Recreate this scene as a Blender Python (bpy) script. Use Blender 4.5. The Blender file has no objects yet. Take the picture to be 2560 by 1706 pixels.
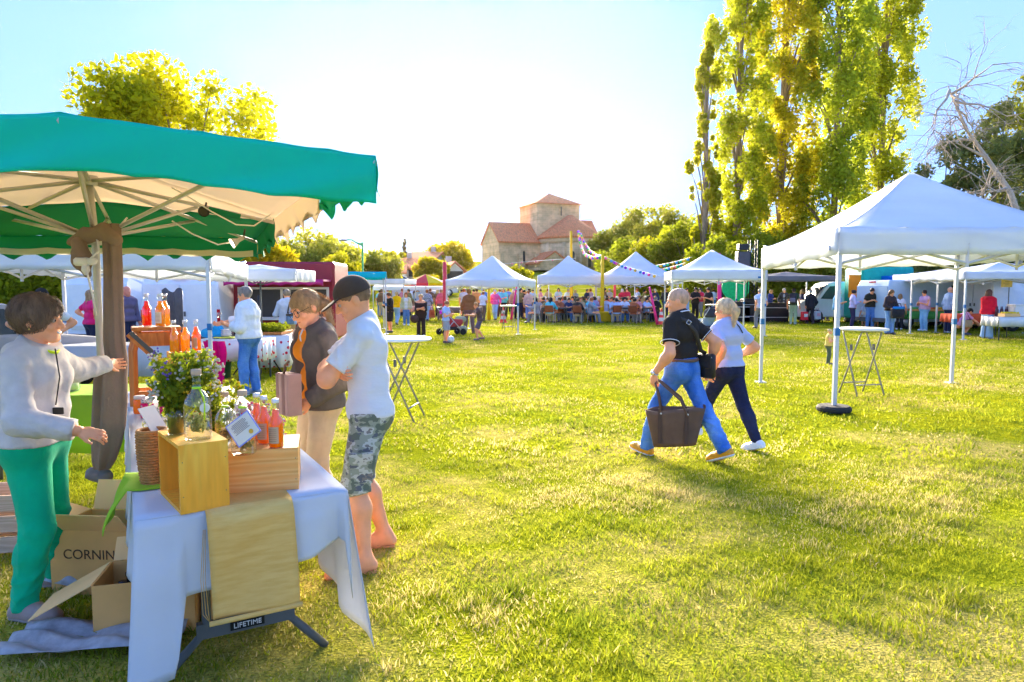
import bpy, math, random
import numpy as np
from mathutils import Vector, Matrix
R = math.radians
rng = np.random.default_rng(7)
random.seed(7)
SC = bpy.context.scene
COL = SC.collection

# ------------------------------------------------------------------ camera
F_PX, CX, CY, HOR, CAMH = 1707.0, 1280.0, 853.0, 722.0, 1.65
PITCH = math.atan((CY - HOR) / F_PX)
cam = bpy.data.objects.new('camera', bpy.data.cameras.new('camera'))
COL.objects.link(cam)
cam.location = (0, 0, CAMH)
cam.rotation_euler = (math.pi / 2 - PITCH, 0, 0)
cam.data.sensor_width = 36.0
cam.data.lens = 36.0 * F_PX / 2560.0
cam.data.clip_start = 0.05
cam.data.clip_end = 3000.0
SC.camera = cam

# ------------------------------------------------------------------ sky, sun, exposure
SUN_AZ = R(-5.0)      # measured from +Y, positive to the right
SUN_EL = R(9.5)
w = bpy.data.worlds.new('World'); SC.world = w; w.use_nodes = True
nt = w.node_tree
sky = nt.nodes.new('ShaderNodeTexSky'); sky.sky_type = 'NISHITA'
sky.sun_disc = False
sky.sun_elevation = SUN_EL
sky.sun_rotation = SUN_AZ
sky.altitude = 0.0; sky.air_density = 1.0; sky.dust_density = 0.45; sky.ozone_density = 3.0
bg = nt.nodes['Background']; bg.inputs['Strength'].default_value = 0.097
gm = nt.nodes.new('ShaderNodeGamma'); gm.inputs['Gamma'].default_value = 0.24   # evens out the sky's brightness, as the photograph's exposure did
tn = nt.nodes.new('ShaderNodeMix'); tn.data_type = 'RGBA'; tn.blend_type = 'MULTIPLY'; tn.inputs[0].default_value = 1.0
tn.inputs[7].default_value = (0.435, 0.665, 1.32, 1.0)
nt.links.new(sky.outputs[0], gm.inputs['Color']); nt.links.new(gm.outputs[0], tn.inputs[6])
nt.links.new(tn.outputs[2], bg.inputs['Color'])
sd = bpy.data.lights.new('sun', 'SUN'); sd.energy = 4.2; sd.angle = R(46.0); sd.color = (1.0, 0.86, 0.66)
sun = bpy.data.objects.new('sun', sd); COL.objects.link(sun)
sdir = Vector((math.sin(SUN_AZ) * math.cos(SUN_EL), math.cos(SUN_AZ) * math.cos(SUN_EL), math.sin(SUN_EL)))
sun.rotation_euler = sdir.to_track_quat('Z', 'Y').to_euler()
sun.location = (0, 60, 40)
vs = SC.view_settings
SC.display_settings.display_device = 'sRGB'
vs.view_transform = 'Standard'; vs.look = 'None'; vs.gamma = 1.0; vs.exposure = 3.42
SC.render.engine = 'CYCLES'
cy = SC.cycles
cy.use_denoising = True
cy.max_bounces = 7; cy.diffuse_bounces = 3; cy.glossy_bounces = 3; cy.transmission_bounces = 6
cy.transparent_max_bounces = 8; cy.volume_bounces = 0
cy.caustics_reflective = False; cy.caustics_refractive = False
cy.sample_clamp_indirect = 6.0

# ------------------------------------------------------------------ pixel -> world (photo pixels, 2560 x 1706)
def pdir(px, py):
    dx, dy = (px - CX) / F_PX, (CY - py) / F_PX
    c, s = math.cos(PITCH), math.sin(PITCH)
    return Vector((dx, c + dy * s, -s + dy * c))
def gp(px, py, z=0.0):
    """point of the plane at height z seen at a pixel"""
    d = pdir(px, py)
    return Vector((0, 0, CAMH)) + d * ((z - CAMH) / d.z)
def at(px, py, Y):
    """point at depth Y seen at a pixel"""
    d = pdir(px, py)
    return Vector((0, 0, CAMH)) + d * (Y / d.y)
def xat(px, Y, z=0.0):
    """world x at depth Y, height z of image column px"""
    c, s = math.cos(PITCH), math.sin(PITCH)
    depth = Y * c - (z - CAMH) * s
    return (px - CX) / F_PX * depth
def zat(py, Y):
    return at(CX, py, Y).z

# ------------------------------------------------------------------ materials
MATS = {}
def _nodes(m):
    m.use_nodes = True
    return m.node_tree, m.node_tree.nodes, m.node_tree.links
def _math(nt, op, a, b=None, c=None):
    n = nt.nodes.new('ShaderNodeMath'); n.operation = op
    for i, v in enumerate((a, b, c)):
        if v is None: continue
        if hasattr(v, 'is_linked') or hasattr(v, 'node'): nt.links.new(v, n.inputs[i])
        else: n.inputs[i].default_value = v
    return n.outputs[0]
def _noise(nt, scale=5.0, detail=3.0, vec=None, rough=0.55):
    n = nt.nodes.new('ShaderNodeTexNoise'); n.inputs['Scale'].default_value = scale
    n.inputs['Detail'].default_value = detail; n.inputs['Roughness'].default_value = rough
    if vec is not None: nt.links.new(vec, n.inputs['Vector'])
    return n
def _ramp(nt, fac, stops, interp='LINEAR'):
    n = nt.nodes.new('ShaderNodeValToRGB'); n.color_ramp.interpolation = interp
    e = n.color_ramp.elements
    while len(e) < len(stops): e.new(0.5)
    for i, (p, c) in enumerate(stops):
        e[i].position = p; e[i].color = (c[0], c[1], c[2], 1.0)
    if fac is not None: nt.links.new(fac, n.inputs['Fac'])
    return n
def _mix(nt, fac, a, b, mode='MIX'):
    n = nt.nodes.new('ShaderNodeMix'); n.data_type = 'RGBA'; n.blend_type = mode
    for sock, v in ((n.inputs[0], fac), (n.inputs[6], a), (n.inputs[7], b)):
        if isinstance(v, (int, float)): sock.default_value = v
        elif isinstance(v, tuple): sock.default_value = (v[0], v[1], v[2], 1.0)
        else: nt.links.new(v, sock)
    return n.outputs[2]
def _coord(nt, kind='Object', scale=None):
    tc = nt.nodes.new('ShaderNodeTexCoord')
    o = tc.outputs[kind]
    if scale is not None:
        mp = nt.nodes.new('ShaderNodeMapping'); mp.inputs['Scale'].default_value = scale
        nt.links.new(o, mp.inputs['Vector']); o = mp.outputs[0]
    return o
def _bump(nt, height, strength=0.2, dist=0.01):
    n = nt.nodes.new('ShaderNodeBump'); n.inputs['Strength'].default_value = strength
    n.inputs['Distance'].default_value = dist
    nt.links.new(height, n.inputs['Height'])
    return n.outputs[0]
def srgb(r, g, b):
    f = lambda v: (v / 255.0 / 12.92) if v <= 10 else ((v / 255.0 + 0.055) / 1.055) ** 2.4
    return (f(r), f(g), f(b))

def mat(name, color=None, rough=0.7, var=0.12, nscale=6.0, bump=0.1, bscale=40.0, metal=0.0,
        objcol=False, transl=0.0, tcol=None, spec=0.35, coords='Object', stretch=None, sheen=0.0):
    """principled material with procedural colour variation and fine relief"""
    if name in MATS: return MATS[name]
    m = bpy.data.materials.new(name); MATS[name] = m
    nt, N, L = _nodes(m)
    b = N['Principled BSDF']
    vec = _coord(nt, coords, stretch)
    if objcol:
        oi = N.new('ShaderNodeObjectInfo'); base = oi.outputs['Color']
    else:
        rgb = N.new('ShaderNodeRGB'); rgb.outputs[0].default_value = (*color, 1.0); base = rgb.outputs[0]
    n1 = _noise(nt, nscale, 4.0, vec)
    r = _ramp(nt, n1.outputs['Fac'], [(0.25, (1 - var,) * 3), (0.75, (1 + var,) * 3)])
    colr = _mix(nt, 1.0, base, r.outputs[0], 'MULTIPLY')
    L.new(colr, b.inputs['Base Color'])
    b.inputs['Roughness'].default_value = rough
    b.inputs['Metallic'].default_value = metal
    b.inputs['Specular IOR Level'].default_value = spec
    if sheen: b.inputs['Sheen Weight'].default_value = sheen
    if bump:
        n2 = _noise(nt, bscale, 3.0, vec)
        L.new(_bump(nt, n2.outputs['Fac'], bump, 0.01), b.inputs['Normal'])
    if transl:
        t = N.new('ShaderNodeBsdfTranslucent')
        if tcol: t.inputs[0].default_value = (*tcol, 1.0)
        else: L.new(colr, t.inputs[0])
        mx = N.new('ShaderNodeMixShader'); mx.inputs[0].default_value = transl
        L.new(b.outputs[0], mx.inputs[1]); L.new(t.outputs[0], mx.inputs[2])
        L.new(mx.outputs[0], N['Material Output'].inputs['Surface'])
    return m

# ------------------------------------------------------------------ mesh building
class MB:
    """collects shapes; .obj() links them as ONE mesh object"""
    def __init__(self): self.v = []; self.f = []; self.mi = []; self.cur = 0
    def add(self, vs, fs):
        o = len(self.v); self.v.extend([tuple(p) for p in vs])
        for f in fs: self.f.append(tuple(i + o for i in f)); self.mi.append(self.cur)
        return self
    def box(self, c, s, rz=0.0, M=None, taper=1.0):
        x, y, z = s[0] / 2, s[1] / 2, s[2] / 2
        vs = [Vector((sx * x * (taper if sz > 0 else 1), sy * y * (taper if sz > 0 else 1), sz * z)) for sz in (-1, 1) for sy in (-1, 1) for sx in (-1, 1)]
        if M is None: M = Matrix.Translation(c) @ Matrix.Rotation(rz, 4, 'Z')
        vs = [M @ p for p in vs]
        return self.add(vs, [(0, 2, 3, 1), (4, 5, 7, 6), (0, 1, 5, 4), (2, 6, 7, 3), (0, 4, 6, 2), (1, 3, 7, 5)])
    def bbox(self, c, s, rz=0.0, bev=0.01):
        """box with chamfered edges"""
        hx, hy, hz = s[0] / 2, s[1] / 2, s[2] / 2
        b = min(bev, hx * .49, hy * .49, hz * .49)
        pts = []
        for sx in (-1, 1):
            for sy in (-1, 1):
                for sz in (-1, 1):
                    pts += [(sx * hx, sy * (hy - b), sz * (hz - b)), (sx * (hx - b), sy * hy, sz * (hz - b)), (sx * (hx - b), sy * (hy - b), sz * hz)]
        I = lambda sx, sy, sz, k: (((sx > 0) * 2 + (sy > 0)) * 2 + (sz > 0)) * 3 + k
        fs = []
        def face(q, n):
            a, b_, c_ = [Vector(pts[i]) for i in q[:3]]
            if (b_ - a).cross(c_ - a).dot(Vector(n)) < 0: q = q[::-1]
            fs.append(tuple(q))
        for s_ in (-1, 1):
            face([I(s_, -1, -1, 0), I(s_, 1, -1, 0), I(s_, 1, 1, 0), I(s_, -1, 1, 0)], (s_, 0, 0))
            face([I(-1, s_, -1, 1), I(1, s_, -1, 1), I(1, s_, 1, 1), I(-1, s_, 1, 1)], (0, s_, 0))
            face([I(-1, -1, s_, 2), I(1, -1, s_, 2), I(1, 1, s_, 2), I(-1, 1, s_, 2)], (0, 0, s_))
        for a in (-1, 1):
            for c_ in (-1, 1):
                face([I(a, c_, -1, 0), I(a, c_, 1, 0), I(a, c_, 1, 1), I(a, c_, -1, 1)], (a, c_, 0))
                face([I(a, -1, c_, 0), I(a, 1, c_, 0), I(a, 1, c_, 2), I(a, -1, c_, 2)], (a, 0, c_))
                face([I(-1, a, c_, 1), I(1, a, c_, 1), I(1, a, c_, 2), I(-1, a, c_, 2)], (0, a, c_))
                for d in (-1, 1): face([I(a, c_, d, 0), I(a, c_, d, 1), I(a, c_, d, 2)], (a, c_, d))
        M = Matrix.Translation(c) @ Matrix.Rotation(rz, 4, 'Z')
        return self.add([M @ Vector(p) for p in pts], fs)
    def tube(self, pts, r, seg=8, cap=True, closed=False):
        pts = [Vector(p) for p in pts]; n = len(pts)
        rr = r if isinstance(r, (list, tuple)) else [r] * n
        rings = []
        prev = None
        for i, p in enumerate(pts):
            if closed: d = pts[(i + 1) % n] - pts[i - 1]
            else: d = pts[min(i + 1, n - 1)] - pts[max(i - 1, 0)]
            d.normalize()
            ref = prev if prev is not None else (Vector((0, 0, 1)) if abs(d.z) < 0.9 else Vector((1, 0, 0)))
            u = d.cross(ref)
            if u.length < 1e-6: u = d.cross(Vector((1, 0.3, 0.1)))
            u.normalize(); v = u.cross(d).normalized(); prev = v
            rings.append([p + (u * math.cos(2 * math.pi * k / seg) + v * math.sin(2 * math.pi * k / seg)) * rr[i] for k in range(seg)])
        vs = [q for ring in rings for q in ring]; fs = []
        m = n if closed else n - 1
        for i in range(m):
            for k in range(seg):
                a, b = i * seg + k, i * seg + (k + 1) % seg
                c, d = ((i + 1) % n) * seg + (k + 1) % seg, ((i + 1) % n) * seg + k
                fs.append((a, b, c, d))
        if cap and not closed:
            fs.append(tuple(range(seg))[::-1]); fs.append(tuple((n - 1) * seg + k for k in range(seg)))
        return self.add(vs, fs)
    def sq(self, a, b, s, s2=None):
        """square bar between two points"""
        return self.tube([a, b], (s if s2 is None else s) * 0.7071, 4)
    def lathe(self, prof, c=(0, 0, 0), seg=20, M=None, capb=True, capt=True):
        vs = []; fs = []
        for (r, z) in prof:
            for k in range(seg):
                a = 2 * math.pi * k / seg
                vs.append(Vector((r * math.cos(a), r * math.sin(a), z)))
        for i in range(len(prof) - 1):
            for k in range(seg):
                fs.append((i * seg + k, i * seg + (k + 1) % seg, (i + 1) * seg + (k + 1) % seg, (i + 1) * seg + k))
        if capb: fs.append(tuple(range(seg))[::-1])
        if capt: fs.append(tuple((len(prof) - 1) * seg + k for k in range(seg)))
        M = M or Matrix.Translation(c)
        return self.add([M @ p for p in vs], fs)
    def ball(self, c, r, seg=12, rings=7, M=None):
        r = (r, r, r) if isinstance(r, (int, float)) else r
        vs = [Vector((0, 0, -r[2]))]; fs = []
        for i in range(1, rings):
            t = math.pi * i / rings
            for k in range(seg):
                a = 2 * math.pi * k / seg
                vs.append(Vector((r[0] * math.sin(t) * math.cos(a), r[1] * math.sin(t) * math.sin(a), -r[2] * math.cos(t))))
        vs.append(Vector((0, 0, r[2]))); top = len(vs) - 1
        for k in range(seg):
            fs.append((0, 1 + (k + 1) % seg, 1 + k)); fs.append((top, 1 + (rings - 2) * seg + k, 1 + (rings - 2) * seg + (k + 1) % seg))
            for i in range(rings - 2):
                a = 1 + i * seg
                fs.append((a + k, a + (k + 1) % seg, a + seg + (k + 1) % seg, a + seg + k))
        M = M or Matrix.Translation(c)
        return self.add([M @ p for p in vs], fs)
    def grid(self, fn, nu, nv, closeu=False):
        vs = [Vector(fn(i / (nu if closeu else nu - 1) if nu > 1 else 0, j / (nv - 1))) for j in range(nv) for i in range(nu)]
        fs = []
        for j in range(nv - 1):
            for i in range(nu if closeu else nu - 1):
                i2 = (i + 1) % nu
                fs.append((j * nu + i, j * nu + i2, (j + 1) * nu + i2, (j + 1) * nu + i))
        return self.add(vs, fs)
    def slab(self, pts, n, t):
        """polygon pts extruded by vector n*t"""
        pts = [Vector(p) for p in pts]; n = Vector(n) * t; k = len(pts)
        vs = pts + [p + n for p in pts]
        fs = [tuple(range(k))[::-1], tuple(range(k, 2 * k))] + [(i, (i + 1) % k, k + (i + 1) % k, k + i) for i in range(k)]
        return self.add(vs, fs)
    def obj(self, name, material, parent=None, smooth=False, world=False, color=None, kind=None, thick=0.0):
        return link_mesh(name, self.v, self.f, material, parent, smooth, world, color, kind, self.mi if any(self.mi) else None, thick)

def link_mesh(name, v, f, material, parent=None, smooth=False, world=False, color=None, kind=None, mi=None, thick=0.0):
    me = bpy.data.meshes.new(name)
    if world and parent is not None:
        Mi = parent.matrix_basis.inverted()
        if parent.parent is not None: Mi = Mi @ parent.parent.matrix_basis.inverted()
        v = [tuple(Mi @ Vector(p)) for p in v]
    me.from_pydata([tuple(p) for p in v], [], f)
    for mt in (material if isinstance(material, (list, tuple)) else [material]): me.materials.append(mt)
    if mi is not None: me.polygons.foreach_set('material_index', mi)
    if smooth: me.polygons.foreach_set('use_smooth', [True] * len(me.polygons))
    me.update()
    o = bpy.data.objects.new(name, me); COL.objects.link(o)
    if parent is not None: o.parent = parent
    if color is not None: o.color = (*color, 1.0)
    if kind: o['kind'] = kind
    if thick:
        md = o.modifiers.new('thickness', 'SOLIDIFY'); md.thickness = thick; md.offset = 0
    return o
def link_np(name, V, Fq, material, parent=None, smooth=True, color=None, kind=None):
    """mesh from numpy arrays; faces all with the same number of corners"""
    me = bpy.data.meshes.new(name)
    nf, k = Fq.shape
    me.vertices.add(len(V)); me.vertices.foreach_set('co', np.ascontiguousarray(V, dtype=np.float32).ravel())
    me.loops.add(nf * k); me.loops.foreach_set('vertex_index', np.ascontiguousarray(Fq, dtype=np.int32).ravel())
    me.polygons.add(nf); me.polygons.foreach_set('loop_start', np.arange(0, nf * k, k, dtype=np.int32))
    me.polygons.foreach_set('use_smooth', np.full(nf, smooth, dtype=bool))
    me.update(calc_edges=True)
    for mt in (material if isinstance(material, (list, tuple)) else [material]): me.materials.append(mt)
    o = bpy.data.objects.new(name, me); COL.objects.link(o)
    if parent is not None: o.parent = parent
    if color is not None: o.color = (*color, 1.0)
    if kind: o['kind'] = kind
    return o
def tag(o, label, cat, group=None):
    o['label'] = label; o['category'] = cat
    if group: o['group'] = group
    return o
def thing(name, label, cat, loc=(0, 0, 0), rz=0.0, group=None):
    o = bpy.data.objects.new(name, None); COL.objects.link(o)
    o.empty_display_size = 0.2
    o.location = loc; o.rotation_euler = (0, 0, rz)
    o.matrix_basis = Matrix.Translation(loc) @ Matrix.Rotation(rz, 4, 'Z')
    return tag(o, label, cat, group)
def copy_tree(o, parent=None):
    c = o.copy(); COL.objects.link(c)
    if parent is not None: c.parent = parent
    for ch in list(o.children): copy_tree(ch, c)
    return c
# ------------------------------------------------------------------ ground and grass
def fbm(x, y, s, seed=0):
    a = seed * 12.9
    return (np.sin(x * s + a + 1.7 * np.sin(y * s * 0.7 + a)) + np.sin(y * s * 1.3 - a + 1.3 * np.sin(x * s * 0.9 + 2 * a))
            + 0.6 * np.sin((x + y) * s * 2.1 + 3 * a + np.sin(x * s * 2.6)) + 0.5 * np.sin((x - y) * s * 3.3 + a)) / 3.1
def ground_mat():
    m = bpy.data.materials.new('meadow_soil'); nt, N, L = _nodes(m); b = N['Principled BSDF']
    vec = _coord(nt, 'Object')
    n1 = _noise(nt, 0.55, 6.0, vec); n2 = _noise(nt, 9.0, 5.0, vec); n3 = _noise(nt, 60.0, 3.0, vec)
    r1 = _ramp(nt, n1.outputs['Fac'], [(0.40, (0.52, 0.43, 0.12)), (0.52, (0.30, 0.33, 0.015)), (0.7, (0.42, 0.40, 0.015))])
    r2 = _ramp(nt, n2.outputs['Fac'], [(0.3, (0.7, 0.75, 0.6)), (0.7, (1.25, 1.2, 1.1))])
    r3 = _ramp(nt, n3.outputs['Fac'], [(0.3, (0.6, 0.6, 0.55)), (0.7, (1.3, 1.3, 1.2))])
    c = _mix(nt, 1.0, _mix(nt, 1.0, r1.outputs[0], r2.outputs[0], 'MULTIPLY'), r3.outputs[0], 'MULTIPLY')
    L.new(c, b.inputs['Base Color']); b.inputs['Roughness'].default_value = 1.0; b.inputs['Specular IOR Level'].default_value = 0.0
    L.new(_bump(nt, n3.outputs['Fac'], 0.8, 0.05), b.inputs['Normal'])
    return m
g = MB()
def ground_z(x, y):
    """flat fair field that climbs gently behind it"""
    t = y - 46.0
    return 0.0 if t <= 0 else min(0.085 * t * t / (t + 8.0), 7.5)
ys = [-60, -20, 0, 10, 30, 46, 50, 54, 60, 66, 72, 80, 90, 100, 115, 135, 160, 220, 400, 800, 1600]
xs = [-1500, -500, -200, -110, -70, -45, -25, -10, 0, 10, 25, 45, 70, 110, 200, 500, 1500]
g.add([(x, y, ground_z(x, y)) for y in ys for x in xs],
      [(j * len(xs) + i, j * len(xs) + i + 1, (j + 1) * len(xs) + i + 1, (j + 1) * len(xs) + i) for j in range(len(ys) - 1) for i in range(len(xs) - 1)])
o = g.obj('ground', ground_mat(), smooth=True, kind='structure')

def grass_mat():
    m = bpy.data.materials.new('grass_blade'); nt, N, L = _nodes(m); b = N['Principled BSDF']
    ca = N.new('ShaderNodeVertexColor'); ca.layer_name = 'blade'
    L.new(ca.outputs[0], b.inputs['Base Color']); b.inputs['Roughness'].default_value = 0.8; b.inputs['Specular IOR Level'].default_value = 0.05
    t = N.new('ShaderNodeBsdfTranslucent'); L.new(ca.outputs[0], t.inputs[0])
    mx = N.new('ShaderNodeMixShader'); mx.inputs[0].default_value = 0.5
    L.new(b.outputs[0], mx.inputs[1]); L.new(t.outputs[0], mx.inputs[2]); L.new(mx.outputs[0], N['Material Output'].inputs['Surface'])
    return m
def make_grass(name, Y0, Y1, dens, wd, ht, seed, segs=2):
    r = np.random.default_rng(seed)
    # area of the wedge the photograph sees, with a margin for a step to the side
    k, pad = 0.90, 1.7
    area = (k * (Y1**2 - Y0**2)) + 2 * pad * (Y1 - Y0)
    n = int(area * dens)
    u = r.random(n * 2)
    y = np.sqrt(Y0**2 + u * (Y1**2 - Y0**2)); x = (r.random(n * 2) * 2 - 1) * (k * y + pad)
    clump = fbm(x, y, 3.1, 1) * 0.5 + fbm(x, y, 7.7, 2) * 0.4 + fbm(x, y, 0.8, 3) * 0.45
    keep = r.random(n * 2) < np.clip(0.55 + 0.55 * clump, 0.12, 1.0)
    x, y, clump = x[keep][:n], y[keep][:n], clump[keep][:n]; n = len(x)
    tuft = np.clip(fbm(x, y, 13.0, 8) * 0.8 + fbm(x, y, 5.3, 9) * 0.5, 0, 1)
    h = ht * (0.45 + 0.75 * r.random(n)) * np.clip(0.8 + 0.5 * clump, 0.35, 1.5) * (0.75 + 1.0 * tuft)
    wdt = wd * (0.6 + 0.8 * r.random(n))
    a = r.random(n) * 2 * np.pi; lean = 0.15 + 0.95 * r.random(n)
    ca, sa = np.cos(a), np.sin(a)
    b = r.random(n) * 2 * np.pi
    wx, wy = np.cos(b) * wdt / 2, np.sin(b) * wdt / 2
    P0 = np.stack([x, y, np.full(n, -0.005)], 1)
    W = np.stack([wx, wy, np.zeros(n)], 1)
    D = np.stack([ca * lean * h, sa * lean * h, h], 1)
    dry = fbm(x, y, 2.3, 5) * 0.6 + fbm(x, y, 0.55, 6) * 0.6 + fbm(x, y, 6.1, 4) * 0.35 + r.normal(0, 0.4, n)
    g0 = np.array([0.20, 0.26, 0.018]); g1 = np.array([0.42, 0.43, 0.022]); st = np.array([0.66, 0.53, 0.22])
    t = np.clip(0.5 + 0.4 * r.normal(0, 1, n) + 0.45 * fbm(x, y, 1.9, 7) + 0.3 * fbm(x, y, 4.4, 10), 0, 1)[:, None]
    c = g0 * (1 - t) + g1 * t
    d = np.clip((dry - 0.36) * 1.7, 0, 1)[:, None]
    c = c * (1 - d) + st * d
    c = c * (0.8 + 0.4 * r.random(n))[:, None]
    if segs == 2:
        mid = P0 + D * np.array([0.42, 0.42, 0.66]); tip = P0 + D
        V = np.stack([P0 - W, P0 + W, mid + W * 0.75, mid - W * 0.75, tip], 1).reshape(-1, 3)
        o5 = np.arange(n)[:, None] * 5
        F = np.concatenate([o5 + [0, 1, 2], o5 + [0, 2, 3], o5 + [3, 2, 4]], 1).reshape(-1, 3); nv = 5
    else:
        V = np.stack([P0 - W, P0 + W, P0 + D], 1).reshape(-1, 3)
        F = (np.arange(n)[:, None] * 3 + [0, 1, 2]); nv = 3
    o = link_np(name, V, F, MATS['grass'], smooth=False, kind='stuff')
    ca_ = o.data.color_attributes.new('blade', 'FLOAT_COLOR', 'POINT')
    cc = np.concatenate([np.repeat(c, nv, 0), np.ones((n * nv, 1))], 1).astype(np.float32)
    ca_.data.foreach_set('color', cc.ravel())
    return o
MATS['grass'] = grass_mat()
for nm, lb, args in (
    ('grass', 'short trampled green grass with dry tufts in the foreground', (2.2, 6.5, 3700, 0.0066, 0.046, 11, 2)),
    ('grass', 'short green grass of the field around the walking couple', (6.5, 14, 640, 0.0155, 0.052, 12, 2)),
    ('grass', 'sunlit yellow-green grass further out on the field', (14, 30, 220, 0.028, 0.06, 13, 1)),
    ('grass', 'far sunlit grass at the edge of the fair', (30, 46, 60, 0.05, 0.09, 14, 1))):
    tag(make_grass(nm, *args), lb, 'grass')
# ------------------------------------------------------------------ people: bodies grown from smooth-blended limbs
V3 = lambda *a: np.array(a if len(a) > 1 else a[0], dtype=np.float64)
def unit(v): return v / (np.linalg.norm(v) + 1e-9)
def rotm(ax, deg):
    a = R(deg); c, s = math.cos(a), math.sin(a)
    if ax == 'x': return np.array([[1, 0, 0], [0, c, -s], [0, s, c]])
    if ax == 'y': return np.array([[c, 0, s], [0, 1, 0], [-s, 0, c]])
    return np.array([[c, -s, 0], [s, c, 0], [0, 0, 1]])
def sd_prim(P, q):
    if q[0] == 'c':
        _, a, b, ra, rb = q
        ba = (b - a).astype(np.float32); pa = P - a.astype(np.float32)
        t = pa @ ba; t *= np.float32(1.0 / (float(ba @ ba) + 1e-9)); np.clip(t, 0, 1, out=t)
        pa -= t[:, None] * ba
        return np.sqrt(np.einsum('ij,ij->i', pa, pa)) - (np.float32(ra) + np.float32(rb - ra) * t)
    if q[0] == 'e':
        _, c, r, M = q
        p = P - c.astype(np.float32)
        if M is not None: p = p @ M.astype(np.float32)
        ir = (1.0 / r).astype(np.float32)
        p *= ir
        k0 = np.sqrt(np.einsum('ij,ij->i', p, p)) + np.float32(1e-6)
        p *= ir
        return k0 * (k0 - 1) / (np.sqrt(np.einsum('ij,ij->i', p, p)) + np.float32(1e-6))
    if q[0] == 'p':           # half space: inside where dot(P-c, n) < 0
        return (P - q[1].astype(np.float32)) @ q[2].astype(np.float32)
def smin(a, b, k):
    h = np.abs(a - b); h *= np.float32(-1.0 / k); h += 1; np.maximum(h, 0, out=h)
    return np.minimum(a, b) - h * h * np.float32(k * 0.25)
def field(prims, k=0.03, sub=(), cuts=(), infl=0.0, disp=None, ksub=0.006):
    def fn(P):
        d = None
        for q in prims:
            e = sd_prim(P, q)
            d = e if d is None else smin(d, e, k)
        d = d - infl
        if disp is not None: d = d + disp(P)
        for q in sub: d = -smin(-d, sd_prim(P, q), ksub)
        for q in cuts: d = np.maximum(d, sd_prim(P, q))
        return d
    return fn
def funion(fs, k=0.01):
    def fn(P):
        d = None
        for f in fs:
            e = f(P); d = e if d is None else smin(d, e, k)
        return d
    return fn
def bounds(prims, pad):
    lo = np.full(3, 1e9); hi = -lo
    for q in prims:
        if q[0] == 'c': pts = [(q[1], q[3]), (q[2], q[4])]
        elif q[0] == 'e': pts = [(q[1], float(np.max(q[2])))]
        else: continue
        for p, r in pts: lo = np.minimum(lo, p - r); hi = np.maximum(hi, p + r)
    return lo - pad, hi + pad
def surface(fn, lo, hi, h):
    """naive surface nets over a sparse grid"""
    B = 8
    nb = np.maximum(1, np.ceil((hi - lo) / (h * B)).astype(int))
    n = nb * B + 1
    D = np.full(n, 1.0, dtype=np.float32)
    cx = [lo[i] + (np.arange(nb[i]) + 0.5) * B * h for i in range(3)]
    C = np.stack(np.meshgrid(*cx, indexing='ij'), -1).reshape(-1, 3).astype(np.float32)
    dc = fn(C)
    act = np.abs(dc) < B * h * 1.3
    I = np.stack(np.meshgrid(*[np.arange(k) for k in nb], indexing='ij'), -1).reshape(-1, 3)
    for i0 in np.nonzero(~act & (dc < 0))[0]:
        a = I[i0] * B; D[a[0]:a[0] + B + 1, a[1]:a[1] + B + 1, a[2]:a[2] + B + 1] = -1
    ia = I[act]
    if len(ia) == 0: return np.zeros((0, 3)), np.zeros((0, 4), int)
    loc = np.stack(np.meshgrid(*[np.arange(B + 1)] * 3, indexing='ij'), -1).reshape(-1, 3)
    for c0 in range(0, len(ia), 300):
        sub = ia[c0:c0 + 300]
        G = (sub[:, None, :] * B + loc[None]).reshape(-1, 3)
        P = (lo + G * h).astype(np.float32)
        D[G[:, 0], G[:, 1], G[:, 2]] = fn(P)
    S = D < 0
    def cs(A, x, y, z): return A[x:A.shape[0] - 1 + x, y:A.shape[1] - 1 + y, z:A.shape[2] - 1 + z]
    cnt = np.zeros(tuple(n - 1), np.int8)
    for x in (0, 1):
        for y in (0, 1):
            for z in (0, 1): cnt += cs(S, x, y, z)
    cells = np.argwhere((cnt > 0) & (cnt < 8))
    idx = np.full(tuple(n - 1), -1, np.int32); idx[cells[:, 0], cells[:, 1], cells[:, 2]] = np.arange(len(cells))
    acc = np.zeros((len(cells), 3)); num = np.zeros(len(cells))
    corners = [(x, y, z) for x in (0, 1) for y in (0, 1) for z in (0, 1)]
    val = {c: D[cells[:, 0] + c[0], cells[:, 1] + c[1], cells[:, 2] + c[2]] for c in corners}
    for a in corners:
        for ax in range(3):
            if a[ax]: continue
            b = tuple(1 if i == ax else a[i] for i in range(3))
            va, vb = val[a], val[b]; m = (va < 0) != (vb < 0)
            t = np.where(m, va / np.where(m, va - vb, 1), 0)
            p = np.tile(np.array(a, float), (len(cells), 1)); p[:, ax] += t
            acc[m] += p[m]; num[m] += 1
    Vt = lo + (cells + acc / np.maximum(num, 1)[:, None]) * h
    Fs = []
    for ax in range(3):
        u, v = (ax + 1) % 3, (ax + 2) % 3
        sl = [slice(1, -1)] * 3; sl2 = [slice(1, -1)] * 3
        sl[ax] = slice(0, -1); sl2[ax] = slice(1, None)
        A, Bb = S[tuple(sl)], S[tuple(sl2)]
        e = np.argwhere(A != Bb)
        if len(e) == 0: continue
        flip = A[e[:, 0], e[:, 1], e[:, 2]]
        e = e.copy()
        for i in range(3):
            if i != ax: e[:, i] += 1
        q = []
        for du, dv in ((-1, -1), (0, -1), (0, 0), (-1, 0)):
            c = e.copy(); c[:, u] += du; c[:, v] += dv
            q.append(idx[c[:, 0], c[:, 1], c[:, 2]])
        q = np.stack(q, 1)
        q[~flip] = q[~flip][:, ::-1]
        Fs.append(q[(q >= 0).all(1)])
    return Vt, (np.concatenate(Fs) if Fs else np.zeros((0, 4), int))
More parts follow.
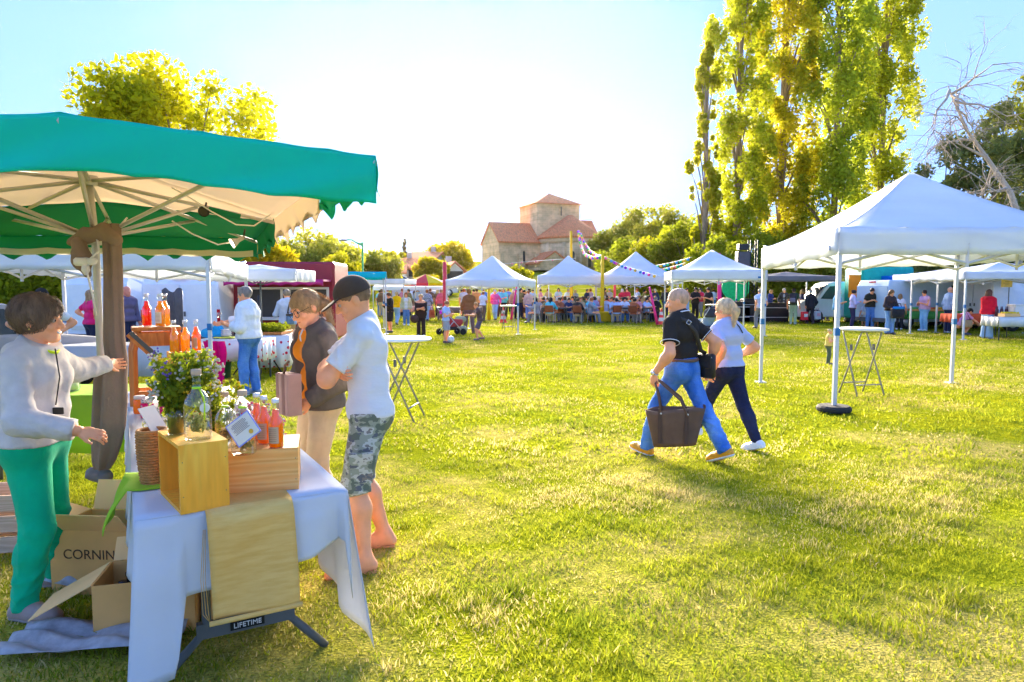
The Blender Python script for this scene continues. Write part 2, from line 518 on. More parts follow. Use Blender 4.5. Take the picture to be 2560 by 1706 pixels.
def folds(amp, freq=28.0, seed=0.0, stretch=(1, 1, 1.4)):
    """irregular creases: a few warped waves running in different directions"""
    s = np.array(stretch, np.float32); rs = np.random.default_rng(int(seed * 97) + 5)
    W = rs.normal(0, 1, (4, 3)).astype(np.float32) * s; W /= np.linalg.norm(W, axis=1)[:, None]
    def fn(P):
        out = 0
        wx = np.sin(P @ W[3] * freq * 0.45 + seed) * 1.6 + np.sin(P @ W[1] * freq * 0.3 - seed) * 1.2
        for i, k in enumerate((1.0, 0.62, 0.4)):
            q = np.sin(P @ W[i] * freq * k * 1.3 + wx * (1 + i * .4) + i)
            out = out + (1 - np.abs(q)) ** 2 * (0.5, 0.6, 0.6)[i]
        return (amp * (0.55 - out)).astype(np.float32)
    return fn
def ik(a, t, l1, l2, hint):
    v = t - a; d = np.linalg.norm(v); d2 = min(d, (l1 + l2) * 0.999)
    u = v / (d + 1e-9); t = a + u * d2
    x = (l1 * l1 - l2 * l2 + d2 * d2) / (2 * d2 + 1e-9)
    hgt = math.sqrt(max(l1 * l1 - x * x, 0))
    hp = hint - u * (hint @ u); hp = unit(hp)
    return a + u * x + hp * hgt, t

CLOTH = mat('clothing_fabric', rough=0.9, objcol=True, var=0.14, nscale=9.0, bump=0.25, bscale=55.0, spec=0.15, sheen=0.1)
SKIN = mat('skin', rough=0.55, objcol=True, var=0.10, nscale=14.0, bump=0.05, bscale=120.0, spec=0.3)
HAIRM = mat('hair', rough=0.6, objcol=True, var=0.4, nscale=30.0, bump=0.6, bscale=70.0, spec=0.3, stretch=(1, 1, 0.35))
LEATHER = mat('leather', rough=0.5, objcol=True, var=0.15, nscale=12.0, bump=0.2, bscale=60.0)
EYE = mat('eye_white', (0.50, 0.42, 0.36), rough=0.2, var=0.03)
IRIS = mat('iris', (0.03, 0.02, 0.015), rough=0.1, var=0.1)

SKIN_C = (0.92, 0.40, 0.20)
def hand_prims(w, d, n, side, s, curl=25, spread=4, thumb=30):
    """five-fingered hand: w wrist, d towards the fingers, n palm normal, s metres per unit of hand"""
    d = unit(d); n = unit(n - d * (n @ d)); t = np.cross(d, n) * side
    out = [('e', w + d * 0.052 * s, V3(0.040, 0.052, 0.0155) * s, np.stack([t, d, n], 1)),
           ('c', w - d * 0.01 * s, w + d * 0.03 * s, 0.021 * s, 0.022 * s)]
    for off, ln, rr, k in ((0.030, 0.074, 0.0088, 1.5), (0.0105, 0.082, 0.0092, 0.5), (-0.0095, 0.076, 0.0088, -0.5), (-0.028, 0.058, 0.0078, -1.5)):
        p = w + (d * (0.092 - 0.12 * abs(off - 0.008)) + t * off) * s
        ang = R(curl * 0.5); sp = R(spread * k)
        for seg, fr in enumerate((0.45, 0.31, 0.24)):
            dd = (d * math.cos(sp) + t * math.sin(sp)) * math.cos(ang) + n * math.sin(ang)
            q = p + dd * ln * fr * s
            out.append(('c', p, q, rr * s * (1 - 0.08 * seg), rr * s * (0.92 - 0.1 * seg)))
            p = q; ang += R(curl)
    a = w + (d * 0.022 + t * 0.026) * s; b = a + (t * math.sin(R(thumb)) + d * math.cos(R(thumb)) + n * 0.25) * 0.042 * s
    c = b + (t * math.sin(R(thumb - 12)) * 0.8 + d + n * 0.35) * 0.027 * s
    out += [('c', a, b, 0.0145 * s, 0.0105 * s), ('c', b, c, 0.0105 * s, 0.0085 * s)]
    return out

def skeleton(H, p):
    """joint positions (metres, figure faces -Y, +X is the figure's left)"""
    g = p.get
    J = {}
    lean, side, twist = g('lean', 2), g('side', 0), g('twist', 0)
    Pc = V3(*g('pelvis', (0, 0, 0.53))) * H
    pr = rotm('z', g('hipyaw', 0))
    M1 = rotm('y', side * 0.5) @ rotm('x', lean * 0.45); M2 = rotm('z', twist) @ rotm('y', side) @ rotm('x', lean)
    up1, up2 = M1 @ V3(0, 0, 1), M2 @ V3(0, 0, 1)
    J['P'] = Pc; J['W'] = Pc + up1 * 0.095 * H; J['C'] = J['W'] + up2 * 0.105 * H
    J['U'] = J['C'] + up2 * 0.062 * H; J['N'] = J['U'] + up2 * 0.030 * H
    J['M1'], J['M2'], J['pr'] = M1, M2, pr
    sw = g('sw', 0.100)
    hy, hp, hr = g('head', (0, 0, 0))
    Mh = M2 @ rotm('z', hy) @ rotm('y', hr) @ rotm('x', -g('chin', 0) + hp) if True else None
    Mh = rotm('z', twist + hy) @ rotm('y', hr) @ rotm('x', lean * 0.35 + hp)
    J['Mh'] = Mh
    nd = unit(0.55 * (M2 @ V3(0, -0.22, 1)) + 0.45 * (Mh @ V3(0, 0, 1)))
    J['Hd'] = J['N'] + nd * 0.082 * H
    for i, s in ((0, -1), (1, 1)):
        J['S%d' % i] = J['U'] + M2 @ V3(s * sw, g('shy', 0.0), -0.014) * H
        J['H%d' % i] = Pc + pr @ V3(s * 0.047, 0, -0.012) * H
        ft = V3(*g('feet', ((-0.055, 0.01, 0), (0.055, 0.0, 0)))[i]) * H + V3(0, 0, 0.048 * H)
        yaw = g('toes', (-8, 8))[i]
        fdir = rotm('z', yaw) @ V3(0, -1, 0)
        kn = g('knee', (None, None))[i]
        J['K%d' % i], J['A%d' % i] = ik(J['H%d' % i], ft, 0.238 * H, 0.235 * H, unit(fdir + V3(0, 0, 0.05)) if kn is None else V3(*kn))
        J['F%d' % i] = fdir; J['fp%d' % i] = g('footpitch', (0, 0))[i]
        hw = V3(*g('hands', ((-0.155, -0.03, 0.475), (0.155, -0.03, 0.475)))[i]) * H
        eh = V3(*g('elbow', ((-0.35, 1, -0.2), (0.35, 1, -0.2)))[i])
        J['E%d' % i], J['R%d' % i] = ik(J['S%d' % i], hw, 0.172 * H, 0.148 * H, eh)
    return J
def body_prims(H, J, b):
    fat, bust, belly = b.get('fat', 1.0), b.get('bust', 0), b.get('belly', 0)
    M2, pr, M1 = J['M2'], J['pr'], J['M1']
    hx = pr @ V3(1, 0, 0); cx = M2 @ V3(1, 0, 0); fw = M2 @ V3(0, -1, 0); pf = pr @ V3(0, -1, 0)
    T = {}
    hipw = b.get('hip', 0.046)
    T['pelvis'] = [('c', J['P'] - hx * hipw * H, J['P'] + hx * hipw * H, 0.062 * H * fat, 0.062 * H * fat),
                   ('c', J['P'] - hx * 0.03 * H - pf * 0.014 * H + V3(0, 0, -0.02 * H), J['P'] + hx * 0.03 * H - pf * 0.014 * H + V3(0, 0, -0.02 * H), 0.052 * H * fat, 0.052 * H * fat)]
    T['torso'] = [('c', J['W'] - cx * 0.030 * H * fat, J['W'] + cx * 0.030 * H * fat, 0.057 * H * fat, 0.057 * H * fat),
                  ('c', J['C'] - cx * 0.047 * H, J['C'] + cx * 0.047 * H, 0.060 * H * fat, 0.060 * H * fat),
                  ('c', J['U'] - cx * 0.050 * H, J['U'] + cx * 0.050 * H, 0.042 * H, 0.042 * H),
                  ('c', J['S0'], J['U'] + J['M2'] @ V3(0, 0, 0.012) * H, 0.030 * H, 0.034 * H), ('c', J['S1'], J['U'] + J['M2'] @ V3(0, 0, 0.012) * H, 0.030 * H, 0.034 * H)]
    if belly: T['torso'].append(('e', J['W'] + fw * 0.035 * H + V3(0, 0, 0.01 * H), V3(0.075, 0.055, 0.075) * H * belly, None))
    if bust:
        for s in (-1, 1): T['torso'].append(('e', J['C'] + fw * 0.042 * H + cx * s * 0.038 * H, V3(0.036, 0.034, 0.036) * H * bust, None))
    T['neck'] = [('c', J['N'] - V3(0, 0, 0.02 * H), J['Hd'] + J['Mh'] @ V3(0, 0.012, -0.02) * H, 0.032 * H, 0.0285 * H)]
    am = b.get('arm', 1.0)
    for i in (0, 1):
        T['uarm%d' % i] = [('c', J['S%d' % i], J['E%d' % i], 0.0315 * H * am, 0.0245 * H * am)]
        mid = J['E%d' % i] * 0.75 + J['R%d' % i] * 0.25
        T['farm%d' % i] = [('c', J['E%d' % i], mid, 0.0245 * H * am, 0.0255 * H * am), ('c', mid, J['R%d' % i], 0.0255 * H * am, 0.0165 * H)]
        lg = b.get('leg', 1.0)
        T['thigh%d' % i] = [('c', J['H%d' % i], J['K%d' % i], 0.052 * H * lg, 0.034 * H * lg)]
        c = J['K%d' % i] * 0.68 + J['A%d' % i] * 0.32 - J['F%d' % i] * 0.008 * H
        T['shin%d' % i] = [('c', J['K%d' % i], c, 0.033 * H * lg, 0.034 * H * lg), ('c', c, J['A%d' % i], 0.034 * H * lg, 0.021 * H)]
        fd = J['F%d' % i]; pt = R(J['fp%d' % i]); fdd = fd * math.cos(pt) + V3(0, 0, -math.sin(pt)); fu = V3(0, 0, 1) * math.cos(pt) + fd * math.sin(pt)
        A = J['A%d' % i]; sl = -fu * 0.026 * H
        T['foot%d' % i] = [('c', A - fdd * 0.022 * H + sl, A + fdd * 0.075 * H + sl - fu * 0.004 * H, 0.0215 * H, 0.0195 * H), ('c', A + fdd * 0.075 * H + sl - fu * 0.004 * H, A + fdd * 0.10 * H + sl - fu * 0.006 * H, 0.0215 * H, 0.017 * H), ('c', A, A + sl + fdd * 0.03 * H, 0.023 * H, 0.025 * H)]
        J['fdd%d' % i], J['fu%d' % i] = fdd, fu
    h, M = J['Hd'], J['Mh']
    def hp(x, y, z): return h + M @ V3(x, y, z) * H
    hs = H
    T['head'] = [('e', hp(0, 0.006, 0.014), V3(0.0445, 0.0565, 0.0525) * hs, M), ('e', hp(0, -0.012, -0.022), V3(0.0365, 0.043, 0.044) * hs, M),
                 ('c', hp(-0.010, -0.043, -0.055), hp(0.010, -0.043, -0.055), 0.0125 * hs, 0.0125 * hs)]
    T['face'] = [('c', hp(0, -0.053, 0.004), hp(0, -0.0655, -0.018), 0.0048 * hs, 0.0072 * hs), ('c', hp(-0.008, -0.058, -0.0195), hp(0.008, -0.058, -0.0195), 0.0052 * hs, 0.0052 * hs),
                 ('c', hp(-0.024, -0.0475, 0.0125), hp(0.024, -0.0475, 0.0125), 0.0062 * hs, 0.0062 * hs),
                 ('e', hp(-0.0235, -0.042, -0.019), V3(0.014, 0.012, 0.013) * hs, M), ('e', hp(0.0235, -0.042, -0.019), V3(0.014, 0.012, 0.013) * hs, M),
                 ('c', hp(-0.011, -0.0515, -0.0345), hp(0.011, -0.0515, -0.0345), 0.0042 * hs, 0.0042 * hs), ('c', hp(-0.009, -0.0505, -0.0415), hp(0.009, -0.0505, -0.0415), 0.0046 * hs, 0.0046 * hs),
                 ('e', hp(-0.046, 0.006, -0.006), V3(0.0055, 0.0115, 0.0175) * hs, M), ('e', hp(0.046, 0.006, -0.006), V3(0.0055, 0.0115, 0.0175) * hs, M)]
    T['sockets'] = [('e', hp(s * 0.0185, -0.0565, 0.0005), V3(0.0105, 0.008, 0.0072) * hs, M) for s in (-1, 1)] + [('c', hp(-0.013, -0.0565, -0.0382), hp(0.013, -0.0565, -0.0382), 0.0012 * hs, 0.0012 * hs)]
    return T
def hair_piece(H, J, style, res):
    h, M = J['Hd'], J['Mh']
    hp = lambda x, y, z: h + M @ V3(x, y, z) * H
    e = {'short': 0.0075, 'buzz': 0.0022, 'crop': 0.005, 'fluffy': 0.013, 'long': 0.009, 'pony': 0.006, 'bob': 0.011, 'curly': 0.012, 'bun': 0.006, 'side': 0.0022}[style]
    pr = [('e', hp(0, 0.008, 0.016), V3(0.0445 + e, 0.0565 + e, 0.0525 + e) * H, M)]
    sub = [('e', hp(0, -0.075, -0.022), V3(0.060, 0.048, 0.052) * H, M)]
    cuts = [('p', hp(0, 0.03, -0.040), M @ unit(V3(0, -0.35, -1)))]
    if style in ('long', 'curly'):
        w = 0.020 if style == 'long' else 0.026
        pr += [('c', hp(s * 0.034, 0.022, 0.0), hp(s * 0.045, 0.040, -0.14), (w + 0.006) * H, w * 0.8 * H) for s in (-1, 1)] + [('c', hp(0, 0.035, 0), hp(0, 0.05, -0.16), 0.036 * H, 0.026 * H)]
        cuts = []
    if style == 'bob':
        pr += [('c', hp(s * 0.036, 0.012, 0.0), hp(s * 0.042, 0.010, -0.045), 0.021 * H, 0.015 * H) for s in (-1, 1)] + [('c', hp(0, 0.03, 0), hp(0, 0.036, -0.045), 0.038 * H, 0.026 * H)]
        cuts = [('p', hp(0, 0, -0.06), M @ V3(0, 0, -1))]
    if style == 'fluffy':
        pr += [('e', hp(0, 0.020, 0.020), V3(0.053, 0.059, 0.054) * H, M), ('c', hp(0, 0.045, 0), hp(0, 0.038, -0.04), 0.026 * H, 0.014 * H), ('c', hp(0, -0.044, 0.046), hp(0.01, -0.055, 0.032), 0.014 * H, 0.008 * H)]
        sub = [('e', hp(0, -0.080, -0.028), V3(0.064, 0.050, 0.056) * H, M), ('e', hp(-0.056, 0.0, -0.018), V3(0.012, 0.014, 0.020) * H, M), ('e', hp(0.056, 0.0, -0.018), V3(0.012, 0.014, 0.020) * H, M)]
        cuts = [('p', hp(0, 0.05, -0.058), M @ unit(V3(0, -0.3, -1)))]
    if style == 'pony':
        pr += [('c', hp(0, 0.062, 0.020), hp(0.004, 0.080, -0.02), 0.016 * H, 0.022 * H), ('c', hp(0.004, 0.080, -0.02), hp(0.012, 0.066, -0.105), 0.022 * H, 0.010 * H)]
        cuts = [('p', hp(0, 0.03, -0.035), M @ unit(V3(0, -0.35, -1)))] if False else []
    if style == 'bun': pr += [('e', hp(0, 0.06, 0.035), V3(0.024, 0.02, 0.024) * H, M)]
    amp = 0.0010 * H if style in ('buzz', 'crop', 'side') else 0.0026 * H
    lo, hi = bounds(pr, 0.02)
    body_core = [('e', hp(0, 0.006, 0.014), V3(0.044, 0.056, 0.052) * H, M)]
    fn = field(pr, 0.012 * H, sub, cuts, 0.0, folds(amp, 120.0, 1.3, (1.5, 1.2, 0.5)))
    return surface(fn, lo, hi, res)

def person(name, label, x, y, rz, H=1.72, pose=None, wear=None, build=None, res=0.026, skin=SKIN_C, group=None, z0=0.0, cat='person', hero=0):
    pose = pose or {}; wear = wear or {}; build = build or {}
    root = thing(name, label, cat, (x, y, z0), R(rz), group)
    Mi = root.matrix_basis.inverted()
    pose = dict(pose)
    for key, idx in (('hands', 'hw'), ('feet', 'fw')):
        dflt = {'hands': ((-0.155, -0.03, 0.475), (0.155, -0.03, 0.475)), 'feet': ((-0.055, 0.01, 0), (0.055, 0.0, 0))}[key]
        cur = list(pose.get(key, dflt))
        for i in (0, 1):
            if idx + str(i) in pose:
                q = Mi @ Vector(pose[idx + str(i)]); cur[i] = (q.x / H, q.y / H, q.z / H)
        pose[key] = cur
    J = skeleton(H, pose); T = body_prims(H, J, build)
    fine = res < 0.012
    rh = min(res, 0.0048) if fine else min(res, 0.012) if hero else res * 0.78
    legs = [q for i in (0, 1) for kk in ('thigh', 'shin', 'foot') for q in T[kk + str(i)]]
    arms = [q for i in (0, 1) for kk in ('uarm', 'farm') for q in T[kk + str(i)]]
    core = T['pelvis'] + T['torso'] + T['neck']
    k = 0.022 * H
    # --- body: one continuous figure
    bprims = core + legs + arms
    pieces = []
    hands = []
    for i, s in ((0, -1), (1, 1)):
        hd = pose.get('hand%d' % i, {})
        fdir = unit(J['R%d' % i] - J['E%d' % i])
        d = V3(*hd['d']) if 'd' in hd else fdir
        n = V3(*hd['n']) if 'n' in hd else V3(-s * 1.0, 0.15, 0.0)
        sc = H / 1.75 * hd.get('s', 1.0)
        side = hd.get('side', s)
        if fine or hero: hands.append(hand_prims(J['R%d' % i], d, n, side, sc, hd.get('curl', 24), hd.get('spread', 4), hd.get('thumb', 32)))
        else: bprims = bprims + [('c', J['R%d' % i], J['R%d' % i] + unit(d) * 0.045 * H, 0.016 * H, 0.02 * H), ('c', J['R%d' % i] + unit(d) * 0.045 * H, J['R%d' % i] + unit(d) * 0.08 * H, 0.02 * H, 0.011 * H)]
    if fine and not wear.get('shoe'):
        for i in (0, 1):
            fd_, fu_ = J['fdd%d' % i], J['fu%d' % i]; sd_ = np.cross(fd_, fu_) * (1 if i else -1)
            for q, (o_, l_) in enumerate(((-.016, .126), (-.006, .124), (.003, .118), (.011, .111), (.0185, .103))):
                b0 = J['A%d' % i] - fu_ * .036 * H + fd_ * (l_ - .03) * H + sd_ * o_ * H; rr = (.0075 if q == 0 else .0055) * H
                bprims = bprims + [('c', b0, b0 + fd_ * .022 * H - fu_ * .002 * H, rr, rr)]
    lo, hi = bounds(bprims + T['head'], 0.03)
    if fine:
        pieces.append(surface(field(bprims, k), lo, hi, res * 1.35 if wear.get('shoe') else res * 1.1))
        hpz = T['head'] + T['face']; l2, h2 = bounds(hpz, 0.02); l2[2] -= 0.03
        pieces.append(surface(funion([field(T['head'], 0.016 * H), field(T['neck'], 0.01 * H)], 0.012 * H) if False else
                              (lambda f1, f2, f3: (lambda P: -smin(-smin(smin(f1(P), f3(P), 0.014 * H), f2(P), 0.006 * H), smin(sd_prim(P, T['sockets'][0]), smin(sd_prim(P, T['sockets'][1]), sd_prim(P, T['sockets'][2]), 0.001), 0.001), 0.004 * H)))(field(T['head'], 0.018 * H), field(T['face'], 0.003 * H), field(T['neck'], 0.01 * H)), l2, h2, rh))
    else:
        pieces.append(surface(field(bprims + T['head'] + [T['face'][0]] + (T['face'][-2:] if res < 0.024 else []), k * 0.7), lo, hi, res))
    for hp_ in hands:
        l3, h3 = bounds(hp_, 0.01)
        pieces.append(surface(field(hp_, 0.006), l3, h3, 0.004 if fine else 0.0065))
    V = np.concatenate([p[0] for p in pieces]); off = np.cumsum([0] + [len(p[0]) for p in pieces])[:-1]
    Fq = np.concatenate([p[1] + o for p, o in zip(pieces, off)])
    body = link_np('body', V, Fq, wear.get('bodymat', SKIN), root, color=skin)
    out = {'root': root, 'J': J, 'body': body, 'H': H}
    def part(nm, fn, lo, hi, m, c, r=None):
        V, Fq = surface(fn, lo, hi, r or res)
        if len(V) == 0: return None
        return link_np(nm, V, Fq, m, root, color=c)
    up1 = J['M1'] @ V3(0, 0, 1)
    # --- trousers / shorts / skirt
    bt = wear.get('bottom')
    if bt:
        L = bt.get('len', 1.0); sl = bt.get('slim', 0.0); th = bt.get('t', 0.007) * 0.8 * H
        hm = wear['top'].get('hem', -0.02) if wear.get('top') else 0.2
        wst = bt.get('waist', 0.07); wst = min(wst, hm + 0.022) if not bt.get('tuck') else wst
        wa = [('p', J['P'] + up1 * wst * H, up1)]
        fs = [field(T['pelvis'] + [('c', J['P'] + up1 * 0.05 * H - J['pr'] @ V3(0.035, 0, 0) * H, J['P'] + up1 * 0.05 * H + J['pr'] @ V3(0.035, 0, 0) * H, 0.058 * H, 0.058 * H)] + T['thigh0'] + T['thigh1'], k, (), wa, th)]
        if bt.get('skirt'):
            lo0 = J['P'] + V3(0, 0, -bt['skirt'] * H)
            fs = [field(T['pelvis'] + [('c', J['P'], lo0 + V3(0, 0.0, 0), 0.09 * H, bt.get('flare', 0.12) * H)], k, (), wa + [('p', lo0, V3(0, 0, -1))], th, folds(0.006, 14, 2, (3, 3, 0.2)))]
            allp = T['pelvis'] + [('c', J['P'], lo0, 0.1 * H, 0.14 * H)]
        else:
            for i in (0, 1):
                K, A, Hh = J['K%d' % i], J['A%d' % i], J['H%d' % i]
                wk, wb = (0.037 - 0.006 * sl) * H, (bt.get('cuff', 0.035) - 0.012 * sl) * H
                if L > 0.5:
                    e = K + (A - K) * min(1.0, (L - 0.5) * 2 * 1.0); ax = unit(A - K)
                    pr_ = [('c', Hh, K, 0.053 * H, wk), ('c', K, A, wk, wb)] + T['shin%d' % i]
                else:
                    e = Hh + (K - Hh) * L * 2; ax = unit(K - Hh)
                    pr_ = [('c', Hh, K, 0.055 * H, bt.get('cuff', 0.052) * H)]
                fs.append(field(pr_, k, (), wa + [('p', e + ax * (0.02 * H if L >= 1 else 0), ax)], th * 0.5, folds(bt.get('fold', 0.0035) if res < 0.02 else 0, 30, i * 1.7)))
            if L <= 0.5:
                q0 = J['H0'] + (J['K0'] - J['H0']) * L * 2; q1 = J['H1'] + (J['K1'] - J['H1']) * L * 2
                fs[0] = field(T['pelvis'] + [('c', J['H0'], q0, 0.05 * H, 0.04 * H), ('c', J['H1'], q1, 0.05 * H, 0.04 * H)], k, (), wa + [('p', q0, unit(J['K0'] - J['H0'])), ('p', q1, unit(J['K1'] - J['H1']))] if False else wa, th * 0.0 - 0.004)
            allp = T['pelvis'] + legs
        lo, hi = bounds(allp, 0.06); hi[2] = min(hi[2], (J['P'] + up1 * 0.09 * H)[2] + 0.05)
        out['bottom'] = part(bt.get('name', 'trousers'), funion(fs, 0.012), lo, hi, bt.get('mat', CLOTH), bt.get('c', (0.1, 0.1, 0.1)))
    # --- top
    tp = wear.get('top')
    if tp:
        th = tp.get('t', 0.010) * H; sl = tp.get('sleeve', 0.55); hem = tp.get('hem', -0.02)
        up2 = J['M2'] @ V3(0, 0, 1)
        hemP = J['P'] + up1 * hem * H
        tprims = T['torso'] + (T['pelvis'] if hem < 0.04 else []) + [('c', J['N'] - up2 * 0.02 * H, J['N'] + up2 * 0.005 * H, 0.04 * H, 0.036 * H)]
        if tp.get('boxy'): tprims = tprims + [('c', hemP - J['pr'] @ V3(0.045, 0, 0) * H, hemP + J['pr'] @ V3(0.045, 0, 0) * H, 0.060 * H, 0.060 * H)]
        if tp.get('boxy'): tprims = tprims + [('c', J['C'] + J['M2'] @ V3(s * 0.043, 0, 0) * H, hemP + J['pr'] @ V3(s * 0.040, 0, 0) * H, 0.058 * H, 0.058 * H) for s in (-1, 1)]
        cut = [('p', hemP, -up1), ('p', J['N'] + up2 * tp.get('neck', 0.012) * H + J['M2'] @ V3(0, -0.03, 0) * H, unit(up2 + J['M2'] @ V3(0, -0.45, 0)))]
        sub = []
        if tp.get('open'):
            fw = J['M2'] @ V3(0, -1, 0)
            sub = [('c', J['U'] + fw * 0.075 * H, J['P'] + fw * 0.085 * H, tp['open'] * H * 1.2, tp['open'] * H)]
        fd = folds(tp.get('fold', 0.004) if res < 0.02 else 0.0, tp.get('ff', 24), 0.7, (1, 1, 1.6))
        fs = [field(tprims, k, sub, cut, th, fd)]
        for i in (0, 1):
            s_ = sl[i] if isinstance(sl, (tuple, list)) else sl
            S, E, W_ = J['S%d' % i], J['E%d' % i], J['R%d' % i]
            lw = tp.get('sw', 0.0) * H
            if s_ <= 1.0:
                e = S + (E - S) * s_; ax = unit(E - S)
                pr_ = [('c', S, E, 0.0325 * H, 0.028 * H + lw)]; 
            else:
                e = E + (W_ - E) * (s_ - 1.0); ax = unit(W_ - E)
                pr_ = [('c', S, E, 0.0325 * H, 0.028 * H + lw), ('c', E, W_, 0.030 * H + lw, 0.022 * H + lw)]
            if s_ > 0: fs.append(field(pr_, 0.02 * H, (), [('p', e, ax)] if s_ < 2.05 else (), th * 0.6, folds(tp.get('fold', 0.004) if res < 0.02 else 0, 34, 2 + i)))
        if tp.get('hood'):
            bk = J['M2'] @ V3(0, 1, 0); xx = J['M2'] @ V3(1, 0, 0); c0 = J['N'] + bk * 0.035 * H - up2 * 0.005 * H
            fs.append(field([('c', c0 - xx * 0.05 * H, c0 + bk * 0.02 * H - up2 * 0.02 * H, 0.022 * H, 0.034 * H), ('c', c0 + xx * 0.05 * H, c0 + bk * 0.02 * H - up2 * 0.02 * H, 0.022 * H, 0.034 * H),
                             ('c', c0 - xx * 0.05 * H, c0 - xx * 0.045 * H - bk * 0.06 * H - up2 * 0.01 * H, 0.02 * H, 0.014 * H), ('c', c0 + xx * 0.05 * H, c0 + xx * 0.045 * H - bk * 0.06 * H - up2 * 0.01 * H, 0.02 * H, 0.014 * H)], 0.012 * H, (), (), 0.0, fd))
        lo, hi = bounds(T['torso'] + T['pelvis'] + arms, 0.06)
        out['top'] = part(tp.get('name', 'shirt'), funion(fs, 0.016), lo, hi, tp.get('mat', CLOTH), tp.get('c', (0.5, 0.5, 0.5)))
        if tp.get('under'):
            cut2 = [('p', J['P'] + up1 * (hem + 0.01) * H, -up1), ('p', J['N'] + J['M2'] @ V3(0, -0.03, 0.0) * H, unit(up2 + J['M2'] @ V3(0, -0.5, 0)))]
            out['under'] = part('undershirt', field(T['torso'] + T['pelvis'], k, (), cut2, 0.004 * H), lo, hi, CLOTH, tp['under'])
    # --- shoes
    sh = wear.get('shoe')
    if sh:
        for i in (0, 1):
            A = J['A%d' % i]; fu = J['fu%d' % i]
            prm = T['foot%d' % i]; l, h_ = bounds(prm, 0.03)
            o_ = part('shoe', field(prm, 0.015 * H, (), [('p', A - fu * 0.0475 * H, -fu), ('p', A + fu * sh.get('top', 0.008) * H, fu)], 0.006 * H), l, h_, sh.get('mat', LEATHER), sh.get('c', (0.05, 0.05, 0.05)), r=min(res, 0.026))
            out['shoe%d' % i] = o_
            if sh.get('sole') and o_ is not None:
                so = part('sole', field(prm, 0.015 * H, (), [('p', A - fu * 0.0478 * H, -fu), ('p', A - fu * 0.036 * H, fu)], 0.0085 * H), l, h_, LEATHER, sh['sole'], r=min(res, 0.008) if fine else min(res, 0.012))
                if so is not None: so.parent = o_
    # --- hair
    hs = wear.get('hair')
    if hs:
        V, Fq = hair_piece(H, J, hs['s'], rh if fine else rh)
        if len(V): out['hair'] = link_np('hair', V, Fq, hs.get('mat', HAIRM), root, color=hs['c'])
        if fine and len(V) and hs['s'] not in ('buzz',):
            r_ = np.random.default_rng(3); n = hs.get('n', 2600); ix = r_.integers(0, len(V), n)
            c_ = J['Hd'] + J['Mh'] @ V3(0, 0.01, 0.02) * H; P0 = V[ix]; nr = P0 - c_; nr /= np.linalg.norm(nr, axis=1)[:, None]
            fl = J['Mh'] @ V3(0, 0.35 if hs['s'] != 'fluffy' else -0.1, -1.0); D = fl + r_.normal(0, .28, (n, 3)); D -= nr * (D * nr).sum(1)[:, None]; D /= np.linalg.norm(D, axis=1)[:, None]
            ln = (H * (.016 + .022 * r_.random(n)))[:, None]; S_ = np.cross(D, nr) * .0011
            A = P0 + nr * .0005 - D * ln * .5; B = P0 + nr * .004 * H; C = P0 + D * ln * .6 + nr * (.0035 * r_.normal(0.2, 1, n))[:, None]
            Vs = np.stack([A - S_, A + S_, B + S_, B - S_, C + S_ * .3, C - S_ * .3], 1).reshape(-1, 3); o6 = np.arange(n)[:, None] * 6
            Fs = np.concatenate([o6 + [0, 1, 2, 3], o6 + [3, 2, 4, 5]], 1).reshape(-1, 4)
            cs_ = tuple(min(1, v * 1.25) for v in hs['c']); so_ = link_np('loose_strands', Vs, Fs, HAIRM, out['hair'], color=cs_, kind='stuff')
    # --- eyes of the figures near the camera
    if fine:
        h, M = J['Hd'], J['Mh']
        for s in (-1, 1):
            c = h + M @ V3(s * 0.0185, -0.0455, 0.0005) * H
            e = MB().ball(c, 0.0075 * H, 12, 8).obj('eye', EYE, root, True)
            MB().ball(c + M @ V3(0, -0.0045, 0) * H, 0.0042 * H, 10, 6).obj('iris', IRIS, e, True)
            bc = (wear.get('hair') or {'c': (.2, .12, .08)})['c']
            MB().tube([tuple(h + M @ V3(s * a, b_, z_) * H) for a, b_, z_ in ((.009, -.0555, .0125), (.019, -.0548, .0155), (.030, -.049, .0125))], [.0016 * H, .0021 * H, .0012 * H], 5).obj('eyebrow', HAIRM, root, True, color=tuple(v * .7 for v in bc))
        MB().tube([tuple(h + M @ V3(a, -.0556 + abs(a) * .16, -.0378 + abs(a) * .10) * H) for a in (-.0135, -.007, 0, .007, .0135)], [.0012 * H, .0030 * H, .0034 * H, .0030 * H, .0012 * H], 6).obj('lips', SKIN, root, True, color=(skin[0] * .75, skin[1] * .5, skin[2] * .55))
    if wear.get('cap'):
        h, M = J['Hd'], J['Mh']; hp = lambda a, b, c: h + M @ V3(a, b, c) * H
        cp = wear['cap']
        pr_ = [('e', hp(0, 0.006, 0.018), V3(0.0535, 0.0645, 0.060) * H, M)]
        l, h_ = bounds(pr_, 0.03)
        crown = field(pr_, 0.01, (), [('p', hp(0, 0, 0.016), M @ unit(V3(0, -0.1, -1)))], 0.0, folds(0.0012, 60, 1))
        brim = lambda P: np.maximum(np.maximum(sd_prim(P, ('e', hp(0, -0.056, 0.012), V3(0.05, 0.062, 0.02) * H, M)), sd_prim(P, ('p', hp(0, -0.05, 0.024), M @ unit(V3(0, -0.25, 1))))), sd_prim(P, ('p', hp(0, -0.05, 0.018), M @ unit(V3(0, 0.25, -1))))) 
        l = l - 0.08; h_ = h_ + 0.08
        out['cap'] = part('cap', funion([crown, brim], 0.004), l, h_, CLOTH, cp['c'], r=rh)
    return out
